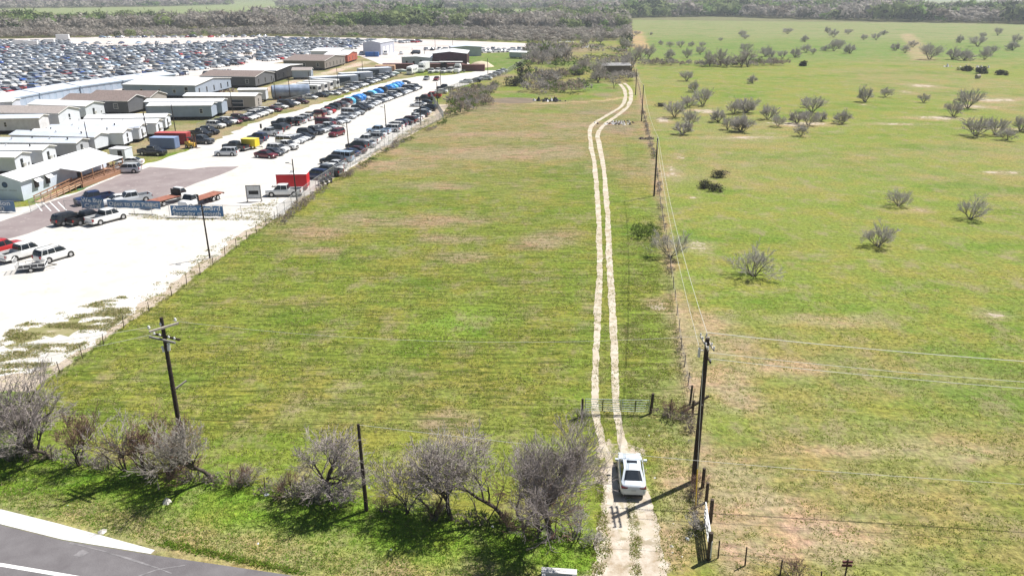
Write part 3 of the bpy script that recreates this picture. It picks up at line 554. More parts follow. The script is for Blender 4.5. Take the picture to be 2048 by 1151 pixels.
# ---- the hero: white sedan driving up the track, seen from behind and above
def hero():
    rear = G(1266, 997); f = G(1258, 926); d = f - rear; d.z = 0
    t = thing('white_sedan', 'white sedan with sunroof driving up the two-rut gravel track', 'car', (rear + d.normalized() * 2.25) + Vector((0, 0, .012)), math.atan2(d.y, d.x)); t.scale = (.95,) * 3
    S = SPEC['sedan']; W = .92; c = (1.08, -1.88, .18, -.92, .98, 1.47, .77, .55)
    b = MB(); st = [(2.45,.42,.38,.54),(2.40,.62,.28,.62),(2.25,.78,.22,.70),(2.0,.87,.20,.79),(1.6,.91,.19,.87),(1.0,.925,.19,.955),(0,.925,.19,1.0),(-1.3,.93,.19,1.03),(-1.8,.91,.20,1.06),(-2.1,.875,.22,1.07),(-2.32,.80,.27,1.04),(-2.42,.68,.36,.95),(-2.46,.55,.42,.82)]
    loft(b, cat_interp(st, 4)); zt, wt = c[5], c[7]
    # curved roof as a grid
    n = 8; V = []; 
    for i in range(n+1):
        for j in range(n+1):
            u = i/n; v = j/n*2-1; x = c[2]+.14 + (c[3]-.16-c[2]-.14)*u; z = zt - .01 + .055*math.sin(math.pi*u)**.8 - .055*abs(v)**3 - .0
            V.append((x, v*(wt*1.05), z))
    b.add(V, [(i*(n+1)+j, (i+1)*(n+1)+j, (i+1)*(n+1)+j+1, i*(n+1)+j+1) for i in range(n) for j in range(n)])
    for s in (-1, 1):
        b.bar((c[0]+.02, s*(c[6]), c[4]-.03), (c[2]+.05, s*(c[7]+.01), zt-.02), .08, .05)
        b.bar((c[1]-.02, s*(c[6]-.04), c[4]+.0), (c[3]-.04, s*(c[7]+.0), zt-.02), .14, .06)
        b.bar((-.38, s*(c[6]+.012), c[4]), (-.45, s*(c[7]+.03), zt-.04), .07, .03)
        b.bar((c[2]+.1, s*(c[7]+.02), zt-.035), (c[3]-.1, s*(c[7]+.02), zt-.035), .06, .05)
        for xw in S['wb']: b.tube((xw, s*(W-.13), S['r']), (xw, s*(W+.008), S['r']), S['r']+.055, n=20, mi=1)
    b.box(-2.47, -2.30, -.62, .62, .24, .36, 1); b.box(2.38, 2.47, -.5, .5, .32, .52, 1)
    HP = mat('pearl white paint', (.60, .655, .71), .28, var=.03, scale=2, coat=.7)
    for x, y0, y1 in ((-1.95,-.66,.66),(1.12,-.7,.7)): b.box(x-.008, x+.008, y0, y1, (1.075 if x < 0 else .985)+.0, (1.085 if x < 0 else .992), 1)
    for s in (-1, 1):
        for x in (.62, -.42, -1.35): b.box(x-.008, x+.008, s*.926-.006, s*.926+.006, .35, .98, 1)
        b.box(-.2, .0, s*.93-.01, s*.93+.01, .80, .83, 1)
    bo = b.obj('body', [HP, TRIM], t, smooth=True)
    try: bo.data.set_sharp_from_angle(angle=R(40))
    except Exception: pass
    g = MB(); g.add([(c[0]+.03,.48,c[4]-.02),(c[0]-.05,.74,c[4]-.02),(c[2]+.04,.55,zt-.03),(c[2]+.09,.35,zt-.02),(c[2]+.09,-.35,zt-.02),(c[2]+.04,-.55,zt-.03),(c[0]-.05,-.74,c[4]-.02),(c[0]+.03,-.48,c[4]-.02)], [(0,1,2,3),(0,3,4,7),(4,5,6,7)]); g.obj('windscreen', GLASS, t)
    g = MB(); g.add([(c[1]-.04,.45,c[4]+.06),(c[1]+.06,.68,c[4]+.06),(c[3]-.04,.53,zt-.03),(c[3]-.10,.33,zt-.02),(c[3]-.10,-.33,zt-.02),(c[3]-.04,-.53,zt-.03),(c[1]+.06,-.68,c[4]+.06),(c[1]-.04,-.45,c[4]+.06)], [(1,0,3,2),(0,7,4,3),(5,4,7,6)]); g.obj('rear_window', GLASS, t)
    for s in (-1, 1):
        g = MB(); g.add([(c[0]-.10, s*.80, 1.0), (-1.72, s*.79, 1.05), (c[3]-.02, s*.625, zt-.05), (c[2]-.0, s*.625, zt-.05)], [(0, 1, 2, 3)]); g.obj('side_window', GLASS, t)
        m = MB(); m.box(.72, .90, s*1.02-.13, s*1.02+.10, 1.0, 1.13); m.bar((.80, s*.86, 1.0), (.82, s*.98, 1.05), .05); m.obj('wing_mirror', HP, t)
        l = MB(); l.box(-2.445, -2.20, s*.62-.22, s*.62+.22, .84, .95); l.obj('taillight', mat('smoked tail lamp', (.10,.008,.008), .25, var=.05), t)
        l = MB(); l.box(2.20, 2.36, s*.66-.16, s*.66+.16, .58, .69); l.obj('headlight', LAMP, t)
    s_ = MB(); s_.box(-.28, .08, -.36, .36, zt+.030, zt+.046); s_.obj('sunroof', GLASS, t)
    p = MB(); p.box(-2.475, -2.45, -.16, .16, .66, .80); p.obj('licence_plate', PLATE, t)
    wm = wheel_mesh(.33, True).mesh('sedan_wheel_fine', [TYRE, RIM])
    for xw in S['wb']:
        for s in (-1, 1): part('wheel', wm, t, (xw, s*(W-.115), S['r']))
hero()

LOT = 0.012
def at(px, py, z=LOT): p = G(px, py); p.z = z; return p
DIRL = 82.5        # the lot's long axis
# ---- vehicles in front
def single(kind, colour, px, py, deg, label, group=None, scale=1.0): return car(kind, colour, at(px, py), R(deg), label, group, 2, scale)
GF = 'vehicles parked by the entrance'
single('pickup', 'red', 2, 507, 64, 'dark red pickup at the picture edge, beside the white pickup with open bed', GF, .95)
single('pickup', 'white', 50, 514, 62, 'white pickup with black open bed between the red pickup and a white SUV', GF, 1.0)
single('suv', 'white', 112, 518, 62, 'white SUV with sunroof next to the open white pickup', GF, 1.0)
single('suv', 'black', 140, 446, 58, 'black SUV, first of three vehicles parked outside the banner fence', GF, .95)
single('pickup', 'black', 176, 444, 58, 'black pickup between the black SUV and the white pickup at the banners', GF, .92)
single('pickup', 'white', 216, 443, 60, 'white pickup parked against the Open to the Public banner', GF, 1.0)
single('pickup', 'dark blue', 190, 405, 228, 'dark blue pickup behind the We Buy Cars banner', GF, 1.0)
single('sedan', 'white', 236, 407, 225, 'white sedan between the dark blue and silver pickups behind the banners', GF)
single('pickup', 'silver', 266, 405, 222, 'silver pickup behind the Open to the Public banner', GF, .98)
single('suv', 'silver', 256, 345, 186, 'silver SUV beside the office steps on the asphalt', GF, .98)
single('pickup', 'black', 306, 310, -12, 'black pickup beside the small white shed and blue container', GF)
single('suv', 'silver', 454, 311, 180, 'silver SUV driving alone across the white gravel', GF, .98)
single('pickup', 'black', 472, 300, 160, 'black canopy pickup hitched to the yellow trailer', GF, 1.0)
single('pickup', 'white', 569, 391, 184, 'white pickup parked in front of the red trailer', GF, 1.0)
single('suv', 'dark red', 674, 272, 250, 'dark red SUV driving alone in the gravel aisle', 'cars driving in the lot')
single('sedan', 'grey', 853, 160, 265, 'grey sedan driving on the gravel near the far end', 'cars driving in the lot')
single('sedan', 'dark red', 873, 161, 265, 'small red-brown car driving beside the grey sedan', 'cars driving in the lot')
single('sedan', 'white', 262, 330, 190, 'white sedan behind the silver SUV beside the office steps', GF)
# ---- rows of parked cars: (kind, colour, px, py)
def row(name, phrase, lst, deg, jit=3):
    lst = sorted(lst, key=lambda c: -c[3]); n_of = {}
    tot = {}
    for k, c, _, _ in lst: tot[(k, c)] = tot.get((k, c), 0) + 1
    for i, (k, c, px, py) in enumerate(lst):
        w = NM[k][2]; q = n_of.get((k, c), 0); n_of[(k, c)] = q + 1
        lab = f'{c} {w}, {nth(i)} from near end of {phrase}'
        car(k, c, at(px, py), R(deg + random.uniform(-jit, jit)), lab, name, 2 if py > 230 else 1)
def fill(p0, p1, n, kinds, cols):
    a, b = G(*p0), G(*p1); out = []
    for i in range(n):
        q = a.lerp(b, i / (n - 1)); px, py = proj(q.x, q.y, 0)
        out.append((kinds[i % len(kinds)], cols[i % len(cols)], px, py))
    return out
s, u, p, v, h = 'sedan', 'suv', 'pickup', 'van', 'hatch'
r1 = [(u,'black',420,268),(p,'black',402,273),(u,'white',433,256),(u,'black',447,252),(u,'white',458,248),(s,'dark red',467,247),(u,'maroon',480,242),(s,'white',494,240),(s,'white',502,237),(u,'white',512,234),(u,'white',521,231),(u,'white',531,227),(s,'dark red',548,223),(s,'white',560,217),(v,'black',573,214),(s,'white',585,210),(s,'maroon',603,207),(s,'white',621,198),
      (s,'black',643,194),(s,'white',656,190),(s,'white',668,190),(s,'white',684,186)] + fill((697,181), (783,152), 15, [s,u,s,u], ['white','silver','dark grey','white','white','black','silver'])
row('cars in the row beside the mobile homes', 'the row beside the mobile homes', r1, -20)
r2 = [(s,'dark grey',505,288),(u,'dark blue',516,281),(p,'silver',541,271),(u,'black',553,263),(s,'dark grey',563,258),(p,'black',566,252),(p,'black',582,250),(u,'silver',597,246),(u,'white',609,241),(p,'tan',621,238),(u,'dark red',635,233),(s,'silver',647,229),(s,'red',655,226),(s,'black',659,222),(u,'black',666,219),(u,'maroon',674,216),(s,'grey',684,213),(u,'dark red',690,209),
      (s,'dark grey',706,205),(s,'silver',725,199),(u,'dark grey',732,196),(u,'black',762,185),(s,'white',800,171),(s,'black',808,169)]
row('cars in the back row of the middle block', 'the middle block back row', r2, 162)
tarps = [(696,207),(711,202),(718,200),(740,193),(753,189),(776,181),(783,179),(789,176),(795,174)]
r3 = [(s,'dark red',533,315),(s,'dark grey',546,310),(u,'white',557,304),(p,'white',572,298),(v,'white',576,290),(u,'silver',590,286),(s,'silver',599,281),(s,'black',609,278),(u,'black',615,272),(p,'dark grey',626,268),(s,'silver',637,265),(s,'grey',645,262),(p,'silver',655,260),(v,'dark red',652,252),(s,'silver',672,248),(s,'silver',684,245),
      (s,'silver',695,237),(v,'silver',702,232),(u,'grey',713,229),(u,'black',719,223),(u,'black',727,220),(u,'silver',733,217)] + fill((741,211), (831,178), 17, [s,u,s,u,v], ['silver','white','dark grey','silver','white','silver','black'])
row('cars in the front row of the middle block', 'the middle block front row', r3, -20)
r4 = [(u,'dark blue',633,357),(p,'dark grey',655,350),(s,'white',661,342),(s,'silver',670,335),(u,'black',665,328),(v,'light blue',683,322),(s,'dark blue',699,311),(s,'maroon',711,306),(u,'black',714,298),(s,'silver',731,294),(p,'white',735,286),(u,'grey',746,281),(s,'silver',753,274),(p,'light blue',758,267),(u,'white',783,263),(u,'white',790,257),(u,'dark blue',797,253),
      (s,'dark grey',808,249),(u,'maroon',816,246),(s,'white',825,243),(s,'white',831,238),(u,'dark grey',841,233),(s,'silver',845,229),(s,'black',845,225),(u,'black',857,221)]
row('cars parked against the chain link fence', 'the row against the chain link fence', r4, 164)
r5 = [(s,'white',837,213),(s,'black',849,209),(p,'black',850,202),(p,'red',865,196),(s,'white',881,187),(p,'black',890,180)]
row('cars in the notch of the fence', 'the group in the fence notch', r5, 175)
r6 = [(s,'silver',932,166),(s,'black',950,164),(s,'silver',963,159),(s,'white',972,160),(s,'silver',981,154),(s,'grey',990,151),(s,'white',997,147),(s,'white',1004,144)]
row('cars along the far part of the fence', 'the short row along the far fence', r6, 170)
# blue tarpaulins over cars
TARP = mat('blue tarpaulin', (0.03, 0.22, 0.62), 0.45, var=0.25, scale=1.5, bump=0.5, bscale=3)
TARPC = mat('pale blue tarpaulin', (0.10, 0.45, 0.70), 0.45, var=0.2, scale=1.5, bump=0.5, bscale=3)
for i, (px, py) in enumerate(tarps):
    b = MB(); st = [(2.3,.75,.1,.8),(1.6,.95,.05,1.1),(1.0,.97,.05,1.4),(.4,.97,.05,1.8),(-1.2,.98,.05,1.85),(-1.9,.95,.05,1.5),(-2.3,.8,.1,1.2)]
    loft(b, st); o = b.obj('tarpaulin_covered_car', TARP if i % 3 else TARPC, None, smooth=True, loc=at(px, py), rotz=R(162))
    tag(o, f'{"blue" if i % 3 else "pale blue"} tarpaulin over a parked car, {nth(i)} covered one from the near end', 'covered car', 'cars under blue tarpaulins')

# ---- trailers, flatbeds, frame sign
def trailer(name, label, c, px, py, deg, L, W, H, roof, roofm=None, extras=None):
    t = thing(name, label, 'trailer', at(px, py), R(deg)); z0 = .55
    b = MB(); b.box(-L/2, L/2, -W/2, W/2, z0, H); b.obj('box_body', siding('panels ' + label[:12], c, .45, .5, 'X', .3), t)
    b = MB(); b.box(-L/2-.04, L/2+.04, -W/2-.04, W/2+.04, H, H+.06); b.obj('roof', roofm or WHITE, t)
    b = MB(); b.bar((L/2, -.5, z0-.05), (L/2+1.2, 0, z0-.1), .08); b.bar((L/2, .5, z0-.05), (L/2+1.2, 0, z0-.1), .08); b.tube((L/2+1.0, 0, .0), (L/2+1.0, 0, .7), .04); b.obj('tow_bar', TRIM, t)
    wm = wheel_mesh(.34).mesh('trailer_wheel', [TYRE, RIM])
    for x in (-.45, .35):
        for s_ in (-1, 1): part('wheel', wm, t, (x, s_*(W/2+.02), .34))
    if extras: extras(t, L, W, H)
    return t
def red_ex(t, L, W, H):
    d = MB(); x0 = .9; 
    for a, b_ in (((x0,0),(x0,1)),((x0+.9,0),(x0+.9,1))): pass
    d.box(1.1, 1.16, -W/2-.03, -W/2, .75, 2.5); d.box(1.9, 1.96, -W/2-.03, -W/2, .75, 2.5); d.box(1.1, 1.96, -W/2-.03, -W/2, 2.5, 2.56); d.obj('side_door', WTRIM, t)
    d = MB(); d.box(-.3, .4, -.3, .3, H+.06, H+.3); d.obj('roof_vent', CHROME, t)
trailer('red_cargo_trailer', 'large red enclosed trailer with white roof behind the white pickup', (0.62, 0.012, 0.02), 588, 378, 183, 5.0, 2.5, 2.75, None, extras=lambda t, L, W, H: red_ex(t, L, W, H))
trailer('yellow_cargo_trailer', 'small bright yellow enclosed trailer beside the black pickup', (0.80, 0.62, 0.03), 502, 297, -12, 3.2, 1.9, 2.1, None, roofm=mat('yellow roof', (0.82, 0.66, 0.10), .5))
def flatbed(label, px, py, deg, sc_=1.0):
    t = thing('flatbed_truck', label, 'truck', at(px, py), R(deg), 'flatbed trucks behind the banners'); t.scale = (.88,) * 3
    b = MB(); loft(b, [(3.9,.85,.5,1.2),(3.8,1.05,.45,1.35),(2.6,1.1,.45,1.5),(1.3,1.1,.45,1.55)]); b.bar((1.3,1.0,1.5),(1.5,.85,2.3),.14); b.bar((1.3,-1.0,1.5),(1.5,-.85,2.3),.14)
    b.box(1.45, 2.3, -.9, .9, 2.28, 2.42); b.obj('cab', paint('white'), t, smooth=False)
    g = MB(); cabin(g, 2.75, 1.38, 2.25, 1.45, 1.5, 2.3, 1.0, .88); g.obj('windows', GLASS, t)
    d = MB()
    for i in range(9): d.box(-5.2 + i*.7, -5.2 + (i+1)*.7 - .02, -1.25, 1.25, 1.10, 1.18)
    d.obj('deck', mat('red-brown deck planks', (0.30, 0.12, 0.08), .8, var=.3, scale=2), t)
    f = MB(); f.box(-5.2, 3.0, -.5, -.38, .72, 1.1); f.box(-5.2, 3.0, .38, .5, .72, 1.1); f.box(-5.25, -5.2, -1.25, 1.25, .9, 1.2); f.box(1.12, 1.2, -1.25, 1.25, 1.1, 2.2); f.obj('chassis', TRIM, t)
    wm = wheel_mesh(.48).mesh('truck_wheel', [TYRE, RIM])
    for x in (3.1, -2.6, -3.7):
        for s_ in (-1, 1): part('wheel', wm, t, (x, s_*1.0, .48))
flatbed('white cab truck with long red-brown flat deck, behind the Auction banner', 398, 409, 248)
flatbed('white cab truck with lowered brown deck behind the blank fence gap', 344, 405, 64)
def frame_sign():
    t = thing('frame_sign', 'grey standing metal frame with a dark slot on the gravel', 'sign', at(509, 403), R(4))
    b = MB(); w = 2.2; b.bar((-w/2,0,0),(-w/2,0,2.6),.12); b.bar((w/2,0,0),(w/2,0,2.6),.12); b.bar((-w/2,0,2.55),(w/2,0,2.55),.12); b.bar((-w/2,0,.5),(w/2,0,.5),.12); b.bar((-w/2,-.6,.04),(-w/2,.6,.04),.1); b.bar((w/2,-.6,.04),(w/2,.6,.04),.1); b.obj('frame', mat('dull frame steel', (.18,.18,.18), .6), t)
    b = MB(); b.box(-w/2+.08, w/2-.08, -.03, .03, .56, 1.15); b.box(-w/2+.08, w/2-.08, -.03, .03, 1.75, 2.48); b.box(-w/2+.08, -w/2+.35, -.03, .03, 1.15, 1.75); b.box(w/2-.35, w/2-.08, -.03, .03, 1.15, 1.75); b.obj('panel', mat('pale panel', (.62,.62,.62), .6), t)
    b = MB(); b.box(-w/2+.35, w/2-.35, .0, .05, 1.15, 1.75); b.obj('slot_screen', TRIM, t)
frame_sign()
def utility_trailer():
    t = thing('utility_trailer', 'small open white rail trailer parked behind the white SUV', 'trailer', at(66, 540), R(20))
    b = MB(); L, W = 3.0, 1.6
    for z in (.5, .95): 
        for s_ in (-1, 1): b.bar((-L/2, s_*W/2, z), (L/2, s_*W/2, z), .06)
        b.bar((L/2, -W/2, z), (L/2, W/2, z), .06)
    for x in (-1.5, -.75, 0, .75, 1.5):
        for s_ in (-1, 1): b.bar((x, s_*W/2, .45), (x, s_*W/2, .97), .05)
    b.obj('rails', WHITE, t)
    b = MB(); b.box(-L/2, L/2, -W/2, W/2, .42, .48); b.bar((L/2,-.6,.45),(L/2+1.1,0,.42),.07); b.bar((L/2,.6,.45),(L/2+1.1,0,.42),.07); b.obj('bed', TRIM, t)
    b = MB()
    for i in range(7): b.bar((-L/2, -W/2+i*W/6, .45), (-L/2-.25, -W/2+i*W/6, 1.65), .04)
    b.bar((-L/2-.25,-W/2,1.65),(-L/2-.25,W/2,1.65),.05); b.bar((-L/2-.1,-W/2,1.0),(-L/2-.1,W/2,1.0),.05); b.obj('ramp_gate', WHITE, t)
    wm = wheel_mesh(.30).mesh('small_wheel', [TYRE, RIM])
    for s_ in (-1, 1): part('wheel', wm, t, (0, s_*(W/2+.13), .30))
utility_trailer()
def motorcycle(px, py, deg, label):
    t = thing('motorcycle', label, 'motorcycle', at(px, py), R(deg), 'motorcycles beside the red trailer')
    wm = MB(); wm.tube((0,-.07,0),(0,.07,0),.31,n=14); wm.tube((0,-.08,0),(0,.08,0),.17,n=12,mi=1); wm = wm.mesh('motorcycle_wheel', [TYRE, RIM])
    part('wheel', wm, t, (.75,0,.31)); part('wheel', wm, t, (-.7,0,.31))
    b = MB(); loft(b, [(.5,.12,.75,.95),(.2,.2,.6,1.05),(-.1,.18,.5,1.0),(-.4,.16,.65,.85),(-.9,.14,.62,.8)]); b.box(-.25,.3,-.22,.22,.3,.62,1); b.bar((.75,0,.31),(.45,0,1.05),.08,mi=1); b.obj('body', [paint('black'), CHROME], t)
    b = MB(); b.bar((.42,-.4,1.12),(.42,.4,1.12),.05); b.obj('handlebar', CHROME, t)
    b = MB(); b.add([(.55,-.2,.95),(.55,.2,.95),(.35,.17,1.4),(.35,-.17,1.4)],[(0,1,2,3)]); b.add([(.53,-.2,.95),(.53,.2,.95),(.33,.17,1.4),(.33,-.17,1.4)],[(3,2,1,0)]); b.obj('windshield', WHITE, t)
for i, (px, py, l) in enumerate([(642, 371, 'nearest the red trailer corner'), (651, 368, 'in the middle'), (659, 364, 'beside the dark blue SUV')]): motorcycle(px, py, 130, f'black and chrome touring motorcycle, the one {l}')

# ---- big vehicles at the far end of the lot
def coach(label, px, py, deg, L=9, H=3.2):
    t = thing('motor_home', label, 'motor home', at(px, py), R(deg))
    b = MB(); loft(b, [(L/2,1.1,.5,H*.8),(L/2-.2,1.22,.4,H-.25),(L/2-.9,1.25,.4,H),(-L/2+.2,1.25,.4,H),(-L/2,1.2,.5,H-.1)]); b.obj('body', WHITE, t, smooth=False)
    b = MB(); b.box(L/2-.05, L/2+.03, -.95, .95, 1.5, 2.35); 
    for x in (-2, 0, 2): b.box(x-.5, x+.5, -1.28, 1.28, 1.6, 2.2)
    b.obj('windows', GLASS, t); wm = wheel_mesh(.45).mesh('coach_wheel', [TYRE, RIM])
    for x in (L/2-1.8, -L/2+2.2):
        for s_ in (-1, 1): part('wheel', wm, t, (x, s_*1.15, .45))
coach('white motor home facing the lot beside the brown containers', 825, 148, -100)
def semi(label, px, py, deg, colr='white', box=True):
    t = thing('semi_truck', label, 'truck', at(px, py), R(deg), 'large trucks at the far end of the lot')
    b = MB(); b.box(1.5, 3.4, -1.2, 1.2, .9, 3.3); loft(b, [(5.0,.95,.5,1.7),(4.8,1.1,.45,1.9),(3.4,1.2,.45,2.0)]); b.box(1.6, 3.2, -1.0, 1.0, 3.3, 3.8); b.obj('cab', paint(colr), t)
    b = MB(); b.box(3.36, 3.45, -1.0, 1.0, 2.1, 2.9); b.box(2.4, 3.2, -1.23, 1.23, 2.1, 2.8); b.obj('windows', GLASS, t)
    b = MB(); b.box(-3.5, 1.5, -.5, .5, .7, 1.0); b.obj('chassis', TRIM, t)
    if box: b = MB(); b.box(-5.5, 1.2, -1.25, 1.25, 1.2, 3.9); b.obj('box_body', WHITE, t)
    wm = wheel_mesh(.5).mesh('semi_wheel', [TYRE, RIM])
    for x in (4.2, -1.8, -3.0):
        for s_ in (-1, 1): part('wheel', wm, t, (x, s_*1.05, .5))
semi('white box truck between the motor home and the small white vans', 847, 144, -100)
semi('white semi tractor beside the brown flat trailer', 920, 145, -105, box=False)
for i, (k, px, py, c, l) in enumerate([(p,864,146,'white','beside the white box truck'),(u,875,145,'white','left of the pale boat'),(p,888,146,'white','in front of the dark red barn'),(v,901,145,'white','beside the white semi tractor')]):
    single(k, c, px, py, -100, f'{c} {NM[k][2]} facing the gravel {l}', 'vehicles facing the gravel at the far end')
def container(label, c, px, py, deg, L=12, W=2.4, H=2.6, z=0.05, grp=None, name='shipping_container', ct='container'):
    t = thing(name, label, ct, at(px, py), R(deg), grp)
    b = MB(); b.box(-L/2, L/2, -W/2, W/2, z, H); b.obj('shell', siding('corrugated ' + label[:14], c, .6, .4, 'X', .8), t)
    b = MB(); b.box(-L/2-.02, L/2+.02, -W/2-.02, W/2+.02, H, H+.06); b.obj('roof', mat('roof ' + label[:14], tuple(min(.8, x*1.4+.05) for x in c), .6), t)
    b = MB(); b.box(L/2, L/2+.04, -W/2+.1, -.02, z+.1, H-.1); b.obj('door', siding('corrugated ' + label[:14], c), t); b = MB(); b.box(L/2, L/2+.04, .02, W/2-.1, z+.1, H-.1); b.obj('door', siding('corrugated ' + label[:14], c), t)
    return t
BR = (0.12, 0.04, 0.035)
container('long brown container left of the white motor home', BR, 797, 140, 0, 13)
container('brown container behind the white box truck', BR, 868, 140, 0, 11)
container('brown container behind the white pickups by the barn', (0.10,0.035,0.03), 905, 140, 0, 10)
container('brown high-sided flat trailer right of the semi tractor', (0.13,0.045,0.035), 947, 142, -4, 9.5)
container('blue and grey container beside the red trailer van', (0.16,0.22,0.36), 331, 296, -4, 5.4, 2.3, 2.3)
container('red container beside the blue one, behind the equipment', (0.30,0.03,0.03), 348, 287, -4, 7.0, 2.3, 2.4)
trailer('camper_trailer', 'white camper trailer in front of the dark red barn', (0.7,0.7,0.7), 871, 138, 0, 7, 2.4, 2.9, None)
def awning():
    t = thing('white_canopy', 'long white canopy roof on posts before the dark red barn', 'canopy', at(902, 138), 0)
    b = MB(); b.box(-5, 5, -1.5, 1.5, 2.9, 3.1); b.obj('roof', WHITE, t); b = MB()
    for x in (-4.8, 0, 4.8):
        for y in (-1.4, 1.4): b.bar((x,y,0),(x,y,2.9),.12)
    b.obj('post', GALV, t)
awning()
def tent(label, px, py, w, h, c):
    b = MB(); n = 10; V = [(w*.5*math.cos(2*math.pi*i/n), w*.5*math.sin(2*math.pi*i/n), 0) for i in range(n)] + [(w*.28*math.cos(2*math.pi*i/n+.2), w*.26*math.sin(2*math.pi*i/n+.2), h*.72) for i in range(n)] + [(0.2,.1,h)]
    b.add(V, [(i,(i+1)%n,n+(i+1)%n,n+i) for i in range(n)] + [(n+i,n+(i+1)%n,2*n) for i in range(n)])
    tag(b.obj('gravel_heap' , c, None, loc=at(px,py)), label, 'heap')
tent('pale tan heap of sand on the lawn beyond the brown trailer', 962, 133, 12, 2.4, mat('sand heap', (.55,.46,.33), .95, var=.15, bump=.5, bscale=2))
tent('small white heap behind the brown trailer and barn corner', 933, 135, 5, 2.2, mat('white heap', (.72,.70,.66), .95, var=.1, bump=.5, bscale=2))
def boat(label, px, py, deg):
    t = thing('covered_boat', label, 'boat', at(px,py), R(deg), 'boats on the grass by the brown container')
    b = MB(); loft(b, [(3.2,.1,.9,1.3),(2.2,.7,.7,1.3),(0,1.0,.6,1.25),(-2.6,.95,.6,1.2)]); b.obj('hull', mat('boat hull', (.35,.48,.44), .4), t)
    b = MB(); loft(b, [(2.6,.4,1.25,1.4),(.5,.8,1.25,1.7),(-2.4,.8,1.2,1.4)]); b.obj('cover', mat('pale cover', (.66,.70,.66), .7), t)
    wm = wheel_mesh(.3).mesh('boat_trailer_wheel', [TYRE, RIM])
    for s_ in (-1,1): part('wheel', wm, t, (-.6, s_*.9, .3))
boat('pale green covered boat on the grass, nearer one', 787, 152, -30); boat('pale covered boat on the grass below the brown container', 802, 147, -20)
def big_tank():
    t = thing('storage_tank', 'large blue-grey steel tank lying on its side in the yard', 'tank', at(583, 197), R(20))
    b = MB(); b.tube((-5.6,0,2.2),(5.6,0,2.2),2.0,n=24); 
    b.tube((-5.75,0,2.2),(-5.6,0,2.2),1.7,2.0,n=24); b.obj('shell', mat('faded blue steel', (.26,.32,.42), .5, metal=.3, var=.3, scale=.6), t, smooth=False)
    b = MB()
    for x in (-3.5, 3.5): b.box(x-.3, x+.3, -1.6, 1.6, 0, .9)
    b.obj('cradle', RUST, t)
    b = MB(); b.tube((-5.80,0,2.2),(-5.76,0,2.2),1.55,n=24); b.obj('open_end', DARKV, t)
big_tank()
def bus(i, px, py, deg, label):
    t = thing('bus', label, 'bus', at(px,py), R(deg), 'white buses beside the storage containers')
    b = MB(); b.box(-5,5,-1.25,1.25,.45,3.0); b.obj('body', WHITE, t)
    b = MB()
    for k in range(7): b.box(-4.6+k*1.3,-3.6+k*1.3,-1.27,1.27,1.7,2.5)
    b.box(4.95,5.03,-1.05,1.05,1.5,2.6); b.obj('windows', GLASS, t)
    wm = wheel_mesh(.48).mesh('bus_wheel',[TYRE,RIM])
    for x in (3.2,-3.2):
        for s_ in (-1,1): part('wheel', wm, t, (x,s_*1.15,.48))
for i,(px,py) in enumerate([(612,188),(625,184),(637,180),(650,176)]): bus(i, px, py, -14, f'white bus with dark windows, {ORD[i]} of four from the tank')
def loader():
    t = thing('forklift', 'small yellow forklift in front of the red container', 'forklift', at(383, 296), R(-20))
    b = MB(); b.box(-1,.9,-.6,.6,.35,1.1); b.box(-1.1,-.6,-.6,.6,.4,1.4); b.obj('chassis', mat('machine yellow', (.7,.45,.08), .5), t)
    b = MB()
    for x in (-.8,.5):
        for y in (-.5,.5): b.bar((x,y,1.1),(x,y,2.2),.07)
    b.box(-.85,.55,-.55,.55,2.18,2.25); b.obj('roll_cage', TRIM, t)
    b = MB(); b.bar((1.0,-.35,.1),(1.0,-.35,2.8),.1); b.bar((1.0,.35,.1),(1.0,.35,2.8),.1); b.bar((1.0,-.3,.15),(2.1,-.3,.12),.08); b.bar((1.0,.3,.15),(2.1,.3,.12),.08); b.obj('mast', RUST, t)
    wm = wheel_mesh(.36).mesh('forklift_wheel',[TYRE,RIM])
    for x in (.6,-.7):
        for s_ in (-1,1): part('wheel', wm, t, (x,s_*.6,.36))
loader()
single('pickup', 'dark grey', 403, 287, -14, 'grey work truck behind the yellow forklift', GF)
def meter():
    t = thing('meter_post', 'dark box on a thin post standing in the gravel aisle', 'post', at(523, 265))
    b = MB(); b.tube((0,0,0),(0,0,1.3),.04,n=6); b.obj('post', TRIM, t); b = MB(); b.box(-.2,.2,-.15,.15,1.0,2.0); b.obj('box', TRIM, t)
meter()

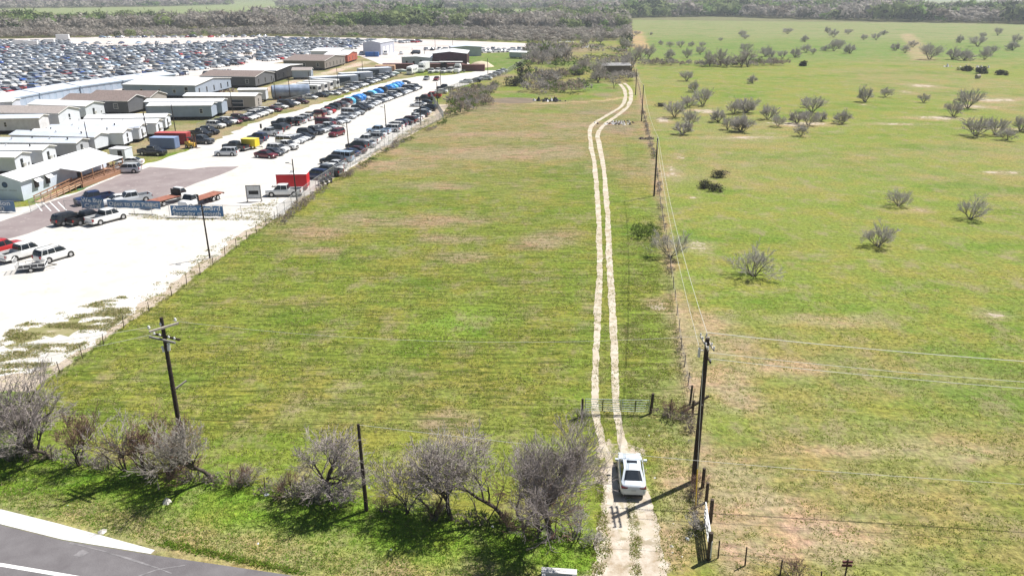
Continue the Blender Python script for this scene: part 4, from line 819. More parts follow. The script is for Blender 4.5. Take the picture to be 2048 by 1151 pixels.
# ---- the storage yard: thousands of cars; the nearest are individual cars, the rest one mass
def low_car(kind):
    S = SPEC[kind]; c = S['cab']; st = S['st']; b = MB(); W = S['W']; xf, xr = st[0][0], (st[-1][0] if kind != 'pickup' else -2.87); zb = c[4]
    V = []; 
    for x, w, z0, z1 in ((xf, W*.8, .3, st[1][3]-.12), (xf-.25, W, .28, st[1][3]), (c[0], W, .28, zb+.03), (c[1] if kind != 'pickup' else -.9, W, .28, zb+.05), (xr+.15, W, .28, zb), (xr, W*.85, .35, zb-.12)):
        V += [(x, w, z0), (x, w, z1*.93), (x, w*.8, z1), (x, -w*.8, z1), (x, -w, z1*.93), (x, -w, z0)]
    F = [(i*6+j, i*6+j+1, (i+1)*6+j+1, (i+1)*6+j) for i in range(5) for j in range(5)] + [(0,5,4,3,2,1), (30,31,32,33,34,35)]
    b.add(V, [f[::-1] for f in F], 0)
    V = [(c[0], c[6], zb), (c[1], c[6], zb), (c[1], -c[6], zb), (c[0], -c[6], zb), (c[2], c[7], c[5]-.04), (c[3], c[7], c[5]-.04), (c[3], -c[7], c[5]-.04), (c[2], -c[7], c[5]-.04)]
    b.add(V, [(0,4,5,1), (1,5,6,2), (2,6,7,3), (3,7,4,0)], 1)
    b.box(c[3]-.05, c[2]+.05, -c[7]-.02, c[7]+.02, c[5]-.04, c[5]+.02, 0)
    for x in S['wb']:
        for s_ in (-1, 1): b.box(x-.3, x+.3, s_*W-.12, s_*W+.012, .0, .6, 2)
    if kind == 'pickup': b.box(-2.7, -.95, -.85, .85, zb+.02, zb+.06, 2)
    return b
LOWK = ['sedan', 'suv', 'pickup', 'van', 'hatch']; LOW = {k: low_car(k).mesh(f'{k}_simple', [PAINT_SLOT, FARGLASS, TYRE]) for k in LOWK}
yard_poly = GP([(-60, 225), (0, 196), (166, 172), (300, 157), (361, 151), (408, 142), (461, 134), (491, 127), (549, 121), (599, 115.5), (620, 110), (690, 102), (722, 99), (726, 88), (850, 86), (845, 84), (700, 81), (549, 77), (500, 83), (416, 89), (366, 92), (210, 96), (150, 91), (130, 84), (0, 83), (-60, 84)])
ax = Vector((math.cos(R(70)), math.sin(R(70)))); cx = Vector((-ax.y, ax.x)); rs = np.random.RandomState(11)
spots = []
off = 0.0; k = 0
while off < 520:
    o0 = -60 + off; dirn = 1 if k % 2 == 0 else -1
    for j in range(0, 240):
        pnt = Vector((-60, 215)) + cx * (o0 - 40) + ax * (j * 3.35 - 150 + rs.uniform(-.25, .25)); spots.append((pnt.x, pnt.y, dirn, k))
    off += 5.6 if k % 2 == 0 else 9.8
    k += 1
spots = np.array(spots); ins = in_poly(spots[:, 0], spots[:, 1], yard_poly) & (rs.rand(len(spots)) > 0.20 + 0.3 * (fbm(spots[:, 0], spots[:, 1], 0.03, 3) > 0.62))
spots = spots[ins]
extra = []
for (a, b_, n) in [((205,76),(545,74.5),24),((170,88),(520,86),14),((855,101),(1085,101),19),((950,106),(1070,103),12),((1058,100),(1093,90),7),((700,110),(850,108),6),((420,151),(500,141),6)]:
    A, B = G(*a), G(*b_)
    for i in range(n):
        q = A.lerp(B, (i + rs.uniform(-.25, .25)) / n); extra.append((q.x, q.y, 1, 99))
dist = spots[:, 1] ; order = np.argsort(dist); spots = spots[order]
WCOL = ['white'] * 14 + ['silver'] * 7 + ['grey', 'dark grey', 'black', 'black', 'dark blue', 'light blue', 'light blue', 'blue', 'tan', 'red']
N_IND = 150; heading = {0: 172, 1: -8}
def pick(): return LOWK[[0,0,0,1,1,1,2,3,4,1][rs.randint(10)]], WCOL[rs.randint(len(WCOL))]
byrow = {}
for i in range(N_IND):
    x, y, d, k = spots[i]; kd, c = pick(); byrow.setdefault(int(k), []).append((x, y, d, kd, c))
rows_sorted = sorted(byrow, key=lambda k: -np.mean([s_[0] for s_ in byrow[k]]))
for ri, k in enumerate(rows_sorted):
    for j, (x, y, d, kd, c) in enumerate(sorted(byrow[k], key=lambda s_: s_[1])):
        o = put(NM[kd][0], LOW[kd], None, (x, y, LOT + .004), R((-20 if (d > 0 or rs.rand() < .5) else 160) + rs.uniform(-5, 5)))
        o.material_slots[0].link = 'OBJECT'; o.material_slots[0].material = paint(c)
        tag(o, f'{c} {NM[kd][2]}, {nth(j)} back in the {nth(ri)} yard row from the sheds', NM[kd][1], 'cars stored in the crowded yard')
PAL = ['white', 'silver', 'grey', 'dark grey', 'black', 'dark blue', 'light blue', 'blue', 'red', 'tan']
tmpl = {}
for kd in LOWK:
    me = LOW[kd]; me.calc_loop_triangles(); V = np.array([v_.co[:] for v_ in me.vertices]); T = np.array([t_.vertices[:] for t_ in me.loop_triangles]); mi = np.array([me.polygons[t_.polygon_index].material_index for t_ in me.loop_triangles]); tmpl[kd] = (V, T, mi)
AV, AT, AM, o_ = [], [], [], 0
rest = [tuple(s_) for s_ in spots[N_IND:]] + extra
for x, y, d, k in rest:
    kd, c = pick(); V, T, mi = tmpl[kd]; a = R((-20 if (d > 0 or rs.rand() < .5) else 160) + rs.uniform(-5, 5)) if k != 99 else R(rs.choice([80, 100, 5, 175, -95]))
    ca, sa = math.cos(a), math.sin(a)
    AV.append(np.stack([x + V[:, 0]*ca - V[:, 1]*sa, y + V[:, 0]*sa + V[:, 1]*ca, V[:, 2] + LOT + .004], -1)); AT.append(T + o_); o_ += len(V)
    ci = PAL.index(c); AM.append(np.where(mi == 0, ci, np.where(mi == 1, len(PAL), len(PAL) + 1)))
stuff(put('stored_cars_beyond', tri_mesh('stored_cars_beyond', np.concatenate(AV), np.concatenate(AT), [paint(c) for c in PAL] + [FARGLASS, TYRE], np.concatenate(AM))), 'dense mass of stored cars filling the yard behind the nearest rows')
for i, (px, py, L, hh) in enumerate([(45, 92, 9, 3.6), (63, 93, 8, 3.4), (100, 88, 6, 3.0), (127, 82, 8, 4.2)]):
    b = MB(); b.box(-L/2, L/2, -1.25, 1.25, 1.0, hh); b.box(-L/2-.3, -L/2, -1.1, 1.1, .6, 2.4); b.box(-L/2, L/2, -1.0, 1.0, .5, 1.0, 1)
    for x in (-L/2+1, L/2-1.2): b.box(x-.5, x+.5, -1.15, 1.15, 0, 1.0, 1)
    tag(b.obj('box_truck', [WHITE, TRIM], None, loc=at(px, py), rotz=R(10)), f'white box truck at the back of the crowded yard, {ORD[i]} from the left', 'truck', 'box trucks at the back of the yard')
# ================================================================ BUILDINGS
WINF = {}
def window(t, x, y, z, w, h, face, frame=None, door=False):
    "face 'e': on the end wall (y = 0, looking right), 's': on the side wall (x = 0, looking to the camera)"
    key = (round(w, 2), round(h, 2), face, (frame or WTRIM).name, door)
    if key not in WINF:
        f, p = MB(), MB(); d = .035
        if face == 'e':
            for a, b_, c_, e_ in ((-w/2-.09, w/2+.09, h, h+.1), (-w/2-.09, w/2+.09, -.1, 0)): f.box(a, b_, -d, .0, c_, e_)
            for a in (-w/2-.09, w/2): f.box(a, a+.09, -d, 0, 0, h)
            f.box(-w/2, w/2, -d, 0, h*.48, h*.53) if not door else None
            p.box(-w/2, w/2, -.018, 0, 0, h)
        else:
            for c_, e_ in ((h, h+.1), (-.1, 0)): f.box(-d, 0, -w/2-.09, w/2+.09, c_, e_)
            for a in (-w/2-.09, w/2): f.box(-d, 0, a, a+.09, 0, h)
            f.box(-d, 0, -w/2, w/2, h*.48, h*.53) if not door else None
            p.box(-.018, 0, -w/2, w/2, 0, h)
        WINF[key] = (f.mesh('window_frame', frame or WTRIM), p.mesh('pane', PANE if not door else WTRIM))
    fm, pm = WINF[key]; nm = 'door' if door else 'window'
    o = part(nm, fm, t, (x, y, z)); part('pane' if not door else 'door_leaf', pm, o); return o
def home(label, A, C, L, h, wall, roof, W=None, rise=.55, theta=None, endw='none', sidew=(), group=None, base=.75, over=.25, trim=None, vents=0, nm='mobile_home', ct='mobile home', trusses=0, sloped='gable'):
    a = G(*A); c = G(*C); W = W or (c - a).length; th = theta if theta is not None else math.atan2(c.y - a.y, c.x - a.x)
    t = thing(nm, label, ct, (a.x, a.y, .0), th, group)
    b = MB(); b.box(0, W, 0, L, base, h); b.add([(0,0,h),(W,0,h),(W/2,0,h+rise)], [(0,1,2)]); b.add([(0,L,h),(W,L,h),(W/2,L,h+rise)], [(0,2,1)]); b.obj('wall', wall, t)
    r = MB(); e = over; tk = .12
    for s_ in (0, 1):
        x0, x1 = (-e, W/2) if s_ == 0 else (W+e, W/2); z0 = h - e*rise/(W/2)
        V = [(x0,-e,z0),(x1,-e,h+rise),(x1,L+e,h+rise),(x0,L+e,z0)]; V += [(x,y,z+tk) for x,y,z in V]
        F = [(0,1,2,3),(4,7,6,5),(0,4,5,1),(1,5,6,2),(2,6,7,3),(3,7,4,0)]; r.add(V, F if s_ == 1 else [f[::-1] for f in F])
    r.obj('roof', roof, t)
    f = MB(); tr = trim or WTRIM
    f.bar((-e,-e-.02,h-e*rise/(W/2)+.02),(W/2,-e-.02,h+rise+.02),.05,.16); f.bar((W+e,-e-.02,h-e*rise/(W/2)+.02),(W/2,-e-.02,h+rise+.02),.05,.16)
    f.bar((-e-.02,-e,h-e*rise/(W/2)+.05),(-e-.02,L+e,h-e*rise/(W/2)+.05),.05,.16); f.obj('fascia', tr, t)
    if base > .3:
        u = MB(); u.box(.25, W-.25, .25, L-.25, base-.28, base)
        for k in range(int(L/3)+1):
            for x in (.9, W-.9): u.box(x-.2, x+.2, min(L-.6, .7+k*3)-.2, min(L-.6, .7+k*3)+.2, 0, base-.28)
        u.obj('chassis', DARKV, t)
    if endw == 'double':
        window(t, W/2, 0, base+.35, .45, .55, 'e', TRIM); window(t, W/2, 0, base+1.35, .45, .6, 'e', TRIM)
    elif endw == 'oval':
        window(t, W*.42, 0, base+.45, .55, 1.35, 'e', TRIM); m = MB(); m.box(W*.42-.1, W*.42+.55, -.42, -.04, base+.5, base+1.1); m.obj('air_conditioner', mat('ac casing', (.5,.5,.48), .6), t)
        m = MB(); m.box(W*.80, W*.80+.22, -.12, 0, base+.55, base+.95); m.obj('meter_box', GALV, t)
    elif endw == 'strip':
        n = max(3, int(W/4.6))
        for k in range(n): window(t, (k+.5)*W/n, 0, base+.6, .5, 1.4, 'e', TRIM)
    for (y, z, w, hh) in sidew: window(t, 0, y, base+z, w, hh, 's')
    if vents:
        for k in range(vents):
            y = (k+.6)*L/vents*.95; x = W*.3 + (k % 3)*.35
            v_ = MB(); v_.tube((x,y,h+.25),(x,y,h+rise+.35),.13,n=7); v_.obj('vent_pipe', CHROME if k % 2 else TRIM, t)
    return t
SW = siding('white siding', (.73,.77,.84), .55); SG = siding('pale grey siding', (.46,.48,.52), .6); SD = siding('dark grey siding', (.13,.135,.15), .7); SB = siding('blue-grey siding', (.36,.42,.52), .6); ST = siding('tan-grey siding', (.40,.37,.34), .6)
R3 = [(3,1.0,.7,.8),(7,1.0,.7,.8),(12,1.0,.7,.8)]
home('white single-wide with air conditioner, nearest the office at the picture edge', (35.6,350.5), (67.8,339.5), 20, 3.25, SW, ROOFW, W=4.5, endw='oval', vents=3, group='white single-wide homes in the near cluster')
home('white single-wide with air conditioner, second behind the office', (90,334.5), (117.3,324.5), 20, 3.25, SW, ROOFW, W=4.5, endw='oval', vents=4, group='white single-wide homes in the near cluster')
home('pale grey single-wide with air conditioner just above the office roof', (157,318.5), (184,309), 20, 3.2, SG, ROOFG, W=4.5, endw='oval', vents=5, group='white single-wide homes in the near cluster')
home('white single-wide with grey weathered roof and blank end behind the office', (193,305.5), (215,299), 19, 3.2, SW, ROOFG, W=4.5, vents=3, group='white single-wide homes in the near cluster')
home('white single-wide with two small end windows left of the small white shed', (249.3,296), (267.5,288), 19, 3.2, SW, ROOFW, W=4.6, endw='double', vents=3, group='white single-wide homes in the near cluster')
home('white single-wide with air conditioner and steps, left of the blue container', (281,285), (297,277), 19, 3.2, SW, ROOFG, W=4.6, endw='oval', vents=2, group='white single-wide homes in the near cluster')
home('white single-wide with air conditioner directly behind the blue container', (315,274.5), (332.7,265.5), 20, 3.2, SW, ROOFW, W=4.6, endw='oval', vents=4, group='white single-wide homes in the near cluster')
home('white single-wide behind the light pole, farthest of the near cluster', (333,262), (349,253), 18, 3.2, SW, ROOFW, W=4.6, endw='oval', vents=2, group='white single-wide homes in the near cluster')
home('long off-white home with small windows alone on straw grass', (82.5,266.5), (105,258), 24, 3.5, mat('stained white siding', (.66,.66,.69), .6, var=.12, scale=.8), ROOFG, W=5.2, endw='none', sidew=[(7.5,.9,.5,1.0),(13,1.2,.45,.45)], rise=.5)
home('double-wide white home with brown roof and peaked dormer', (121,256), (162.4,245), 22, 3.5, SW, ROOFD, W=8.8, endw='double', sidew=[(3,1,.7,.9),(8,1,.7,.9)], rise=1.1)
home('white home with bright white roof, dark vents and rear air conditioner', (174.6,240), (210.2,232.5), 17, 3.5, SW, ROOFW, W=7, endw='oval', sidew=[(5,1.5,1.2,.5),(8,1.5,.9,.5),(12,1.5,1.2,.5)], rise=.8)
home('dark grey double-wide with brown roof and framed windows', (259,230.5), (292,222), 19, 3.7, SD, ROOFB, W=9, sidew=[(3.5,1,1.1,1.2),(9,1,1.1,1.2),(14,1,1.1,1.2)], rise=1.2)
home('pale beige double-wide with brown roof behind the dark grey one', (303,222), (345,211), 18, 3.7, ST, ROOFB, W=9, endw='double', sidew=[(3,1,1.0,1.2)], rise=1.2)
home('slate blue home with row of small square windows under the white sheds', (393,197), (457,181), 24, 3.9, SB, ROOFW, W=24, endw='strip', sidew=[(3,.6,1.0,2.0),(7,.9,.8,.9),(12,.9,.8,.9),(18,.9,.8,.9),(24,.9,.8,.9)], rise=1.2, nm='modular_building', ct='modular building')
home('dark grey home with brown roof and three stepped end bays', (512,176.5), (549,167), 20, 3.8, SD, ROOFB, W=16, endw='strip', sidew=[(3,.9,1.0,1.2),(12,.9,1.0,1.2)], rise=1.3)
home('flat white-roofed building with black side and striped white end', (554,164), (600,151), 17, 4.0, mat('black siding', (.03,.03,.035), .6), ROOFW, W=28, endw='strip', rise=.7, nm='modular_building', ct='modular building')
home('long brown-roofed house with two small gables before the crowded yard', (650,141), (690,130), 18, 3.9, siding('taupe siding', (.22,.20,.18), .7), ROOFB, W=28, endw='strip', sidew=[(3,.9,1,1.2),(9,.9,1,1.2)], rise=1.4)
home('small red-brown house at the yard road bend', (696,127), (724,118), 11, 3.8, siding('brick red siding', (.42,.10,.06), .7), ROOFW, W=18, endw='strip', rise=1.0)
home('white house with pale roof beyond the red-brown one', (678,119), (700,113), 14, 3.8, SW, ROOFW, W=22, rise=.9)
home('small grey cabin behind the blue steel tank', (623,159), (632,153), 7, 3.4, SB, ROOFD, W=5, endw='double', rise=.8)
home('blue-grey trailer home with small double window and low end section', (425,239), (440,231), 16, 3.6, SB, ROOFW, W=5, endw='none', sidew=[(2.6,.9,.7,1.1)], rise=.45)
home('pale blue-grey trailer home with white roof behind the low section', (446,232), (460,225), 20, 3.8, SB, ROOFW, W=5, endw='none', rise=.45)
home('grey trailer home with white door and dark porch opening', (512,220), (528,213), 20, 3.8, ST, ROOFW, W=6, endw='double', sidew=[(5,.2,3.2,1.9)], rise=.5)
home('small pale grey site office beside the yard fence', (533,204), (541,199), 8, 3.6, siding('light grey panel', (.60,.63,.68), .6), ROOFW, W=3.4, sidew=[(3.6,.6,.8,1.3)], rise=.3)
home('low white shed with pale door at the left picture edge', (28,226), (44,219), 22, 3.0, mat('lilac grey panel', (.52,.54,.62), .6), ROOFW, W=7, rise=.4, base=.05)
def small_shed():
    t = thing('small_shed', 'small white shed beside the near homes on grass', 'shed', at(252, 321, 0), R(83))
    b = MB(); b.box(0, 2.6, 0, 3.2, 0, 2.2); b.obj('wall', SW, t); r = MB(); r.box(-.1, 2.7, -.1, 3.3, 2.2, 2.3); r.obj('roof', ROOFW, t); d = MB(); d.box(-.03, 0, .6, 1.5, .05, 1.95); d.obj('door', TRIM, t)
small_shed()
# white shed row: four stepped long sheds along the yard
for i, (A, B_, l) in enumerate([((60,209),(80,205),'nearest, cut by the low white shed'),((82,204.5),(161,189.5),'second'),((163,189.5),(246,177),'third'),((248,177),(297,170),'fourth'),((298,170),(352,163),'last, behind the slate blue building')]):
    a, b_ = G(*A), G(*B_)
    if i == 0: a = a + (a - b_).normalized() * 12
    L = (b_ - a).length; th = math.atan2(b_.y - a.y, b_.x - a.x)
    t = thing('storage_shed', f'long pale storage shed, {l} of the stepped row' if i in (1,2,3) else f'long pale storage shed of the stepped row, {l}', 'shed', (a.x, a.y, 0), th, 'stepped row of storage sheds')
    w = MB(); w.box(.1, L-.1, 0, 11, 0, 2.6); w.obj('wall', siding('shed steel', (.34,.42,.52), .5, .4, 'X'), t)
    r = MB(); V = [(0,-.2,2.6),(L,-.2,2.6),(L,5.5,3.5),(0,5.5,3.5),(L,11.2,2.6),(0,11.2,2.6)]; V += [(x,y,z+.1) for x,y,z in V]
    r.add(V, [(0,3,2,1),(3,5,4,2),(6,7,8,9),(9,8,10,11),(0,1,7,6),(5,11,10,4),(0,6,9,3),(3,9,11,5),(1,2,8,7),(2,4,10,8)]); r.obj('roof', ROOFG, t)
    f = MB(); f.box(0, L, -.26, -.20, 2.35, 2.7); f.obj('fascia', siding('shed steel', (.34,.42,.52)), t)
    for k in range(int(L/3.2)):
        d = MB(); d.box(1+k*3.2, 3.2+k*3.2, -.04, 0, .05, 2.2); d.obj('roller_door', siding('roller door', (.38,.45,.55), .5, .15), t)
# storage containers in a diagonal line with dark doors
for i, (px, py, L, l) in enumerate([(668,172,17,'nearest, with long dark side'),(712,164,12,'second, with a dark doorway'),(750,154,13,'third, with a dark doorway')]):
    t = container(f'long pale storage unit in the fenced strip, {l}', (.45,.48,.55), px, py, 33, L, 4, 3.4, grp='pale storage units in the fenced strip', name='storage_unit', ct='storage unit')
    d = MB(); d.box(-L/2+1.5 if i else -L/2+.2, 1.0 if i else L/2-3, -2.06, -2.0, .3, 2.9); d.obj('opening', mat('dark opening', (.05,.07,.10), .6), t)
container('faded orange container with dark round hole at the end of the storage units', (.55,.34,.22), 771, 146, 0, 8, 3, 3.0)
# metal barns
def barn(label, A, B_, D, h, rise, wallm, roofm, ridge='x', extra=None, side=None):
    a, b_ = G(*A), G(*B_); W = (b_ - a).length; th = math.atan2(b_.y - a.y, b_.x - a.x); t = thing('metal_barn', label, 'barn', (a.x, a.y, 0), th)
    b = MB(); b.box(0, W, 0, D, 0, h); b.add([(0,0,h),(W,0,h),(W/2,0,h+rise)], [(0,1,2)]); b.add([(0,D,h),(W,D,h),(W/2,D,h+rise)], [(0,2,1)]); b.obj('wall', wallm, t)
    r = MB(); e = .3
    for s_ in (0, 1):
        x0, x1 = (-e, W/2) if s_ == 0 else (W+e, W/2); V = [(x0,-e,h-.05),(x1,-e,h+rise),(x1,D+e,h+rise),(x0,D+e,h-.05)]; V += [(x,y,z+.14) for x,y,z in V]
        F = [(0,1,2,3),(4,7,6,5),(0,4,5,1),(1,5,6,2),(2,6,7,3),(3,7,4,0)]; r.add(V, F if s_ else [f[::-1] for f in F])
    r.obj('roof', roofm, t)
    if extra: extra(t, W, D, h)
    return t
MAR = siding('dark maroon steel', (.055,.012,.028), .5, .35, 'X'); GST = siding('grey steel', (.46,.48,.56), .5, .35, 'X')
def bdoors(t, W, D, h): 
    d = MB(); d.box(W*.2, W*.42, -.05, 0, 0, h*.75); d.obj('roller_door', siding('maroon door', (.08,.02,.035), .5, .2), t)
barn('tall dark maroon metal barn with white roof', (866,136), (934,136), 20, 6.0, .8, MAR, ROOFW, extra=bdoors)
def gdoors(t, W, D, h):
    for x in (2.0, 5.4): d = MB(); d.box(x, x+.9, -.05, 0, 0, 2.6); d.obj('door', TRIM, t)
    d = MB(); d.box(9, 9.8, -.05, 0, 2.6, 3.2); d.obj('window', PANE, t)
barn('lower pale grey metal shed attached left of the maroon barn', (804,134), (864.5,136), 15, 4.2, .4, siding('pale steel', (.50,.54,.62), .5, .35, 'X'), ROOFW, extra=gdoors)
barn('grey metal workshop with white side by the crowded yard', (727,110), (762,110.5), 22, 6.2, .9, GST, ROOFW, extra=lambda t, W, D, h: [MBx.obj('roller_door', WTRIM, t) for MBx in [MB().box(W, W+.06, 3+k*6, 7+k*6, 0, 4.2) for k in range(3)]])
barn('long low white-roofed shed behind the maroon barn', (905,113), (963,112), 12, 4.5, .5, GST, ROOFG)
for i, px in enumerate([736, 745, 753]):
    tag(MB().box(-1.2,1.2,-1,1,0,2.2).box(-1.25,1.25,-1.05,1.05,2.2,2.28).obj('blue_dumpster', mat('blue plastic', (.03,.14,.42), .5), None, loc=at(px, 113.5)), f'blue bin, {ORD[i]} from the left before the grey workshop', 'bin', 'blue bins before the grey workshop')

# ---- the office
def office():
    a = G(48, 402); th = R(84); L = 22.8; W = 5.8; h = 3.2; base = .8
    t = thing('auction_office', 'white office building with gable logo, covered porch and wooden ramp', 'office building', (a.x, a.y, 0), th)
    wm = siding('office siding', (.66,.73,.84), .55)
    b = MB(); b.box(0, L, 0, W, .05, h); b.add([(0,0,h),(0,W,h),(0,W/2,h+.9)], [(0,2,1)]); b.add([(L,0,h),(L,W,h),(L,W/2,h+.9)], [(0,1,2)]); b.obj('wall', wm, t)
    r = MB()
    for s_ in (0, 1):
        y0, y1 = (-.4, W/2) if s_ == 0 else (W+.4, W/2); V = [(-.3,y0,h-.1),(L+.3,y0,h-.1),(L+.3,y1,h+.92),(-.3,y1,h+.92)]; V += [(x,y,z+.12) for x,y,z in V]
        F = [(0,1,2,3),(4,7,6,5),(0,4,5,1),(1,5,6,2),(2,6,7,3),(3,7,4,0)]; r.add(V, [f[::-1] for f in F] if s_ else F)
    r.obj('roof', ROOFW, t)
    g = MB(); g.tube((-.04, W*.46, 2.55), (0, W*.46, 2.55), .46, n=28); g.tube((-.05, W*.46, 2.55), (-.04, W*.46, 2.55), .36, n=24, mi=1); lg = g.obj('round_logo', [mat('logo navy', (.015,.03,.08), .5), mat('logo blue', (.05,.10,.20), .5)], t)
    lt = MB(); rr = random.Random(4); y = W*.72
    while y > W*.14:
        w_ = rr.uniform(.10,.20); lt.box(-.012, 0, y-w_, y, 1.62, 1.75); y -= w_ + .07
        if rr.random() < .12: y -= .25
    lt.obj('lettering', mat('grey letters', (.30,.33,.38), .6), t)['kind'] = 'stuff'
    for x in (3.6, 6.4):
        window(t, x, 0, base+.7, .9, 1.2, 'e', TRIM)
        aw = MB(); aw.add([(x-.75,0,base+2.2),(x+.75,0,base+2.2),(x+.75,-.8,base+1.6),(x-.75,-.8,base+1.6)], [(0,3,2,1)]); aw.add([(x-.75,0,base+2.24),(x+.75,0,base+2.24),(x+.75,-.8,base+1.64),(x-.75,-.8,base+1.64)], [(0,1,2,3)]); aw.obj('awning', WHITE, t)
    # porch
    pr = MB(); V = [(9.3,-.3,h),(22,-.3,h),(22,-4.0,2.75),(9.3,-4.0,2.75)]; V += [(x,y,z+.14) for x,y,z in V]; pr.add(V, [(0,1,2,3),(4,7,6,5),(0,4,5,1),(1,5,6,2),(2,6,7,3),(3,7,4,0)]); pr.obj('porch_roof', ROOFW, t)
    for x in (9.6, 12.7, 15.8, 18.9, 21.8): p_ = MB(); p_.box(x-.07,x+.07,-3.95,-3.81,0,2.8); p_.obj('porch_post', WOODB, t)
    d = MB(); d.box(9.3, 22, -4.0, 0, .62, .74); d.obj('porch_deck', mat('deck boards', (.36,.20,.13), .8, var=.25), t)
    sk = MB(); sk.box(9.3, 21.9, -3.98, -3.92, .05, .62); sk.obj('porch_skirt', WOODB, t)
    rl = MB()
    for z in (1.25, 1.7): rl.bar((9.6,-3.9,z),(21.8,-3.9,z),.07)
    for k in range(30): rl.bar((9.8+k*.41,-3.9,.74),(9.8+k*.41,-3.9,1.7),.035)
    rl.obj('porch_railing', WOODB, t)
    rp = MB(); V = [(9.3,-2.2,.72),(9.3,-3.8,.72),(-.6,-3.8,.08),(-.6,-2.2,.08)]; V += [(x,y,z-.1) for x,y,z in V]; rp.add(V, [(0,3,2,1),(4,5,6,7),(0,1,5,4),(1,2,6,5),(2,3,7,6),(3,0,4,7)]); rp.obj('ramp', mat('ramp boards', (.50,.34,.22), .8, var=.2), t)
    rr_ = MB()
    for y in (-2.2, -3.8):
        for z in (.95, .50): rr_.bar((9.3,y,.7+z),(-.6,y,.05+z),.09,.16)
        for k in range(7): x = 9.2 - k*1.6; zz = .7-(9.3-x)*.065; rr_.bar((x,y,0),(x,y,zz+1.0),.1)
    rr_.obj('ramp_railing', WOODB, t)
    st = MB()
    for k in range(4): st.box(22+k*.3, 22.3+k*.3, -3.6, -2.0, 0, .62-k*.15)
    st.obj('steps', mat('reddish steps', (.34,.12,.08), .8), t)
    dd = MB(); dd.box(14, 15, -.05, 0, .75, 2.8); dd.obj('door', PANE, t)
    window(t, 20.3, 0, base+.8, .5, 1.3, 'e', TRIM)
office()

# ---- banners on the entrance fence
BAN = mat('banner blue', (.055,.16,.33), .55, var=.08, scale=.5); BANT = mat('banner lettering', (.72,.76,.78), .6, var=0)
def fence_panel_posts(t, p0, p1, hgt, step, m=GALV, r=.035):
    n = max(1, round((p1 - p0).length / step)); me = MB().tube((0,0,0),(0,0,hgt),r,n=6).mesh('fence_post', m)
    for i in range(n + 1): q = p0.lerp(p1, i / n); part('post', me, t, (q.x, q.y, 0))
def banner(label, lines, A, B_, h, z0=.25, size=1.0, sag=.05):
    a, b_ = at(*A, 0), at(*B_, 0); W = (b_ - a).length; th = math.atan2(b_.y - a.y, b_.x - a.x)
    t = thing('banner', label, 'banner', (a.x, a.y, 0), th)
    n = 14; V, F = [], []
    for i in range(n+1):
        for j in range(5):
            z = z0 + h*j/4 + (.04*math.sin(i*1.7) if j in (0,4) else 0); V.append((W*i/n, .03*math.sin(i*1.3+j*.8), z))
    k = len(V); V += [(x, y+.015, z) for x, y, z in V]
    for i in range(n):
        for j in range(4): a0 = i*5+j; F += [(a0,a0+5,a0+6,a0+1),(k+a0,k+a0+1,k+a0+6,k+a0+5)]
    MB().add(V, F).obj('sheet', BAN, t)
    for li, tx in enumerate(lines):
        cu = bpy.data.curves.new('banner_text', 'FONT'); cu.body = tx; cu.size = size; cu.align_x = 'CENTER'; cu.align_y = 'CENTER'; cu.offset = .014*size; cu.extrude = .006; cu.space_character = 1.05
        cu.materials.append(BANT); o = bpy.data.objects.new('lettering', cu); col.objects.link(o); o.parent = t
        o.location = (W/2, -.07, z0 + h*(1 - (li + .5)/len(lines))); o.rotation_euler = (R(90), 0, 0)
        dg = bpy.context.evaluated_depsgraph_get(); me = bpy.data.meshes.new_from_object(o.evaluated_get(dg)); loc, rot = o.location.copy(), o.rotation_euler.copy(); bpy.data.objects.remove(o)
        o = bpy.data.objects.new('lettering', me); col.objects.link(o); o.parent = t; o.location = loc; o.rotation_euler = rot; xs_ = [v_.co.x for v_ in me.vertices]; wd = max(xs_) - min(xs_)
        o.scale = ((W*.92)/wd if wd > W*.92 else min(1.3, W*.92/wd), 1, 1)
    return t
banner('blue banner reading Auction on 3rd Saturday of month', ['Auction on 3rd', 'Saturday of month'], (343.5, 434.5), (447.5, 436), 1.55, size=.88)
banner('blue banner reading Open to the Public on the fence', ['Open to the Public!'], (217.5, 424.5), (323, 427.5), 1.2, z0=.75, size=.86)
banner('dark blue banner reading We Buy Cars by the gate', ['We Buy', 'Cars!'], (166, 424), (211, 425.5), 1.7, z0=.6, size=.9)
banner('blue banner reading Auction 200 at the left picture edge', ['Auction', '200'], (-34, 423), (32, 424.5), 1.7, z0=.1, size=.95)

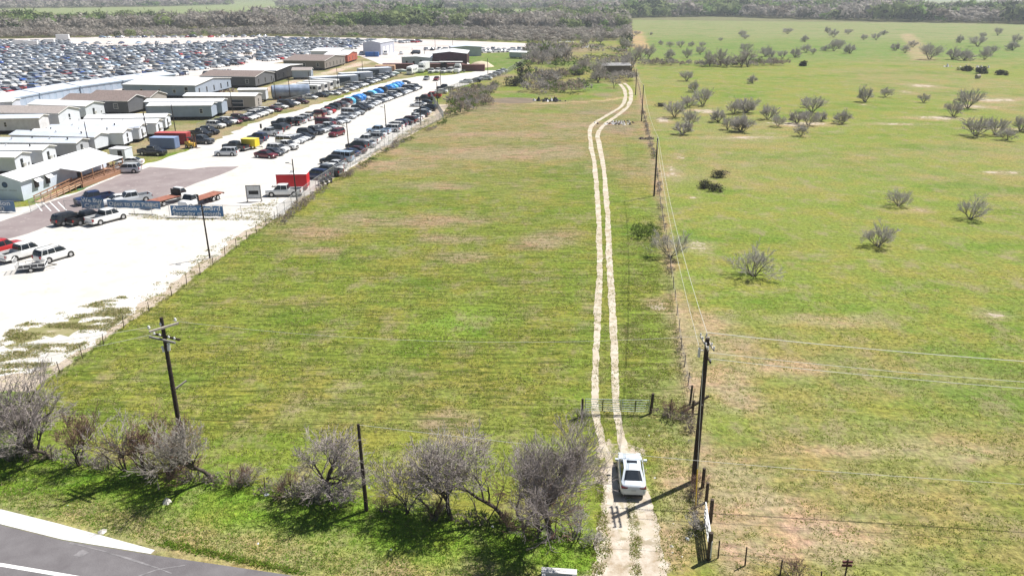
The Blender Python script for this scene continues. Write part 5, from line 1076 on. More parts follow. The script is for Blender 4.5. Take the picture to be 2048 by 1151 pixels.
# ---- fences
def chain_fence(label, pts, h=1.9, step=3.0, pitch=.22, r=.007, rail=True, name='chain_link_fence', mesh_m=GALV):
    P = [G(*p) if len(p) == 2 else Vector(p) for p in pts]; t = thing(name, label, 'fence', (P[0].x, P[0].y, 0))
    o0 = P[0]; pm = MB().tube((0,0,0),(0,0,h+.05),.035,n=6).mesh('chain_post', GALV)
    rl, ms = MB(), MB()
    for a, b_ in zip(P, P[1:]):
        a = Vector((a.x, a.y, 0)); b_ = Vector((b_.x, b_.y, 0)); L = (b_ - a).length; u = (b_ - a).normalized(); n = max(1, round(L/step))
        for i in range(n): q = a + u*(L*i/n) - Vector((o0.x, o0.y, 0)); part('post', pm, t, (q.x, q.y, 0))
        aa = a - Vector((o0.x, o0.y, 0)); bb = b_ - Vector((o0.x, o0.y, 0)); rl.tube(aa + Vector((0,0,h)), bb + Vector((0,0,h)), .026, n=5)
        k = int(L/pitch)
        for i in range(-int(h/pitch), k):
            for s_ in (1, -1):
                x0 = i*pitch; x1 = x0 + h
                z0, z1 = (0.05, h) if s_ > 0 else (h, .05)
                if x0 < 0: z0 += (z1 - z0)*(-x0)/(x1-x0); x0 = 0
                if x1 > L: z1 = z0 + (z1 - z0)*(L-x0)/(x1-x0); x1 = L
                if x1 - x0 < .05: continue
                ms.tube(aa + u*x0 + Vector((0,0,z0)), aa + u*x1 + Vector((0,0,z1)), r, n=3, caps=False)
    rl.obj('top_rail', GALV, t); m_ = ms.obj('chain_mesh', mesh_m, t); return t
chain_fence('chain link fence along the hayfield side of the car lot', [(556,438),(632,378),(690,340),(786,285),(887,238),(862,197),(935,170),(1010,150)], 1.9, 3.0, .30, .010)
chain_fence('far stretch of chain link fence running up to the back of the yard', [(1010,150),(1060,118),(1096,90)], 2.0, 6, .8, .022)
chain_fence('entrance chain link fence carrying the blue banners', [(-40,424.5),(46,425.5)], 1.8, 3, .26, .007)
chain_fence('entrance chain link fence from the gate to the corner post', [(132,425.5),(340,432.5),(448,435.5),(556,438)], 1.9, 3.0, .26, .007)
chain_fence('open chain link gate swung across the entrance drive', [(62,425),(108,405)], 1.8, 3, .26, .008, name='chain_link_gate')
chain_fence('chain link fence between the homes and the row of cars', [(395,262),(520,224),(610,201),(700,172),(760,152)], 1.8, 4, .45, .011)
def post_fence(label, pts, step, h=1.25, r=.045, wires=(.35,.7,1.05), name='wire_fence', m=POSTW, jitter=.12, every=None):
    P = [G(*p) for p in pts]; o0 = Vector((P[0].x, P[0].y, 0)); t = thing(name, label, 'fence', tuple(o0))
    pm = MB().tube((0,0,-.05),(0,0,h),r,r*.85,n=6).mesh('wood_post', m); rs_ = random.Random(len(pts)*3+1); allp = []
    for a, b_ in zip(P, P[1:]):
        n = max(1, round((b_-a).length/step))
        for i in range(n): allp.append(a.lerp(b_, i/n))
    allp.append(P[-1]); w = MB()
    for i, q in enumerate(allp):
        q = Vector((q.x, q.y, 0)) - o0; o = part('post', pm, t, tuple(q)); o.rotation_euler = (rs_.uniform(-jitter, jitter)*.5, rs_.uniform(-jitter, jitter)*.5, 0); o.scale = (1, 1, rs_.uniform(.85, 1.12)); allp[i] = q
    for a, b_ in zip(allp, allp[1:]):
        for z in wires: w.tube(a+Vector((0,0,z)), b_+Vector((0,0,z)), .009, n=3, caps=False)
    w.obj('wire', mat('fence wire', (.40,.38,.36), .6, metal=.3, var=.2), t); return t
post_fence('wire fence on dark posts between the gravel and the hayfield', [(60,790),(120,745),(207,690),(248,656),(344,592),(450,512),(550,440)], 3.6)
post_fence('long old wire fence beside the utility poles on the track', [(1384,812),(1362,700),(1350,600),(1338,515),(1322,420),(1312,330),(1296,270),(1286,225)], 4.0, r=.04)
post_fence('far stretch of the pasture fence past the shed', [(1286,225),(1279,180),(1268,140),(1262,110),(1256,80)], 7, r=.06)
post_fence('roadside wire fence hidden among the leafless trees', [(0,905),(160,930),(400,962),(530,985),(640,1000),(730,1016),(812,1028),(900,1035),(1000,1050),(1110,1072)], 2.6, r=.04, h=1.15)
post_fence('short leaning wire fence right of the white gate', [(1436,1115),(1490,1130),(1560,1150),(1640,1175),(1790,1215)], 2.2, r=.05, jitter=.2)
post_fence('wire fence from the double gate post to the corner brace', [(1301,825),(1340,828),(1384,830)], 1.7, r=.04)
def sign_post():
    t = thing('small_sign_post', 'small dark double crosspiece sign on a post at the bottom edge', 'sign', at(1690, 1152, 0)); b = MB(); b.tube((0,0,0),(0,0,1.2),.05,n=6); b.obj('post', POSTW, t)
    b = MB(); b.box(-.28,.28,-.05,.05,.72,.84); b.box(-.28,.28,-.05,.05,.95,1.08); b.obj('crosspiece', mat('dark red board', (.10,.03,.03), .8), t)
sign_post()
# double tube gate across the track
def tube_gate(label, A, B_, group, name='tube_gate'):
    a, b_ = at(*A, 0), at(*B_, 0); L = (b_-a).length; th = math.atan2(b_.y-a.y, b_.x-a.x); t = thing(name, label, 'gate', (a.x, a.y, 0), th, group)
    f = MB(); zs = (.28, 1.28)
    for z in zs: f.tube((0,0,z),(L,0,z),.030,n=7)
    for x in (0, L): f.tube((x,0,.28),(x,0,1.28),.030,n=7)
    GG = mat('green-grey gate steel', (.42,.50,.44), .5, var=.1)
    f.obj('frame', GG, t)
    me = MB().tube((0,0,0),(L,0,0),.026,n=6).mesh('gate_bar', GG)
    for z in (.46,.64,.84,1.06): part('bar', me, t, (0,0,z))
    v = MB(); v.box(L*.5-.03, L*.5+.03, -.04, .04, .28, 1.28); v.obj('brace', TRIM, t); return t
tube_gate('left half of the galvanised tube gate across the track', (1170, 826), (1240, 828), 'two halves of the track gate')
tube_gate('right half of the galvanised tube gate beside the thick post', (1243, 828), (1297, 829), 'two halves of the track gate')
def slat_gate():
    a, b_ = at(1408, 1040, 0), at(1420, 1120, 0); L = (b_-a).length; t = thing('white_gate', 'white rail gate seen nearly edge-on at the roadside, below the tall pole', 'gate', (a.x, a.y, 0), math.atan2(b_.y-a.y, b_.x-a.x))
    f = MB()
    for x in (0, L*.5, L): f.box(x-.05, x+.05, -.035, .035, .2, 1.35)
    f.bar((0,0,.25),(L,0,1.3),.05,.08); f.obj('frame', WHITE, t); me = MB().box(0, L, -.03, .03, -.06, .06).mesh('white_rail', WHITE)
    for z in (.28,.55,.82,1.08,1.32): part('rail', me, t, (0,0,z))
slat_gate()
def wpost(px, py, h, r, label, lean=(0, 0)):
    b = MB(); b.tube((0,0,-.1),(lean[0],lean[1],h*.55),r*1.05,r,n=9); b.tube((lean[0],lean[1],h*.55),(lean[0]*1.7,lean[1]*1.7,h),r,r*.92,n=9)
    tag(b.obj('wooden_post', POSTW, None, loc=at(px,py,0)), label, 'post', 'thick old gate and corner posts')
wpost(1164, 832, 1.55, .10, 'old post holding the left half of the track gate')
wpost(1301, 826, 1.75, .12, 'thick leaning post beside the right half of the track gate', (.06, .0))
wpost(1380, 808, 1.7, .09, 'corner brace post upright behind the brushy fence', (.03, 0))
wpost(1385, 832, 1.4, .08, 'corner brace post at the end of the brushy fence')
wpost(1405, 974, 1.5, .12, 'short dark post just below the tall right pole'); wpost(1412, 1004, 1.5, .11, 'dark post between the pole and the white gate')
wpost(1420, 1044, 1.7, .13, 'thick dark post beside the upper end of the white gate'); wpost(1417, 1118, 1.9, .14, 'thick dark post at the lower end of the white gate')
b = MB(); b.bar((0,0,0),(2.2,0.05,1.35),.14); tag(b.obj('brace_rail', POSTW, None, loc=at(1362, 826, 0), rotz=R(8)), 'slanting dark timber brace at the fence corner', 'brace')
# culvert headwall
def culvert():
    t = thing('culvert_headwall', 'pale concrete culvert end at the bottom edge by the driveway', 'culvert', at(1118, 1153, 0), R(-6))
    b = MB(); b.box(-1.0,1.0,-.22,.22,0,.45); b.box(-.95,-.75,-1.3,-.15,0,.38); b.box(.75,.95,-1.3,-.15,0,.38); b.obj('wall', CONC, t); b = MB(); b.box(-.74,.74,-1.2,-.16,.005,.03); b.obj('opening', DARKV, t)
culvert()

# ---- poles and wires
def upole(label, px, py, h, r=.15, lean=(0,0), group=None):
    t = thing('utility_pole', label, 'utility pole', at(px, py, 0), 0, group)
    b = MB(); n = 5
    for i in range(n): b.tube((lean[0]*i/n, lean[1]*i/n, h*i/n-.05), (lean[0]*(i+1)/n, lean[1]*(i+1)/n, h*(i+1)/n), r*(1-.35*i/n), r*(1-.35*(i+1)/n), n=12, caps=(i in (0, n-1)))
    b.obj('pole', POLE, t, smooth=False); return t
def insul(t, x, y, z, s=1.0):
    b = MB(); b.tube((x,y,z),(x,y,z+.08*s),.05*s,.07*s,n=8); b.tube((x,y,z+.08*s),(x,y,z+.2*s),.085*s,.05*s,n=8); b.obj('insulator', INSUL, t)
RP = upole('tall dark utility pole with double crossarms beside the driveway', 1388, 962, 10.6, .22, group='utility poles by the road'); rp0 = RP.location.copy()
for y in (-.12, .12):
    pass
b = MB(); b.box(-.21,-.13,-1.1,1.1,10.2,10.31); b.box(.13,.21,-1.1,1.1,10.2,10.31); b.obj('crossarm', mat('pale crossarm wood', (.40,.36,.31), .8, var=.2), RP)
b = MB(); b.box(.14,.23,-.55,.55,9.1,9.22); b.obj('crossarm', POLE, RP)
for x in (-.19,.19):
    for y in (-1.0,-.45,.45,1.0): insul(RP, x, y, 10.33, .8)
for y in (-.5,.5): insul(RP, .19, y, 9.22, .7)
b = MB(); b.tube((-.42,.1,9.25),(-.42,.1,9.85),.09,n=8); b.bar((-.42,.1,9.7),(0,.1,9.7),.05); b.obj('fuse_cutout', INSUL, RP)
b = MB(); b.box(-.02,.02,-.2,-.16,5.9,6.0); b.obj('tag_plate', WHITE, RP)
LP = upole('tall utility pole with crossed arms behind the leaning leafless tree', 372, 930, 11.2, .18, group='utility poles by the road'); lp0 = LP.location.copy()
ca = math.radians(62); 
def arm(t, z, L, ang, off, m, w=.11):
    u = Vector((math.cos(ang), math.sin(ang), 0)); n = Vector((-u.y, u.x, 0))*off; b = MB(); b.bar(-u*L/2 + n + Vector((0,0,z)), u*L/2 + n + Vector((0,0,z)), w, w*1.1); b.obj('crossarm', m, t); return u
PALEARM = MATS['pale crossarm wood']
u_ = arm(LP, 10.55, 1.95, R(48), -.18, PALEARM, .12)
for s_ in (-.88, -.1, .88): insul(LP, u_.x*s_, u_.y*s_ , 10.65, 1.2)
arm(LP, 9.75, 2.3, R(-25), .2, POLE); arm(LP, 9.70, 2.3, R(-25), -.2, mat('grey arm', (.25,.24,.22), .8))
for s_ in (-.9,-.4,.4,.9): insul(LP, math.cos(R(-25))*s_, math.sin(R(-25))*s_, 9.8, .9)
b = MB(); b.tube((.2,-.1,8.9),(.25,-.12,9.4),.10,n=8); b.tube((-.15,-.1,8.8),(-.2,-.12,9.2),.08,n=8); b.obj('fuse_cutout', INSUL, LP)
b = MB(); b.bar((0,0,5.9),(.75,.55,6.35),.10); b.obj('side_arm', PALEARM, LP)
MP = upole('short dark utility pole between two leafless roadside trees', 733, 1020, 6.3, .14, lean=(-.1,0), group='utility poles by the road'); mp0 = MP.location.copy()
for i, (bx, by, h, l) in enumerate([(1308,392,9.3,'nearest along the pasture fence'),(1283,243,9.1,'second along the pasture fence'),(1271,190,8.2,'third along the pasture fence'),(1262,157,7.8,'fourth, beside the shed trees')]):
    t = upole(f'plain dark utility pole, {l}', bx, by, h, .15, group='plain poles along the pasture fence'); insul(t, 0, 0, h, 1.0)
WIREM = mat('aluminium wire', (.78,.77,.68), .5, metal=.2, var=0)
def wire(label, a, b_, sag, r=.013, group=None, n=20, m=None):
    a, b_ = Vector(a), Vector(b_); mb = MB(); prev = None
    for i in range(n+1):
        q = a.lerp(b_, i/n); q.z -= sag*4*(i/n)*(1-i/n)
        if prev is not None: mb.tube(prev - a, q - a, r, n=4, caps=False)
        prev = q
    tag(mb.obj('overhead_wire', m or WIREM, None, loc=a), label, 'wire', group)
GW = 'overhead wires off the tall right pole'
E3 = Vector((1, 0, 0))
for i, (y, z, l, r) in enumerate([(1.0, 10.55, 'upper', .024), (.45, 9.4, 'middle', .016), (-.5, 9.4, 'lower', .018)]):
    e = rp0 + Vector((60, -7 + y, z)); wire(f'{l} overhead wire running right from the tall right pole', rp0 + Vector((.2, y, z)), e, 1.1, r, GW)
p2 = G(1308, 392); p3 = G(1283, 243); p4 = G(1271, 190)
wire('right-hand wire from the tall pole along the pasture fence', rp0 + Vector((.19, 1.0, 10.55)), p2 + Vector((0.1,0,9.5)), 1.6, .016); wire('left-hand wire from the tall pole along the pasture fence', rp0 + Vector((-.42,.1,9.85)), p2 + Vector((-.12,0,9.2)), 1.6, .013)
wire('upper wire between the first two plain fence poles', p2 + Vector((0.1,0,9.5)), p3 + Vector((0,0,9.3)), 1.6, .015); wire('upper wire between the second and third plain fence poles', p3 + Vector((0,0,9.3)), p4 + Vector((0,0,8.4)), 1.2, .015)
wire('long wire between the two tall roadside poles', lp0 + Vector((.5,.4,10.8)), rp0 + Vector((-.19,.45,10.55)), .9, .009)
wire('upper of two wires running left from the left roadside pole', lp0 + Vector((-.7,-.7,10.8)), lp0 + Vector((-30,-4.5,10.2)), .9, .014); wire('lower of two wires running left from the left roadside pole', lp0 + Vector((-.8,.3,9.9)), lp0 + Vector((-30,-6.5,8.6)), .9, .013)
wire('low wire from the short pole running right past the sedan', mp0 + Vector((-.1,0,6.25)), mp0 + Vector((60,-6.0,5.0)), .9, .013); wire('low wire from the short pole running left over the trees', mp0 + Vector((-.1,0,6.25)), mp0 + Vector((-42,6.5,7.8)), 1.3, .010, m=TRIM)
YEL = mat('yellow guy guard', (.75,.50,.03), .5, var=0.05)
b = MB(); b.tube((0,0,0),(.12,.9,2.4),.035,n=7); tag(b.obj('guy_wire_guard', YEL, None, loc=at(1391, 1018, 0)), 'orange-yellow guy wire guard in front of the tall right pole', 'guy guard')
b = MB(); b.tube((.12,.9,2.4),(.4,3.0,9.0),.012,n=4); tag(b.obj('guy_wire', WIREM, None, loc=at(1391,1018,0)), 'thin steel guy wire above the yellow guard', 'guy wire')
def lot_pole(i, base, h, label, arm_=None):
    t = thing('lot_light_pole', label, 'light pole', at(*base, 0), 0, 'light poles around the car lot'); b = MB(); b.tube((0,0,-.05),(-.12,0,h),.12,.085,n=8); b.obj('pole', POLE, t)
    if arm_: b = MB(); b.bar((-.1,0,h-.9),(arm_*1.0,-.1,h-.55),.06); b.box(arm_*1.0-.28, arm_*1.0+.28, -.24, .04, h-.64, h-.48); b.obj('lamp', GALV, t)
LPS = [((420,516),6.9,'beside the Auction banner',.6),((594,402),6.7,'in front of the red trailer',-.9),((699,312),6.6,'beside the moving dark red SUV',-.8),((773,266),6.6,'above the light blue pickup at the fence',-.8),((842,250),6.8,'at the grass notch of the fence',0),((876,219),7.5,'at the corner of the fence notch',0),((882,178),6.5,'by the black pickup near the far bend',.6),
  ((976,157),7.5,'beside the white cars on the far fence',0),((181,306),6.5,'among the near mobile homes',0),((297,283),6.8,'beside the blue container',0),((351,262),6.5,'left of the blue-grey trailer home',0),((467,231),6.5,'before the grey trailer home porch',0),((552,200),6.5,'beside the steel tank',0),((581,199),7,'in front of the steel tank',0),((621,188),7,'beside the white buses',0),((677,178),7,'at the nearest storage unit',0),((727,160),7,'at the second storage unit',0),
  ((826,128),7,'before the pale grey shed',0),((850,128),7,'before the lower grey shed doors',0),((871,105),8,'in the bare yard behind the barn',0),((906,104),8,'in the bare yard right of the other',0),((783,104),7,'near the workshop corner',0)]
for i, (bs, h_, l, am) in enumerate(LPS): lot_pole(i, bs, h_, f'dark light pole {l}', am if am else None)
# ---- old shed on the far track
def old_shed():
    a = G(1206, 150); t = thing('old_shed', 'old low shed with pale tin roof among grey trees by the track bend', 'shed', (a.x, a.y, 0), R(2))
    b = MB(); b.box(0,11,0,6,0,3.6); b.obj('wall', mat('old boards', (.16,.12,.10), .9, var=.4), t)
    r = MB()
    for x in range(12): r.box(-.5+x, .48+x, -.5, 3.0, 3.6+.01*(x%2), 3.72+.01*(x%2))
    r.box(-.5, 11.5, 3.05, 6.5, 4.0, 4.1); r.obj('roof', mat('weathered tin', (.50,.49,.49), .6, var=.25, scale=.8), t)
old_shed()
home('small grey trailer hidden in the thicket near the yard corner', (1052,118), (1072,114), 9, 3.0, SG, ROOFW, W=4)
# ================================================================ TREES AND BRUSH
BARKG = mat('grey bark', (.17,.145,.125), .9, var=.35, scale=3); BARKD = mat('dark bark', (.075,.058,.048), .9, var=.4, scale=3); BARKP = mat('pale dead wood', (.46,.42,.37), .85, var=.25, scale=3)
TWIG = mat('grey twigs', (.35,.305,.285), .9, var=.3, scale=1.5); TWIGR = mat('reddish twigs', (.24,.15,.11), .9, var=.3, scale=1.5); TWIGP = mat('pale twigs', (.36,.325,.285), .9, var=.2, scale=1.5); TWIGM = mat('mesquite twigs', (.46,.43,.40), .9, var=.25, scale=1.5)
def segs_mesh(name, S, mats, mi, sides=3):
    "tapered prisms from an array of segments (x0 y0 z0 x1 y1 z1 r0 r1)"
    S = np.asarray(S, float); n = len(S); a = S[:, :3]; b_ = S[:, 3:6]; d = b_ - a; d /= np.linalg.norm(d, axis=1)[:, None] + 1e-9
    ref = np.where(np.abs(d[:, 2:3]) > .9, np.array([[1., 0, 0]]), np.array([[0, 0, 1.]])); u = np.cross(d, ref); u /= np.linalg.norm(u, axis=1)[:, None] + 1e-9; v = np.cross(d, u)
    V = np.zeros((n, 2 * sides, 3))
    for k in range(sides):
        t = 2 * math.pi * k / sides; o = u * math.cos(t) + v * math.sin(t); V[:, k] = a + o * S[:, 6:7]; V[:, sides + k] = b_ + o * S[:, 7:8]
    base = (np.arange(n) * 2 * sides)[:, None]; F = []
    for k in range(sides): F.append(base + np.array([[k, (k + 1) % sides, sides + (k + 1) % sides, sides + k]]))
    F = np.concatenate(F, 0); return tri_mesh(name, V.reshape(-1, 3), F, mats, None if mi is None else np.tile(mi, sides))
def grow(rnd, p, d, L, r, lvl, maxl, out, kids, spread, up, droop, wander=.22, ratio=.62):
    n = 5 if lvl < 2 else (3 if lvl < maxl else 2); pts = [p]; rad = [r]; q = p.copy(); dd = d.copy(); tip = r * (.45 if lvl < maxl else .3)
    for i in range(n):
        dd = dd + np.array([rnd.gauss(0, wander), rnd.gauss(0, wander), rnd.gauss(0, wander * .7) + up - droop * (lvl >= maxl - 1)]); dd /= np.linalg.norm(dd)
        q2 = q + dd * L / n; r2 = r + (tip - r) * (i + 1) / n
        out.append((*q, *q2, rad[-1], r2, lvl)); pts.append(q2); rad.append(r2); q = q2
    if lvl >= maxl: return
    k = kids[lvl]
    for j in range(k):
        f = rnd.uniform(.30 if lvl else .45, 1.0) if j else 1.0; x = f * n; i = min(n - 1, int(x)); base = pts[i] + (pts[i+1] - pts[i]) * (x - i); rr = rad[i] + (rad[i+1] - rad[i]) * (x - i)
        ax_ = np.array([rnd.gauss(0, 1), rnd.gauss(0, 1), rnd.gauss(0, .6)]); dirn = (pts[i+1] - pts[i]); dirn /= np.linalg.norm(dirn); ax_ -= dirn * ax_.dot(dirn); ax_ /= np.linalg.norm(ax_) + 1e-9
        an = rnd.uniform(.5, 1.0) * spread * (.5 if j == 0 else 1); nd = dirn * math.cos(an) + ax_ * math.sin(an)
        grow(rnd, base, nd, L * ratio * rnd.uniform(.75, 1.2), max(rr * .72, .006), lvl + 1, maxl, out, kids, spread, up, droop, wander, ratio)
def tree_parts(name, seed, H, stems=1, lean=(0, 0), kids=(5, 5, 4, 4), maxl=4, spread=.75, up=.05, droop=0.0, r0=.16, wander=.2, ratio=.62, base_spread=.3, twr=.010, bark=None, twig=None, fl=.42):
    rnd = random.Random(seed); out = []
    for s_ in range(stems):
        a = 2 * math.pi * s_ / max(1, stems) + rnd.uniform(-.4, .4); bs = base_spread if stems > 1 else 0
        d = np.array([lean[0] + bs * math.cos(a) * rnd.uniform(.5, 1.2), lean[1] + bs * math.sin(a) * rnd.uniform(.5, 1.2), 1.0]); d /= np.linalg.norm(d)
        grow(rnd, np.array([.05 * math.cos(a), .05 * math.sin(a), -.1]), d, H * fl * rnd.uniform(.85, 1.1), r0 * rnd.uniform(.8, 1.1), 0, maxl, out, kids, spread, up, droop, wander, ratio)
    A = np.array(out); A[:, 6] = np.maximum(A[:, 6], twr); A[:, 7] = np.maximum(A[:, 7], twr * .6)
    top = A[:, 5].max(); A[:, :6] *= H / top
    tr = A[A[:, 8] <= 1]; cr = A[A[:, 8] > 1]
    return segs_mesh(name + '_trunk', tr[:, :8], [bark or BARKG], None, 6), segs_mesh(name + '_crown', cr[:, :8], [twig or TWIG], None, 3), len(cr)
def tree(parts, label, loc, rz=0, sc_=1.0, name='bare_tree', cat='tree', group=None):
    t = thing(name, label, cat, loc, rz, group); t.scale = (sc_,) * 3 if not isinstance(sc_, tuple) else sc_
    part('trunk', parts[0], t); part('crown', parts[1], t); return t
GT = 'leafless trees along the roadside fence'
# name, px, py, height, lean, options
NEAR = [
 ('broad leafless tree on the far left with forked dark trunk', 42, 905, 6.6, (.05,0), dict(stems=2, kids=(5,5,4,4,3), maxl=5, r0=.20, spread=.75, up=.07, base_spread=.35)),
 ('leafless tree with pale-footed slanting trunk, second from the left edge', 103, 915, 6.0, (-.35,0), dict(stems=1, kids=(6,5,4,4,3), maxl=5, r0=.15, up=.08)),
 ('slender reddish many-stemmed tree', 160, 930, 5.0, (-.05,0), dict(stems=5, kids=(4,4,4,3), r0=.07, spread=.45, up=.12, twig='r', base_spread=.2)),
 ('thin scraggly stems between the reddish tree and the leaning tree', 250, 940, 4.6, (-.1,0), dict(stems=4, kids=(4,4,3,3), r0=.06, spread=.6, base_spread=.25)),
 ('big leaning tree with pale broken branches in front of the left pole', 424, 962, 6.2, (-.75,.25), dict(stems=1, kids=(9,6,4,3,3), maxl=5, r0=.20, spread=.85, up=.11, droop=.0, twig='p', fl=.60, wander=.22)),
 ('dark dense thicket tree under the leaning pale tree', 340, 958, 5.0, (.0,.0), dict(stems=5, kids=(5,5,4,3), r0=.09, spread=.8, twig='r')),
 ('round-crowned leafless tree just left of the short pole', 662, 1000, 5.6, (.05,.0), dict(stems=1, kids=(9,6,5,4,3), maxl=5, r0=.19, spread=.95, up=.05)),
 ('leafless spreading tree between the short pole and the pale dead tree', 902, 1038, 5.6, (-.2,.0), dict(stems=1, kids=(8,6,5,4,3), maxl=5, r0=.15, spread=1.0, up=.05)),
 ('slim leafless stems just right of the short pole', 815, 1026, 4.4, (-.1,0), dict(stems=4, kids=(4,5,4,3), r0=.05, spread=.6, base_spread=.2)),
 ('dead pale-branched tree leaning left in the middle of the clump', 1010, 1042, 6.4, (-.55,.0), dict(stems=1, kids=(5,4,4,3,3), maxl=5, r0=.15, spread=.65, up=.12, twig='p', wander=.24)),
 ('leafless thin tree between the dead tree and the tall tree', 1050, 1052, 6.2, (-.12,.0), dict(stems=2, kids=(5,5,4,4), r0=.10, spread=.7, up=.08)),
 ('tallest leafless tree with wide fan crown beside the driveway', 1106, 1074, 8.9, (.0,.0), dict(stems=1, kids=(9,7,5,5,4), maxl=5, r0=.21, spread=.78, up=.12, fl=.46, wander=.15)),
 ('leafless small tree between the far left tree and the slanting one', 72, 915, 5.4, (.1,0), dict(stems=3, kids=(5,5,4,3), r0=.09, spread=.7, up=.08)),
 ('low wide leafless tree left of the leaning pale tree', 292, 948, 4.4, (-.15,0), dict(stems=3, kids=(5,5,4,3), r0=.08, spread=.85, twig='r')),
 ('tangled thin tree just left of the tallest tree foot', 1078, 1062, 5.2, (-.1,0), dict(stems=3, kids=(5,5,4,3), r0=.07, spread=.8, twig='r')),
 ('small leafless tree left of the spreading tree', 866, 1032, 4.6, (-.15,0), dict(stems=2, kids=(5,5,4,3), r0=.07, spread=.8)),
 ('thin dark stem in front of the dead tree', 968, 1050, 4.6, (.0,.0), dict(stems=2, kids=(3,3,3,2), r0=.05, spread=.5, up=.1)),
]
TW = {'p': TWIGP, 'r': TWIGR}; SCL = {11: (1.24, 1.2, 1.04), 6: (1.25, 1.2, 1.05), 7: (1.25, 1.2, 1.05), 4: (1, 1, 1), 0: (1.2, 1.1, 1.1)}
for i, (lab, px, py, H, lean, kw) in enumerate(NEAR):
    kw = dict(kw); tw = TW.get(kw.pop('twig', None), TWIG)
    ps = tree_parts(f'roadside_{i}', 40 + i, H, lean=lean, bark=BARKD, twig=tw, twr=.0105 if i == 11 else .014, **kw); tree(ps, lab, at(px, py, 0), 0, SCL.get(i, (1.1, 1.1, 1.0)), group=GT)
# low bushes and brush between them
BUSHV = [tree_parts(f'bush_{k}', 90 + k, 1.7, stems=9, kids=(4,4,3), maxl=3, spread=.7, r0=.03, base_spread=.8, twr=.009, bark=BARKG, twig=[TWIGR, TWIG, TWIGM][k]) for k in range(3)]
for i, (px, py, s_, k, l) in enumerate([(478,975,1.1,0,'round brown bush right of the leaning tree foot'),(500,968,1.0,1,'grey bush with a thin stem by the white tub'),(592,990,1.25,0,'wide dark bush at the foot of the round-crowned tree'),(630,1000,1.2,1,'grey bush pressed against the round-crowned tree trunk'),(765,1022,.8,0,'small brown bush right of the short pole'),(870,1040,.9,0,'brown bush under the spreading tree'),(1150,1075,1.4,2,'grey sprawling bush right of the tallest tree'),(1080,1072,1.2,0,'brown bush between the two right-hand trunks'),(1020,1060,1.1,0,'dark bush at the dead tree foot'),(295,955,1.3,0,'brown bush left of the dark thicket tree'),(208,940,1.0,1,'grey bush among the thin stems'),(20,920,1.0,1,'grey bush at the left picture edge'),(380,962,1.4,0,'brown bush at the left pole foot'),(560,985,.9,1,'low bush behind the white tub'),(1162,838,.8,2,'dead tangled brush at the left gate post'),(1340,832,.8,0,'reddish brush along the short fence by the gate'),(1372,836,.8,0,'dark brush in the fence corner'),(1395,985,.9,0,'brown brush at the foot of the tall right pole'),(1392,1060,1.0,2,'dry brush left of the white gate'),(1185,1090,.8,2,'low dry bush beside the driveway edge'),(1590,1160,.8,0,'dark brush at the bottom edge fence')]):
    tree(BUSHV[k], l, at(px, py, 0), i*1.3, s_ * random.uniform(.9, 1.1), 'bare_bush', 'bush', 'leafless bushes along the fences')
# mesquites of the pasture
MV = [tree_parts(f'mesquite_{k}', 200 + k, 3.5, stems=[11,13,10,12,9][k], kids=(4,4,4,3), maxl=4, spread=.62, up=.03, r0=.05, base_spread=[1.05,1.2,.9,1.1,1.0][k], twr=.012, bark=BARKG, twig=TWIGM, fl=.5, wander=.14) for k in range(5)]
MVL = [tree_parts(f'mesquite_small_{k}', 300 + k, 3.5, stems=[11,13,10][k], kids=(5,5,4), maxl=3, spread=.65, up=.03, r0=.06, base_spread=1.05, twr=.024, bark=BARKG, twig=mat('far mesquite twigs', (.44,.41,.385), .9, var=.2), fl=.5, wander=.14) for k in range(3)]
MQ = [(1507,552,1.22,'nearest wide leafless mesquite in the right pasture'),(1756,492,1.12,'leafless mesquite midway between the nearest one and the right edge'),(1940,438,1.12,'fan-shaped leafless mesquite near the right picture edge'),(1797,412,.92,'small leafless mesquite up-field of the two fan-shaped ones'),(1340,514,1.05,'dark-footed mesquite growing in the fence under the wires')]
for i, (px, py, s_, l) in enumerate(MQ): tree(MV[i], l, at(px, py, 0), i, s_, 'mesquite_tree', 'tree', 'leafless mesquites in the right pasture')
M2 = [(1505,167,3.3),(1730,204,4.6),(1771,194,3.0),(1847,205,3.2),(1907,233,4.0),(1935,217,5.0),(1951,272,4.8),(1990,270,4.0),(2012,280,3.3),(2040,262,4),(1491,226,4.6),(1484,264,4.2),(1535,239,3.8),(1555,253,3.4),(1594,247,3.8),(1624,225,4.4),(1616,251,3.8),(1602,272,3.0),(1641,242,3.6),(1685,247,4.0),(1387,184,3.6),(1406,211,5.0),(1376,215,4.5),(1349,235,4.2),(1365,268,4.2),(1380,251,4.0),(1437,244,3.6),(1455,259,2.8),(1480,262,4.0),(1467,228,3.6),(1493,224,4.0),(1373,162,4.2)]
M3 = [(1273,70,4),(1303,70,3),(1321,90,4),(1340,94,4.2),(1361,95,5),(1383,93,4),(1404,94,4.5),(1400,109,5),(1340,119,5.5),(1374,116,4.5),(1299,113,5),(1484,74,5),(1490,78,4),(1441,82,3),(1575,68,6),(1655,66,5),(1667,75,6),(1696,69,5),(1610,84,5),(1727,80,4.5),(1752,80,4.5),(1768,70,5.5),(1825,95,5.5),(1790,101,5),(1810,106,5),(1858,119,7.5),(1904,119,6.5),(1928,121,8),(1969,119,6),(1980,111,5.5),(1920,86,5.5),(1955,93,8),(1965,76,5),(1995,71,5.5),(2031,88,6),(2025,101,6),(1491,103,5),(1612,105,5.5),(1626,109,3.5),(1651,102,4.5),(1668,102,6.5),(1678,97,5),(1700,107,6),(1530,113,6.5),(1540,118,5.5),(1565,117,5),(1589,115,5.5)]
M2.sort(key=lambda q: (round(q[1]/26), q[0])); from itertools import groupby
rowi = 0
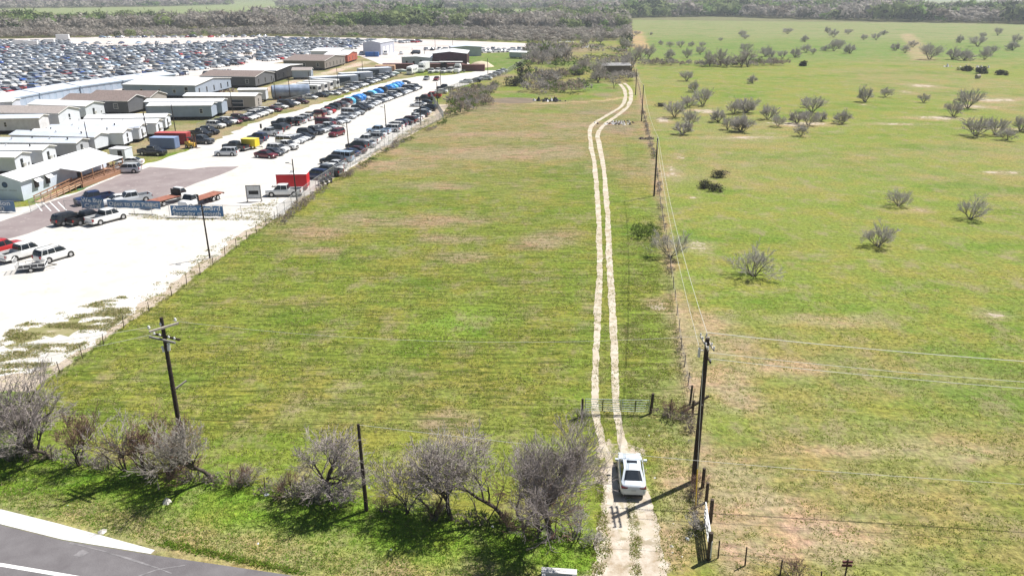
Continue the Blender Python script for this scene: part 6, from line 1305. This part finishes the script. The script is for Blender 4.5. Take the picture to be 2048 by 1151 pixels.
for _, g in groupby(M2, key=lambda q: round(q[1]/26)):
    for j, (px, py, H) in enumerate(g): tree(MVL[(j+rowi) % 3], f'leafless grey mesquite, {nth(j)} from the track in the {nth(rowi)} band below the hedge line', at(px, py, 0), random.uniform(0, 6), (H/3.6*random.uniform(.75, 1.1), H/3.6*random.uniform(.75, 1.1), H/3.6*random.uniform(.85, 1.25)), 'mesquite_tree', 'tree', 'leafless mesquites in the middle of the right pasture')
    rowi += 1
M3.sort(key=lambda q: (round(q[1]/14), q[0])); rowi = 0
for _, g in groupby(M3, key=lambda q: round(q[1]/14)):
    for j, (px, py, H) in enumerate(g): tree(MVL[(j+rowi) % 3], f'distant leafless tree, {nth(j)} from the left in the {nth(rowi)} band above the hedge line', at(px, py, 0), random.uniform(0, 6), (H/3.6*random.uniform(.7, 1.1), H/3.6*random.uniform(.7, 1.1), H/3.6*random.uniform(.8, 1.2)), 'mesquite_tree', 'tree', 'distant trees in the green far pasture')
    rowi += 1
BIGV = [tree_parts(f'big_bare_{k}', 400 + k, 8, stems=[3,2,4][k], kids=(7,6,5), maxl=3, spread=.85, up=.03, r0=.16, base_spread=.5, twr=.042, bark=BARKD, twig=mat('far tree twigs', (.36,.325,.295), .9, var=.25), fl=.5) for k in range(3)]
BG = [(1420,133,7.5,'swept dark tree at the left end of the hedge line'),(1441,132,8.5,'tall swept tree second along the hedge line'),(1454,134,7.5,'swept tree third along the hedge line'),(1484,133,8,'swept tree fourth along the hedge line'),(1496,134,9,'tallest swept tree at the right of the hedge line'),
 (1250,146,10,'large grey leafless tree right of the old shed'),(1262,140,10,'large grey leafless tree leaning over the fence behind the shed'),(1228,176,4,'grey leafless tree in front of the old shed'),(1196,165,6.5,'grey leafless tree left of the old shed'),(1192,160,8,'thin grey tree before the shed thicket'),(1210,148,7,'tall thin tree behind the shed roof'),(1165,142,7,'small grey tree left of the shed thicket'),(1282,120,8,'grey tree on the fence line beyond the poles'),(1296,118,8,'grey tree right of the fence beyond the poles'),(1252,100,9,'dark tree in the narrow tree line by the bare strip'),(1254,85,9,'upper tree in the narrow tree line by the bare strip'),(1150,152,5,'squat tree on the grassy mound'),(1085,128,8,'grey tree in the middle of the yard corner thicket'),(1065,128,7,'grey tree at the left of the yard corner thicket'),(1112,126,8,'grey tree at the right of the yard corner thicket'),(1098,118,8,'tree at the back of the yard corner thicket'),(1128,122,7,'bare tree past the right end of the thicket'),(1140,85,7,'bare tree beside the far scrap pile'),(1170,92,7,'bare tree right of the far scrap pile'),(1200,90,6,'bare tree in the far scrub field')]
for i, (px, py, H, l) in enumerate(BG): tree(BIGV[i % 3], l, at(px, py, 0), i*1.7, (H/8, H/8, H/8), 'bare_tree', 'tree', 'leafless trees in the middle distance')
# evergreen dark ones
def leafy(name, seed, H, W, n, m, size=.25, low=.05):
    rs_ = np.random.RandomState(seed); k = max(4, n // 60); cc = np.stack([rs_.normal(0, W*.26, k), rs_.normal(0, W*.26, k), H*(low + (1-low)*rs_.rand(k)**.8*.85)], -1); which = rs_.randint(k, size=n)
    P = cc[which] + rs_.normal(0, W*.11, (n, 3)); P[:, 2] = np.clip(P[:, 2], .05, H); d1 = rs_.normal(0, 1, (n, 3)); d1 /= np.linalg.norm(d1, axis=1)[:, None]; d2 = rs_.normal(0, 1, (n, 3)); d2 /= np.linalg.norm(d2, axis=1)[:, None]
    s_ = size*rs_.uniform(.6, 1.4, (n, 1)); V = np.stack([P, P + d1*s_, P + d2*s_], 1).reshape(-1, 3); return tri_mesh(name, V, np.arange(3*n).reshape(-1, 3), m, rs_.randint(len(m), size=n))
JUN = [mat('juniper green', (.03,.035,.018), .8, var=.3), mat('juniper brown', (.05,.042,.03), .8, var=.3)]
DKG = [mat('dark tree green', (.035,.05,.02), .8, var=.3), mat('dark tree brown', (.07,.06,.04), .8, var=.3)]
for i, (px, py, H, W, l) in enumerate([(1441,355,1.1,2.6,'dark juniper bush, upper one of the pair in the pasture'),(1428,382,1.1,2.4,'dark juniper bush, right half of the lower clump'),(1408,375,1.1,2.2,'dark juniper bush, left half of the lower clump'),(1320,213,.9,2.5,'small dark bush beside the fence behind the second pole')]):
    t = thing('juniper_bush', l, 'bush', at(px, py, 0)); t2 = put('foliage', leafy(f'juniper_{i}', 500+i, H, W, 1100, JUN, .16, 0.02), t); b = MB(); b.tube((0,0,-.05),(.1,0,H*.5),.06,n=5); b.obj('stem', BARKD, t)
for i, (px, py, H, W, l) in enumerate([(1044,165,9,5,'dark upright evergreen tree left of the thicket by the pond'),(1032,172,3,6,'dark bush at the foot of the evergreen tree'),(1157,150,3,4,'dark green bush on the mound'),(1933,142,1.8,4,'dark bush pair in the far pasture'),(1959,147,2.4,4,'dark round bush right of the bush pair'),(2000,150,1.6,4,'low dark bush near the right edge'),(1606,132,2.0,3,'lone round bush past the hedge end')]):
    t = thing('dark_tree' if H > 5 else 'dark_bush', l, 'tree' if H > 5 else 'bush', at(px, py, 0)); put('foliage', leafy(f'dark_{i}', 520+i, H, W, 900, DKG, .45, .05), t); b = MB(); b.tube((0,0,-.05),(0,0,H*.6),.18,.08,n=6); b.obj('trunk', BARKD, t)

# brush: nobody could count the stems
def brush(name, label, poly, n, h, mats, seed, w=.25, k=1, lean=.35):
    P = GP(poly) if isinstance(poly, list) else poly; rs_ = np.random.RandomState(seed); xs_ = [p[0] for p in P]; ys_ = [p[1] for p in P]
    X = rs_.uniform(min(xs_), max(xs_), n*6); Y = rs_.uniform(min(ys_), max(ys_), n*6); ok = in_poly(X, Y, P) & (fbm(X, Y, .22, 3) > .38); X, Y = X[ok][:n], Y[ok][:n]; n = len(X)
    hh = h*rs_.uniform(.4, 1.15, n)*(.45 + 1.1*fbm(X+50, Y, .12, 3)); V = []
    lx, ly = rs_.normal(0, lean, (2, n))*hh; wx, wy = rs_.normal(0, 1, (2, n)); nn = np.hypot(wx, wy)+1e-6; wx, wy = wx/nn*w*.5, wy/nn*w*.5
    V = np.stack([np.stack([X-wx, Y-wy, np.zeros(n)], -1), np.stack([X+wx, Y+wy, np.zeros(n)], -1), np.stack([X+lx, Y+ly, hh], -1)], 1).reshape(-1, 3)
    return stuff(put(name, tri_mesh(name, V, np.arange(3*n).reshape(-1, 3), mats, rs_.randint(len(mats), size=n))), label)
BM = [mat('brush grey', (.19,.165,.145), .9, var=.2), mat('brush tan', (.27,.22,.16), .9, var=.2), mat('brush brown', (.12,.09,.075), .9, var=.2), mat('brush olive', (.13,.14,.06), .9, var=.2)]

# grass tufts close to the camera
GB = [leafmat('grass fresh', (.23,.31,.04)), leafmat('grass mid', (.27,.29,.07)), leafmat('grass lush', (.17,.32,.03)), leafmat('grass straw', (.52,.45,.25)), leafmat('grass dark', (.15,.20,.03))]
def tufts(name, label, poly, n, h, mats, seed, per=4, w=.12, keep=.0, fade=None):
    "small clumps of blades; thinning out towards fade metres"
    P = poly; rs_ = np.random.RandomState(seed); xs_ = [p[0] for p in P]; ys_ = [p[1] for p in P]; m_ = int(n*4)
    X = rs_.uniform(min(xs_), max(xs_), m_); Y = rs_.uniform(min(ys_), max(ys_), m_); ok = in_poly(X, Y, P)
    if keep: ok &= fbm(X*.45, Y*1.5, .8, 3) > keep + rs_.normal(0, .05, m_)
    if fade: ok &= rs_.rand(m_) < np.clip((fade - Y)/(fade*.5), 0, 1)
    X, Y = X[ok][:n], Y[ok][:n]; n = len(X); X = np.repeat(X, per) + rs_.normal(0, w*1.1, n*per); Y = np.repeat(Y, per) + rs_.normal(0, w*1.1, n*per); m_i = np.repeat(rs_.randint(len(mats), size=n), per); N = n*per
    hh = h*rs_.uniform(.5, 1.4, N); a = rs_.uniform(0, 2*math.pi, N); wx, wy = np.cos(a)*w*.5, np.sin(a)*w*.5; lx, ly = rs_.normal(0, .6, (2, N))*hh
    V = np.stack([np.stack([X-wx, Y-wy, np.zeros(N)], -1), np.stack([X+wx, Y+wy, np.zeros(N)], -1), np.stack([X+lx, Y+ly, hh], -1)], 1).reshape(-1, 3)
    return stuff(put(name, tri_mesh(name, V, np.arange(3*N).reshape(-1, 3), mats, m_i)), label)
fieldP = [(interp(FENCE_L, y) + .5, y) for y in range(58, 130, 6)] + [(interp(FENCE_R, y) - 1.5, y) for y in range(128, 50, -6)] + GP([(1190,900),(1180,1030),(900,1000),(640,960),(300,915),(60,880)])
tufts('hayfield_tufts', 'mown grass clumps in rows across the hayfield', fieldP, 36000, .085, [GB[1], GB[1], GB[0], GB[3], GB[4]], 1, 3, .075, keep=.45, fade=125)
tufts('verge_grass', 'lush grass on the road verge under the trees', GP([(-60,975),(0,1010),(300,1085),(600,1145),(1060,1180),(1160,1180),(1185,1110),(1180,1070),(1110,1052),(900,1018),(420,948),(0,893)]), 14000, .075, [GB[2], GB[0], GB[2], GB[1]], 2, 3, .07)
tufts('pasture_tufts', 'pasture grass clumps and straw right of the fence', GP([(1425,1180),(2150,1180),(2150,560),(1700,480),(1380,480),(1375,700),(1400,900)]), 22000, .075, [GB[1], GB[3], GB[0], GB[0], GB[1]], 3, 3, .065, keep=.44, fade=95)
tufts('track_side_grass', 'rough grass and straw beside the track', GP([(1320,1150),(1400,1120),(1380,900),(1352,640),(1320,430),(1240,430),(1245,640),(1262,880),(1300,960)]), 11000, .08, [GB[1], GB[3], GB[0], GB[1]], 4, 3, .07, keep=.38, fade=125)
tufts('driveway_median_grass', 'grass strip between the driveway wheel tracks', GP([(1252,985),(1262,985),(1275,1030),(1282,1090),(1280,1151),(1262,1151),(1262,1090),(1256,1030)]), 900, .06, [GB[1], GB[3], GB[0]], 15, 3, .07, keep=.42)
tufts('driveway_edge_grass', 'ragged grass along both driveway edges', GP([(1195,900),(1205,960),(1215,1040),(1222,1100),(1190,1180),(1170,1180),(1195,1060),(1190,960)]) , 900, .09, [GB[1], GB[3], GB[0]], 16, 3, .08, keep=.40)
tufts('roadside_straw', 'straw-coloured grass along the asphalt edge', [(-50,49.0),(-32,43.2),(-21,39.3),(-12,36.6),(-3,34.8),(-1,36.2),(-12,38.4),(-21,41.2),(-32,45),(-50,51)], 5000, .08, [GB[3], GB[1], GB[3]], 5, 3, .06)
tufts('kerb_tufts', 'raised green clump strip where the shoulder ends', GP([(310,1090),(340,1082),(600,1140),(620,1150),(560,1142)]), 700, .13, [GB[2], GB[0], GB[1]], 6, 4, .08)
tufts('gravel_edge_weeds', 'patchy weeds where the gravel meets the fence', GP([(20,760),(140,665),(262,600),(420,495),(500,447),(560,430),(640,368),(780,280),(860,232),(885,238),(790,296),(700,345),(556,442),(450,514),(344,594),(248,657),(120,748)]), 9000, .14, [GB[3], GB[1], GB[3], GB[4]], 7, 4, .10, keep=.52)
tufts('gravel_weeds', 'sparse dry weeds on the gravel by the bottom corner of the lot', GP([(-20,715),(20,655),(150,615),(250,590),(262,628),(200,670),(90,735),(0,748)]), 7000, .10, [GB[3], GB[1], GB[3], GB[4]], 17, 3, .10, keep=.50)
tufts('banner_weeds', 'dry weeds along the banner fence', GP([(140,432),(340,440),(448,441),(556,441),(560,470),(540,425),(560,395),(470,420),(340,430),(140,424)]), 2600, .14, [GB[3], GB[1], GB[3]], 8, 4, .10, keep=.5)

# ================================================================ WOODS beyond
WM = [leafmat('wood grey', (.31,.28,.245), .15, .2, .3), leafmat('wood grey pale', (.38,.345,.30), .15, .2, .3), leafmat('wood brown', (.24,.205,.17), .15, .2, .3), leafmat('wood green', (.17,.27,.07), .2, .2, .3), leafmat('wood olive', (.23,.28,.11), .2, .2, .3), leafmat('wood dark green', (.05,.075,.025), .2, .2, .2)]
def wood_template(seed, n, size, upright=.35):
    "a crown of leaf-sized and branch-sized faces: most lie along the crown's surface, some stick out"
    rs_ = np.random.RandomState(seed); th = rs_.uniform(0, 2*math.pi, n); ph = np.arccos(rs_.uniform(-.25, 1, n)); rr = rs_.uniform(.72, 1.0, n)
    lump = 1 + .18*np.sin(3*th+seed) + .14*np.sin(4*ph+seed*2) + .12*np.sin(5*th-seed)
    nrm = np.stack([np.cos(th)*np.sin(ph), np.sin(th)*np.sin(ph), np.cos(ph)*.8+.2], -1); P = np.stack([np.cos(th)*np.sin(ph)*rr*.5*lump, np.sin(th)*np.sin(ph)*rr*.5*lump, .50 + np.cos(ph)*rr*.46*lump], -1)
    nrm /= np.linalg.norm(nrm, axis=1)[:, None]; a = np.cross(nrm, rs_.normal(0, 1, (n, 3))); a /= np.linalg.norm(a, axis=1)[:, None]; b_ = np.cross(nrm, a)
    stick = (rs_.rand(n, 1) < upright); b_ = np.where(stick, nrm*1.1, b_ + nrm*rs_.normal(0, .35, (n, 1))); s_ = size*rs_.uniform(.6, 1.3, (n, 1)); wd = np.where(stick, .35, 1.0)
    return np.stack([P - a*s_*.5*wd, P + a*s_*.5*wd, P + b_*s_], 1)
WT = [wood_template(k, 100, .21, .35) for k in range(4)]; WT2 = [wood_template(k+10, 40, .34, .2) for k in range(4)]; WT3 = [wood_template(k+20, 60, .30, .85) for k in range(4)]
def wood(name, label, poly, spacing, h, seed, green=.25, lowres=False, ms=None, gm=(3, 4, 4, 5), bm_=(0, 0, 1, 1, 2), wide=1.0, thin=0.0, spiky=False):
    P = poly; rs_ = np.random.RandomState(seed); xs_ = [p[0] for p in P]; ys_ = [p[1] for p in P]; ms = ms or WM
    gx_, gy_ = np.meshgrid(np.arange(min(xs_), max(xs_), spacing), np.arange(min(ys_), max(ys_), spacing)); X = (gx_ + rs_.uniform(-.5, .5, gx_.shape)*spacing).ravel(); Y = (gy_ + rs_.uniform(-.5, .5, gy_.shape)*spacing).ravel()
    ok = in_poly(X, Y, P) & (np.abs(X) < .78*Y + 60)
    if thin: ok &= fbm(X, Y, .5/spacing*.4, 3) > thin
    X, Y = X[ok], Y[ok]; n = len(X); g = fbm(X, Y, .012 if spacing > 4 else .1, 4); big = fbm(X+300, Y, .02 if spacing > 4 else .15, 3); T = WT3 if spiky else (WT2 if lowres else WT); V, M = [], []
    for k in range(4):
        s_ = np.arange(n) % 4 == k; x, y = X[s_], Y[s_]; q = T[k]; m_ = len(x); H_ = h*rs_.uniform(.5, 1.2, m_)*(.45 + 1.1*big[s_]); W_ = wide*(H_*rs_.uniform(.55, .95, m_) + spacing*.45); a = rs_.uniform(0, 6.28, m_)
        c_, s2 = np.cos(a), np.sin(a); Q = q.reshape(-1, 3)[None]; v = np.stack([x[:, None] + (Q[..., 0]*c_[:, None] - Q[..., 1]*s2[:, None])*W_[:, None], y[:, None] + (Q[..., 0]*s2[:, None] + Q[..., 1]*c_[:, None])*W_[:, None], np.maximum(0, Q[..., 2]*H_[:, None])], -1)
        V.append(v.reshape(-1, 3)); gr = rs_.rand(m_) < green*np.clip((g[s_]-.42)*9, 0.06, 3.0); mm = np.where(gr, rs_.choice(gm, m_), rs_.choice(bm_, m_)); M.append(np.repeat(mm, len(q)))
    V = np.concatenate(V); M = np.concatenate(M); return stuff(put(name, tri_mesh(name, V, np.arange(len(V)).reshape(-1, 3), ms, M)), label)
wood('yard_edge_brush', 'low grey scrub band just behind the storage yard', GP([(-60,78),(120,76),(400,72.5),(560,72),(860,79),(1090,87),(1150,82),(1252,80),(1252,60),(900,60),(-60,66)]), 5.0, 4.0, 1, .12)
wood('yard_edge_woods', 'belt of grey leafless and green woods behind the storage yard', GP([(-60,67),(500,60),(900,61),(1252,62),(1250,46),(900,42),(500,43),(-60,50)]), 7.5, 10.5, 11, .9)
wood('middle_woods', 'deep grey and green woods in the middle distance', GP([(500,43),(900,42),(1250,46),(1252,30),(1130,30),(1080,38),(840,37),(800,28),(640,28),(600,30)]), 11, 12, 2, 1.0, True)
wood('middle_far_woods', 'woods beyond the pale clearings in the middle distance', GP([(640,27),(860,15),(1080,15),(1252,16),(1252,28),(1140,28),(1100,19),(860,18),(800,26)]), 14, 12, 12, .35, True)
wood('right_woods', 'woods behind the far right pasture', GP([(1252,37),(1430,33),(1560,38),(1800,44),(2120,50),(2120,28),(1700,20),(1500,18),(1252,20)]), 10, 15, 3, 1.1, True)
wood('far_left_woods', 'distant dark woods beyond the green field on the left', GP([(-60,17),(0,18),(300,14),(470,10),(330,4),(-60,2)]), 18, 12, 4, .2, True)
wood('far_middle_woods', 'distant woods along the top of the picture', GP([(560,16),(650,16),(860,14),(1100,13),(1140,7),(1260,8),(1420,5),(1640,2),(900,1),(620,1),(560,6)]), 22, 12, 5, .25, True)
wood('far_right_woods', 'distant woods between the pale fields on the right', GP([(1252,15),(1500,12),(1750,10),(1740,5),(1500,3),(1340,8)]), 16, 12, 6, .25, True)
wood('horizon_woods', 'hazy woods on the horizon', GP([(-60,0),(2120,0.5),(2100,-7),(-60,-7)]), 85, 18, 7, .1, True)
TH = [leafmat('thicket grey', (.33,.30,.275), .2, .5, .3), leafmat('thicket tan', (.34,.285,.22), .2, .5, .3), leafmat('thicket brown', (.26,.215,.18), .2, .5, .3), leafmat('thicket green', (.13,.18,.04), .2, .5, .3)]
tk = dict(ms=TH, gm=(3, 3), wide=.8, spiky=True)
wood('fence_weeds', 'dry weeds along the lot side fence', GP([(560,441),(632,384),(700,345),(790,290),(890,243),(894,247),(796,294),(706,351),(640,392),(568,449)]), .8, .75, 31, .3, bm_=(1,1,0,2), thin=.42, **tk)
wood('pasture_fence_weeds', 'dry weeds and vines on the old pasture fence', GP([(1380,815),(1358,700),(1346,600),(1334,515),(1319,420),(1309,330),(1293,270),(1283,225),(1289,225),(1300,270),(1316,330),(1326,420),(1342,515),(1354,600),(1366,700),(1390,815)]), .7, .6, 32, .1, bm_=(1,1,0,2), thin=.46, **tk)
wood('green_weeds', 'patch of bright green weeds by the fence beside the track', GP([(1262,480),(1262,456),(1300,450),(1322,458),(1322,476),(1295,486)]), .8, .8, 35, 9, bm_=(3,), thin=.30, **tk)
wood('gate_brush', 'reddish dead stalks by the double gate and right poles', GP([(1305,838),(1305,826),(1385,826),(1398,880),(1404,960),(1412,1080),(1385,1080),(1380,960),(1372,850)]), .55, .55, 33, .1, bm_=(1,2,2,0), thin=.44, **tk)
wood('roadside_undergrowth', 'tangle of dry undergrowth below the roadside trees', GP([(0,890),(200,915),(420,948),(640,985),(900,1022),(1120,1055),(1130,1080),(900,1048),(640,1014),(420,974),(200,944),(0,920)]), .6, .8, 34, .3, bm_=(1,2,0,2), thin=.46, **tk)
wood('pond_brush', 'grey and tan brush between the lot fence and the pond', GP([(889,238),(905,192),(960,172),(1000,176),(975,196),(990,208),(930,228)]), 1.7, 2.0, 21, .15, bm_=(0,1,0,2), thin=.36, **tk)
wood('thicket_brush', 'grey brown thicket behind the pond', GP([(1050,162),(1110,150),(1170,160),(1180,180),(1150,190),(1090,192),(1050,184)]), 2.8, 3.2, 22, .05, bm_=(0,0,2,1), thin=.48, **tk)
wood('yard_corner_brush', 'grey thicket at the corner of the storage yard', GP([(1045,120),(1060,104),(1130,104),(1140,124),(1110,132),(1060,134)]), 4.5, 6.0, 23, .1, bm_=(0,0,2), thin=.44, **tk)
wood('shed_brush', 'grey brush around the old shed', GP([(1180,158),(1200,152),(1262,152),(1270,162),(1235,176),(1195,180)]), 3.4, 2.8, 24, .1, bm_=(0,0,2), thin=.44, **tk)
wood('scrub_brush', 'scattered dry brush across the scrub field', GP([(1000,176),(1060,130),(1100,92),(1250,84),(1260,140),(1180,150),(1120,180)]), 6.5, 2.8, 25, .2, bm_=(0,1,1,2), thin=.50, **tk)
wood('hedge_brush', 'dark brushy hedge line crossing the pasture', GP([(1285,132),(1290,127),(1420,129),(1570,128),(1575,132),(1420,135)]), 2.6, 2.3, 26, .1, bm_=(2,2,0), thin=.35, **tk)
wood('fence_tree_line', 'narrow line of dark trees beside the bare strip', GP([(1248,100),(1256,100),(1257,45),(1250,45)]), 5, 6, 8, .1)

# ================================================================ SMALL THINGS
def bits(name, label, px, py, n, spread, size, ms, cat, seed, flat=.5):
    rs_ = random.Random(seed); b = MB()
    for i in range(n):
        x, y = rs_.gauss(0, spread), rs_.gauss(0, spread*.6); s_ = size*rs_.uniform(.4, 1.2); k = 6; V = [(x+math.cos(a*1.047+i)*s_*rs_.uniform(.6,1.1), y+math.sin(a*1.047+i)*s_*rs_.uniform(.6,1.1), 0) for a in range(k)] + [(x+rs_.uniform(-.2,.2)*s_, y+rs_.uniform(-.2,.2)*s_, s_*flat*rs_.uniform(.6,1.6))]
        b.add(V, [(j, (j+1) % k, k) for j in range(k)], rs_.randrange(len(ms)))
    o = b.obj(name, ms, None, loc=at(px, py, 0)); return o
LIT = mat('pale litter', (.72,.73,.74), .6, var=.1); ROCK = mat('pale stone', (.58,.54,.48), .9, var=.2)
for i, (px, py, s_, l, nm) in enumerate([(533,988,.24,'white plastic tub lying in the grass by the bushes','plastic_tub'),(222,925,.28,'white plastic bag caught under the reddish tree','plastic_bag'),(516,1086,.16,'small white scrap near the straw verge','paper_scrap'),(738,974,.10,'pale blue scrap behind the short pole','paper_scrap'),(985,1052,.12,'white scrap in the shade of the dead tree','paper_scrap'),(782,1098,.14,'white scrap at the lower edge of the verge','paper_scrap'),(1289,377,.28,'pale round stone beside the first plain pole','stone'),(1347,1046,.10,'small pale stone on the upper driveway edge','stone'),(1343,1092,.14,'largest of the pale stones beside the driveway','stone'),(1341,1072,.12,'middle pale stone beside the driveway','stone'),(1345,1104,.10,'lowest pale stone beside the driveway','stone'),(1374,1076,.26,'flat white object lying left of the white gate','plastic_bag'),(1364,1112,.14,'white scrap in the green grass by the gate','paper_scrap'),(1298,870,.12,'white scrap near the sedan track','paper_scrap'),(1520,860,.13,'pale stone in the pasture right of the tall pole','stone'),(1310,955,.10,'tiny white scrap right of the sedan','paper_scrap'),(135,1010,.12,'white scrap by the road verge on the left','paper_scrap'),(335,1003,.4,'pale bare stone patch below the leaning tree','stone'),(205,1062,.3,'pale flat stone at the shoulder edge','stone')]):
    o = bits(nm, l, px, py, 1, 0, s_, [LIT if nm != 'stone' else ROCK], 'x', 700+i, .7); tag(o, l, {'stone':'stone','plastic_tub':'tub','plastic_bag':'bag','paper_scrap':'litter'}[nm])
def pile(name, label, cat, px, py, n, sp, size, ms, seed): tag(bits(name, label, px, py, n, sp, size, ms, cat, seed, 1.0), label, cat)['kind'] = 'stuff'
JM = [LIT, TRIM, ROCK, mat('scrap brown', (.16,.10,.07), .9)]
pile('debris_pile', 'pile of pale and black rubble beside the track bend', 'debris', 1238, 247, 60, 2.2, .45, JM, 1)
pile('scrap_pile', 'heap of black and white scrap beside the pond', 'debris', 1103, 202, 50, 1.8, .8, [LIT, TRIM, TRIM], 2)
pile('far_scrap_pile', 'low scrap heap in the far scrub field', 'debris', 1172, 95, 30, 4, 1.0, [JM[3], TRIM, LIT], 3)
pile('far_pale_scrap', 'pale junk in the green patch beyond the scrub', 'debris', 1130, 84, 20, 5, .9, [LIT, ROCK], 4)
pile('dirt_spoil', 'low brown mound of dirt at the end of the slate blue building', 'debris', 470, 183, 40, 3.0, .7, [JM[3], BM[1]], 5)
pile('brush_pile', 'dark brush pile at the fence near the second plain pole', 'brush', 1292, 278, 60, .8, .35, [BM[2], BM[0]], 6)
pile('hay_debris', 'pale wreckage in the far right pasture', 'debris', 1942, 134, 14, 5, .8, [LIT, ROCK], 7)
def bale():
    t = MB(); t.tube((-.8,0,.75),(.8,0,.75),.75,n=16); tag(t.obj('hay_bale', mat('old hay', (.42,.37,.28), .95, var=.2), None, loc=at(1955,157,0), rotz=.3), 'single pale round hay bale in the far right pasture', 'hay bale')
bale()
# loose clutter beside the office: a trailer with goods
def clutter():
    t = thing('loaded_trailer', 'low trailer loaded with pale goods behind the silver SUV at the office', 'trailer', at(225, 340), R(10)); b = MB(); b.box(-2.2,2.2,-1,1,.4,.55); b.obj('bed', TRIM, t); b = MB(); rr = random.Random(3)
    for i in range(12): x, y = rr.uniform(-2,1.9), rr.uniform(-.8,.8); w = rr.uniform(.2,.6); b.box(x-w/2,x+w/2,y-w/2,y+w/2,.55,.55+rr.uniform(.2,.8), rr.randrange(3))
    b.obj('goods', [LIT, GALV, JM[3]], t)['kind'] = 'stuff'; wm = wheel_mesh(.3).mesh('w',[TYRE,RIM]); part('wheel', wm, t, (0,1.05,.3)); part('wheel', wm, t, (0,-1.05,.3))
clutter()

# haze over the far land
HZ = 0.00019
if HZ:
    b = MB(); b.box(-9000, 9000, -70, 9500, -1.5, 36); hz = b.obj('haze', [], None)
    m = bpy.data.materials.new('haze air'); m.use_nodes = True; t = m.node_tree; t.nodes.clear(); pv = t.nodes.new('ShaderNodeVolumePrincipled'); pv.inputs['Color'].default_value = (.82,.88,.95,1); pv.inputs['Density'].default_value = HZ; pv.inputs['Anisotropy'].default_value = .2
    mo = t.nodes.new('ShaderNodeOutputMaterial'); t.links.new(pv.outputs[0], mo.inputs['Volume']); hz.data.materials.append(m); stuff(hz, 'thin pale haze over the distant land')
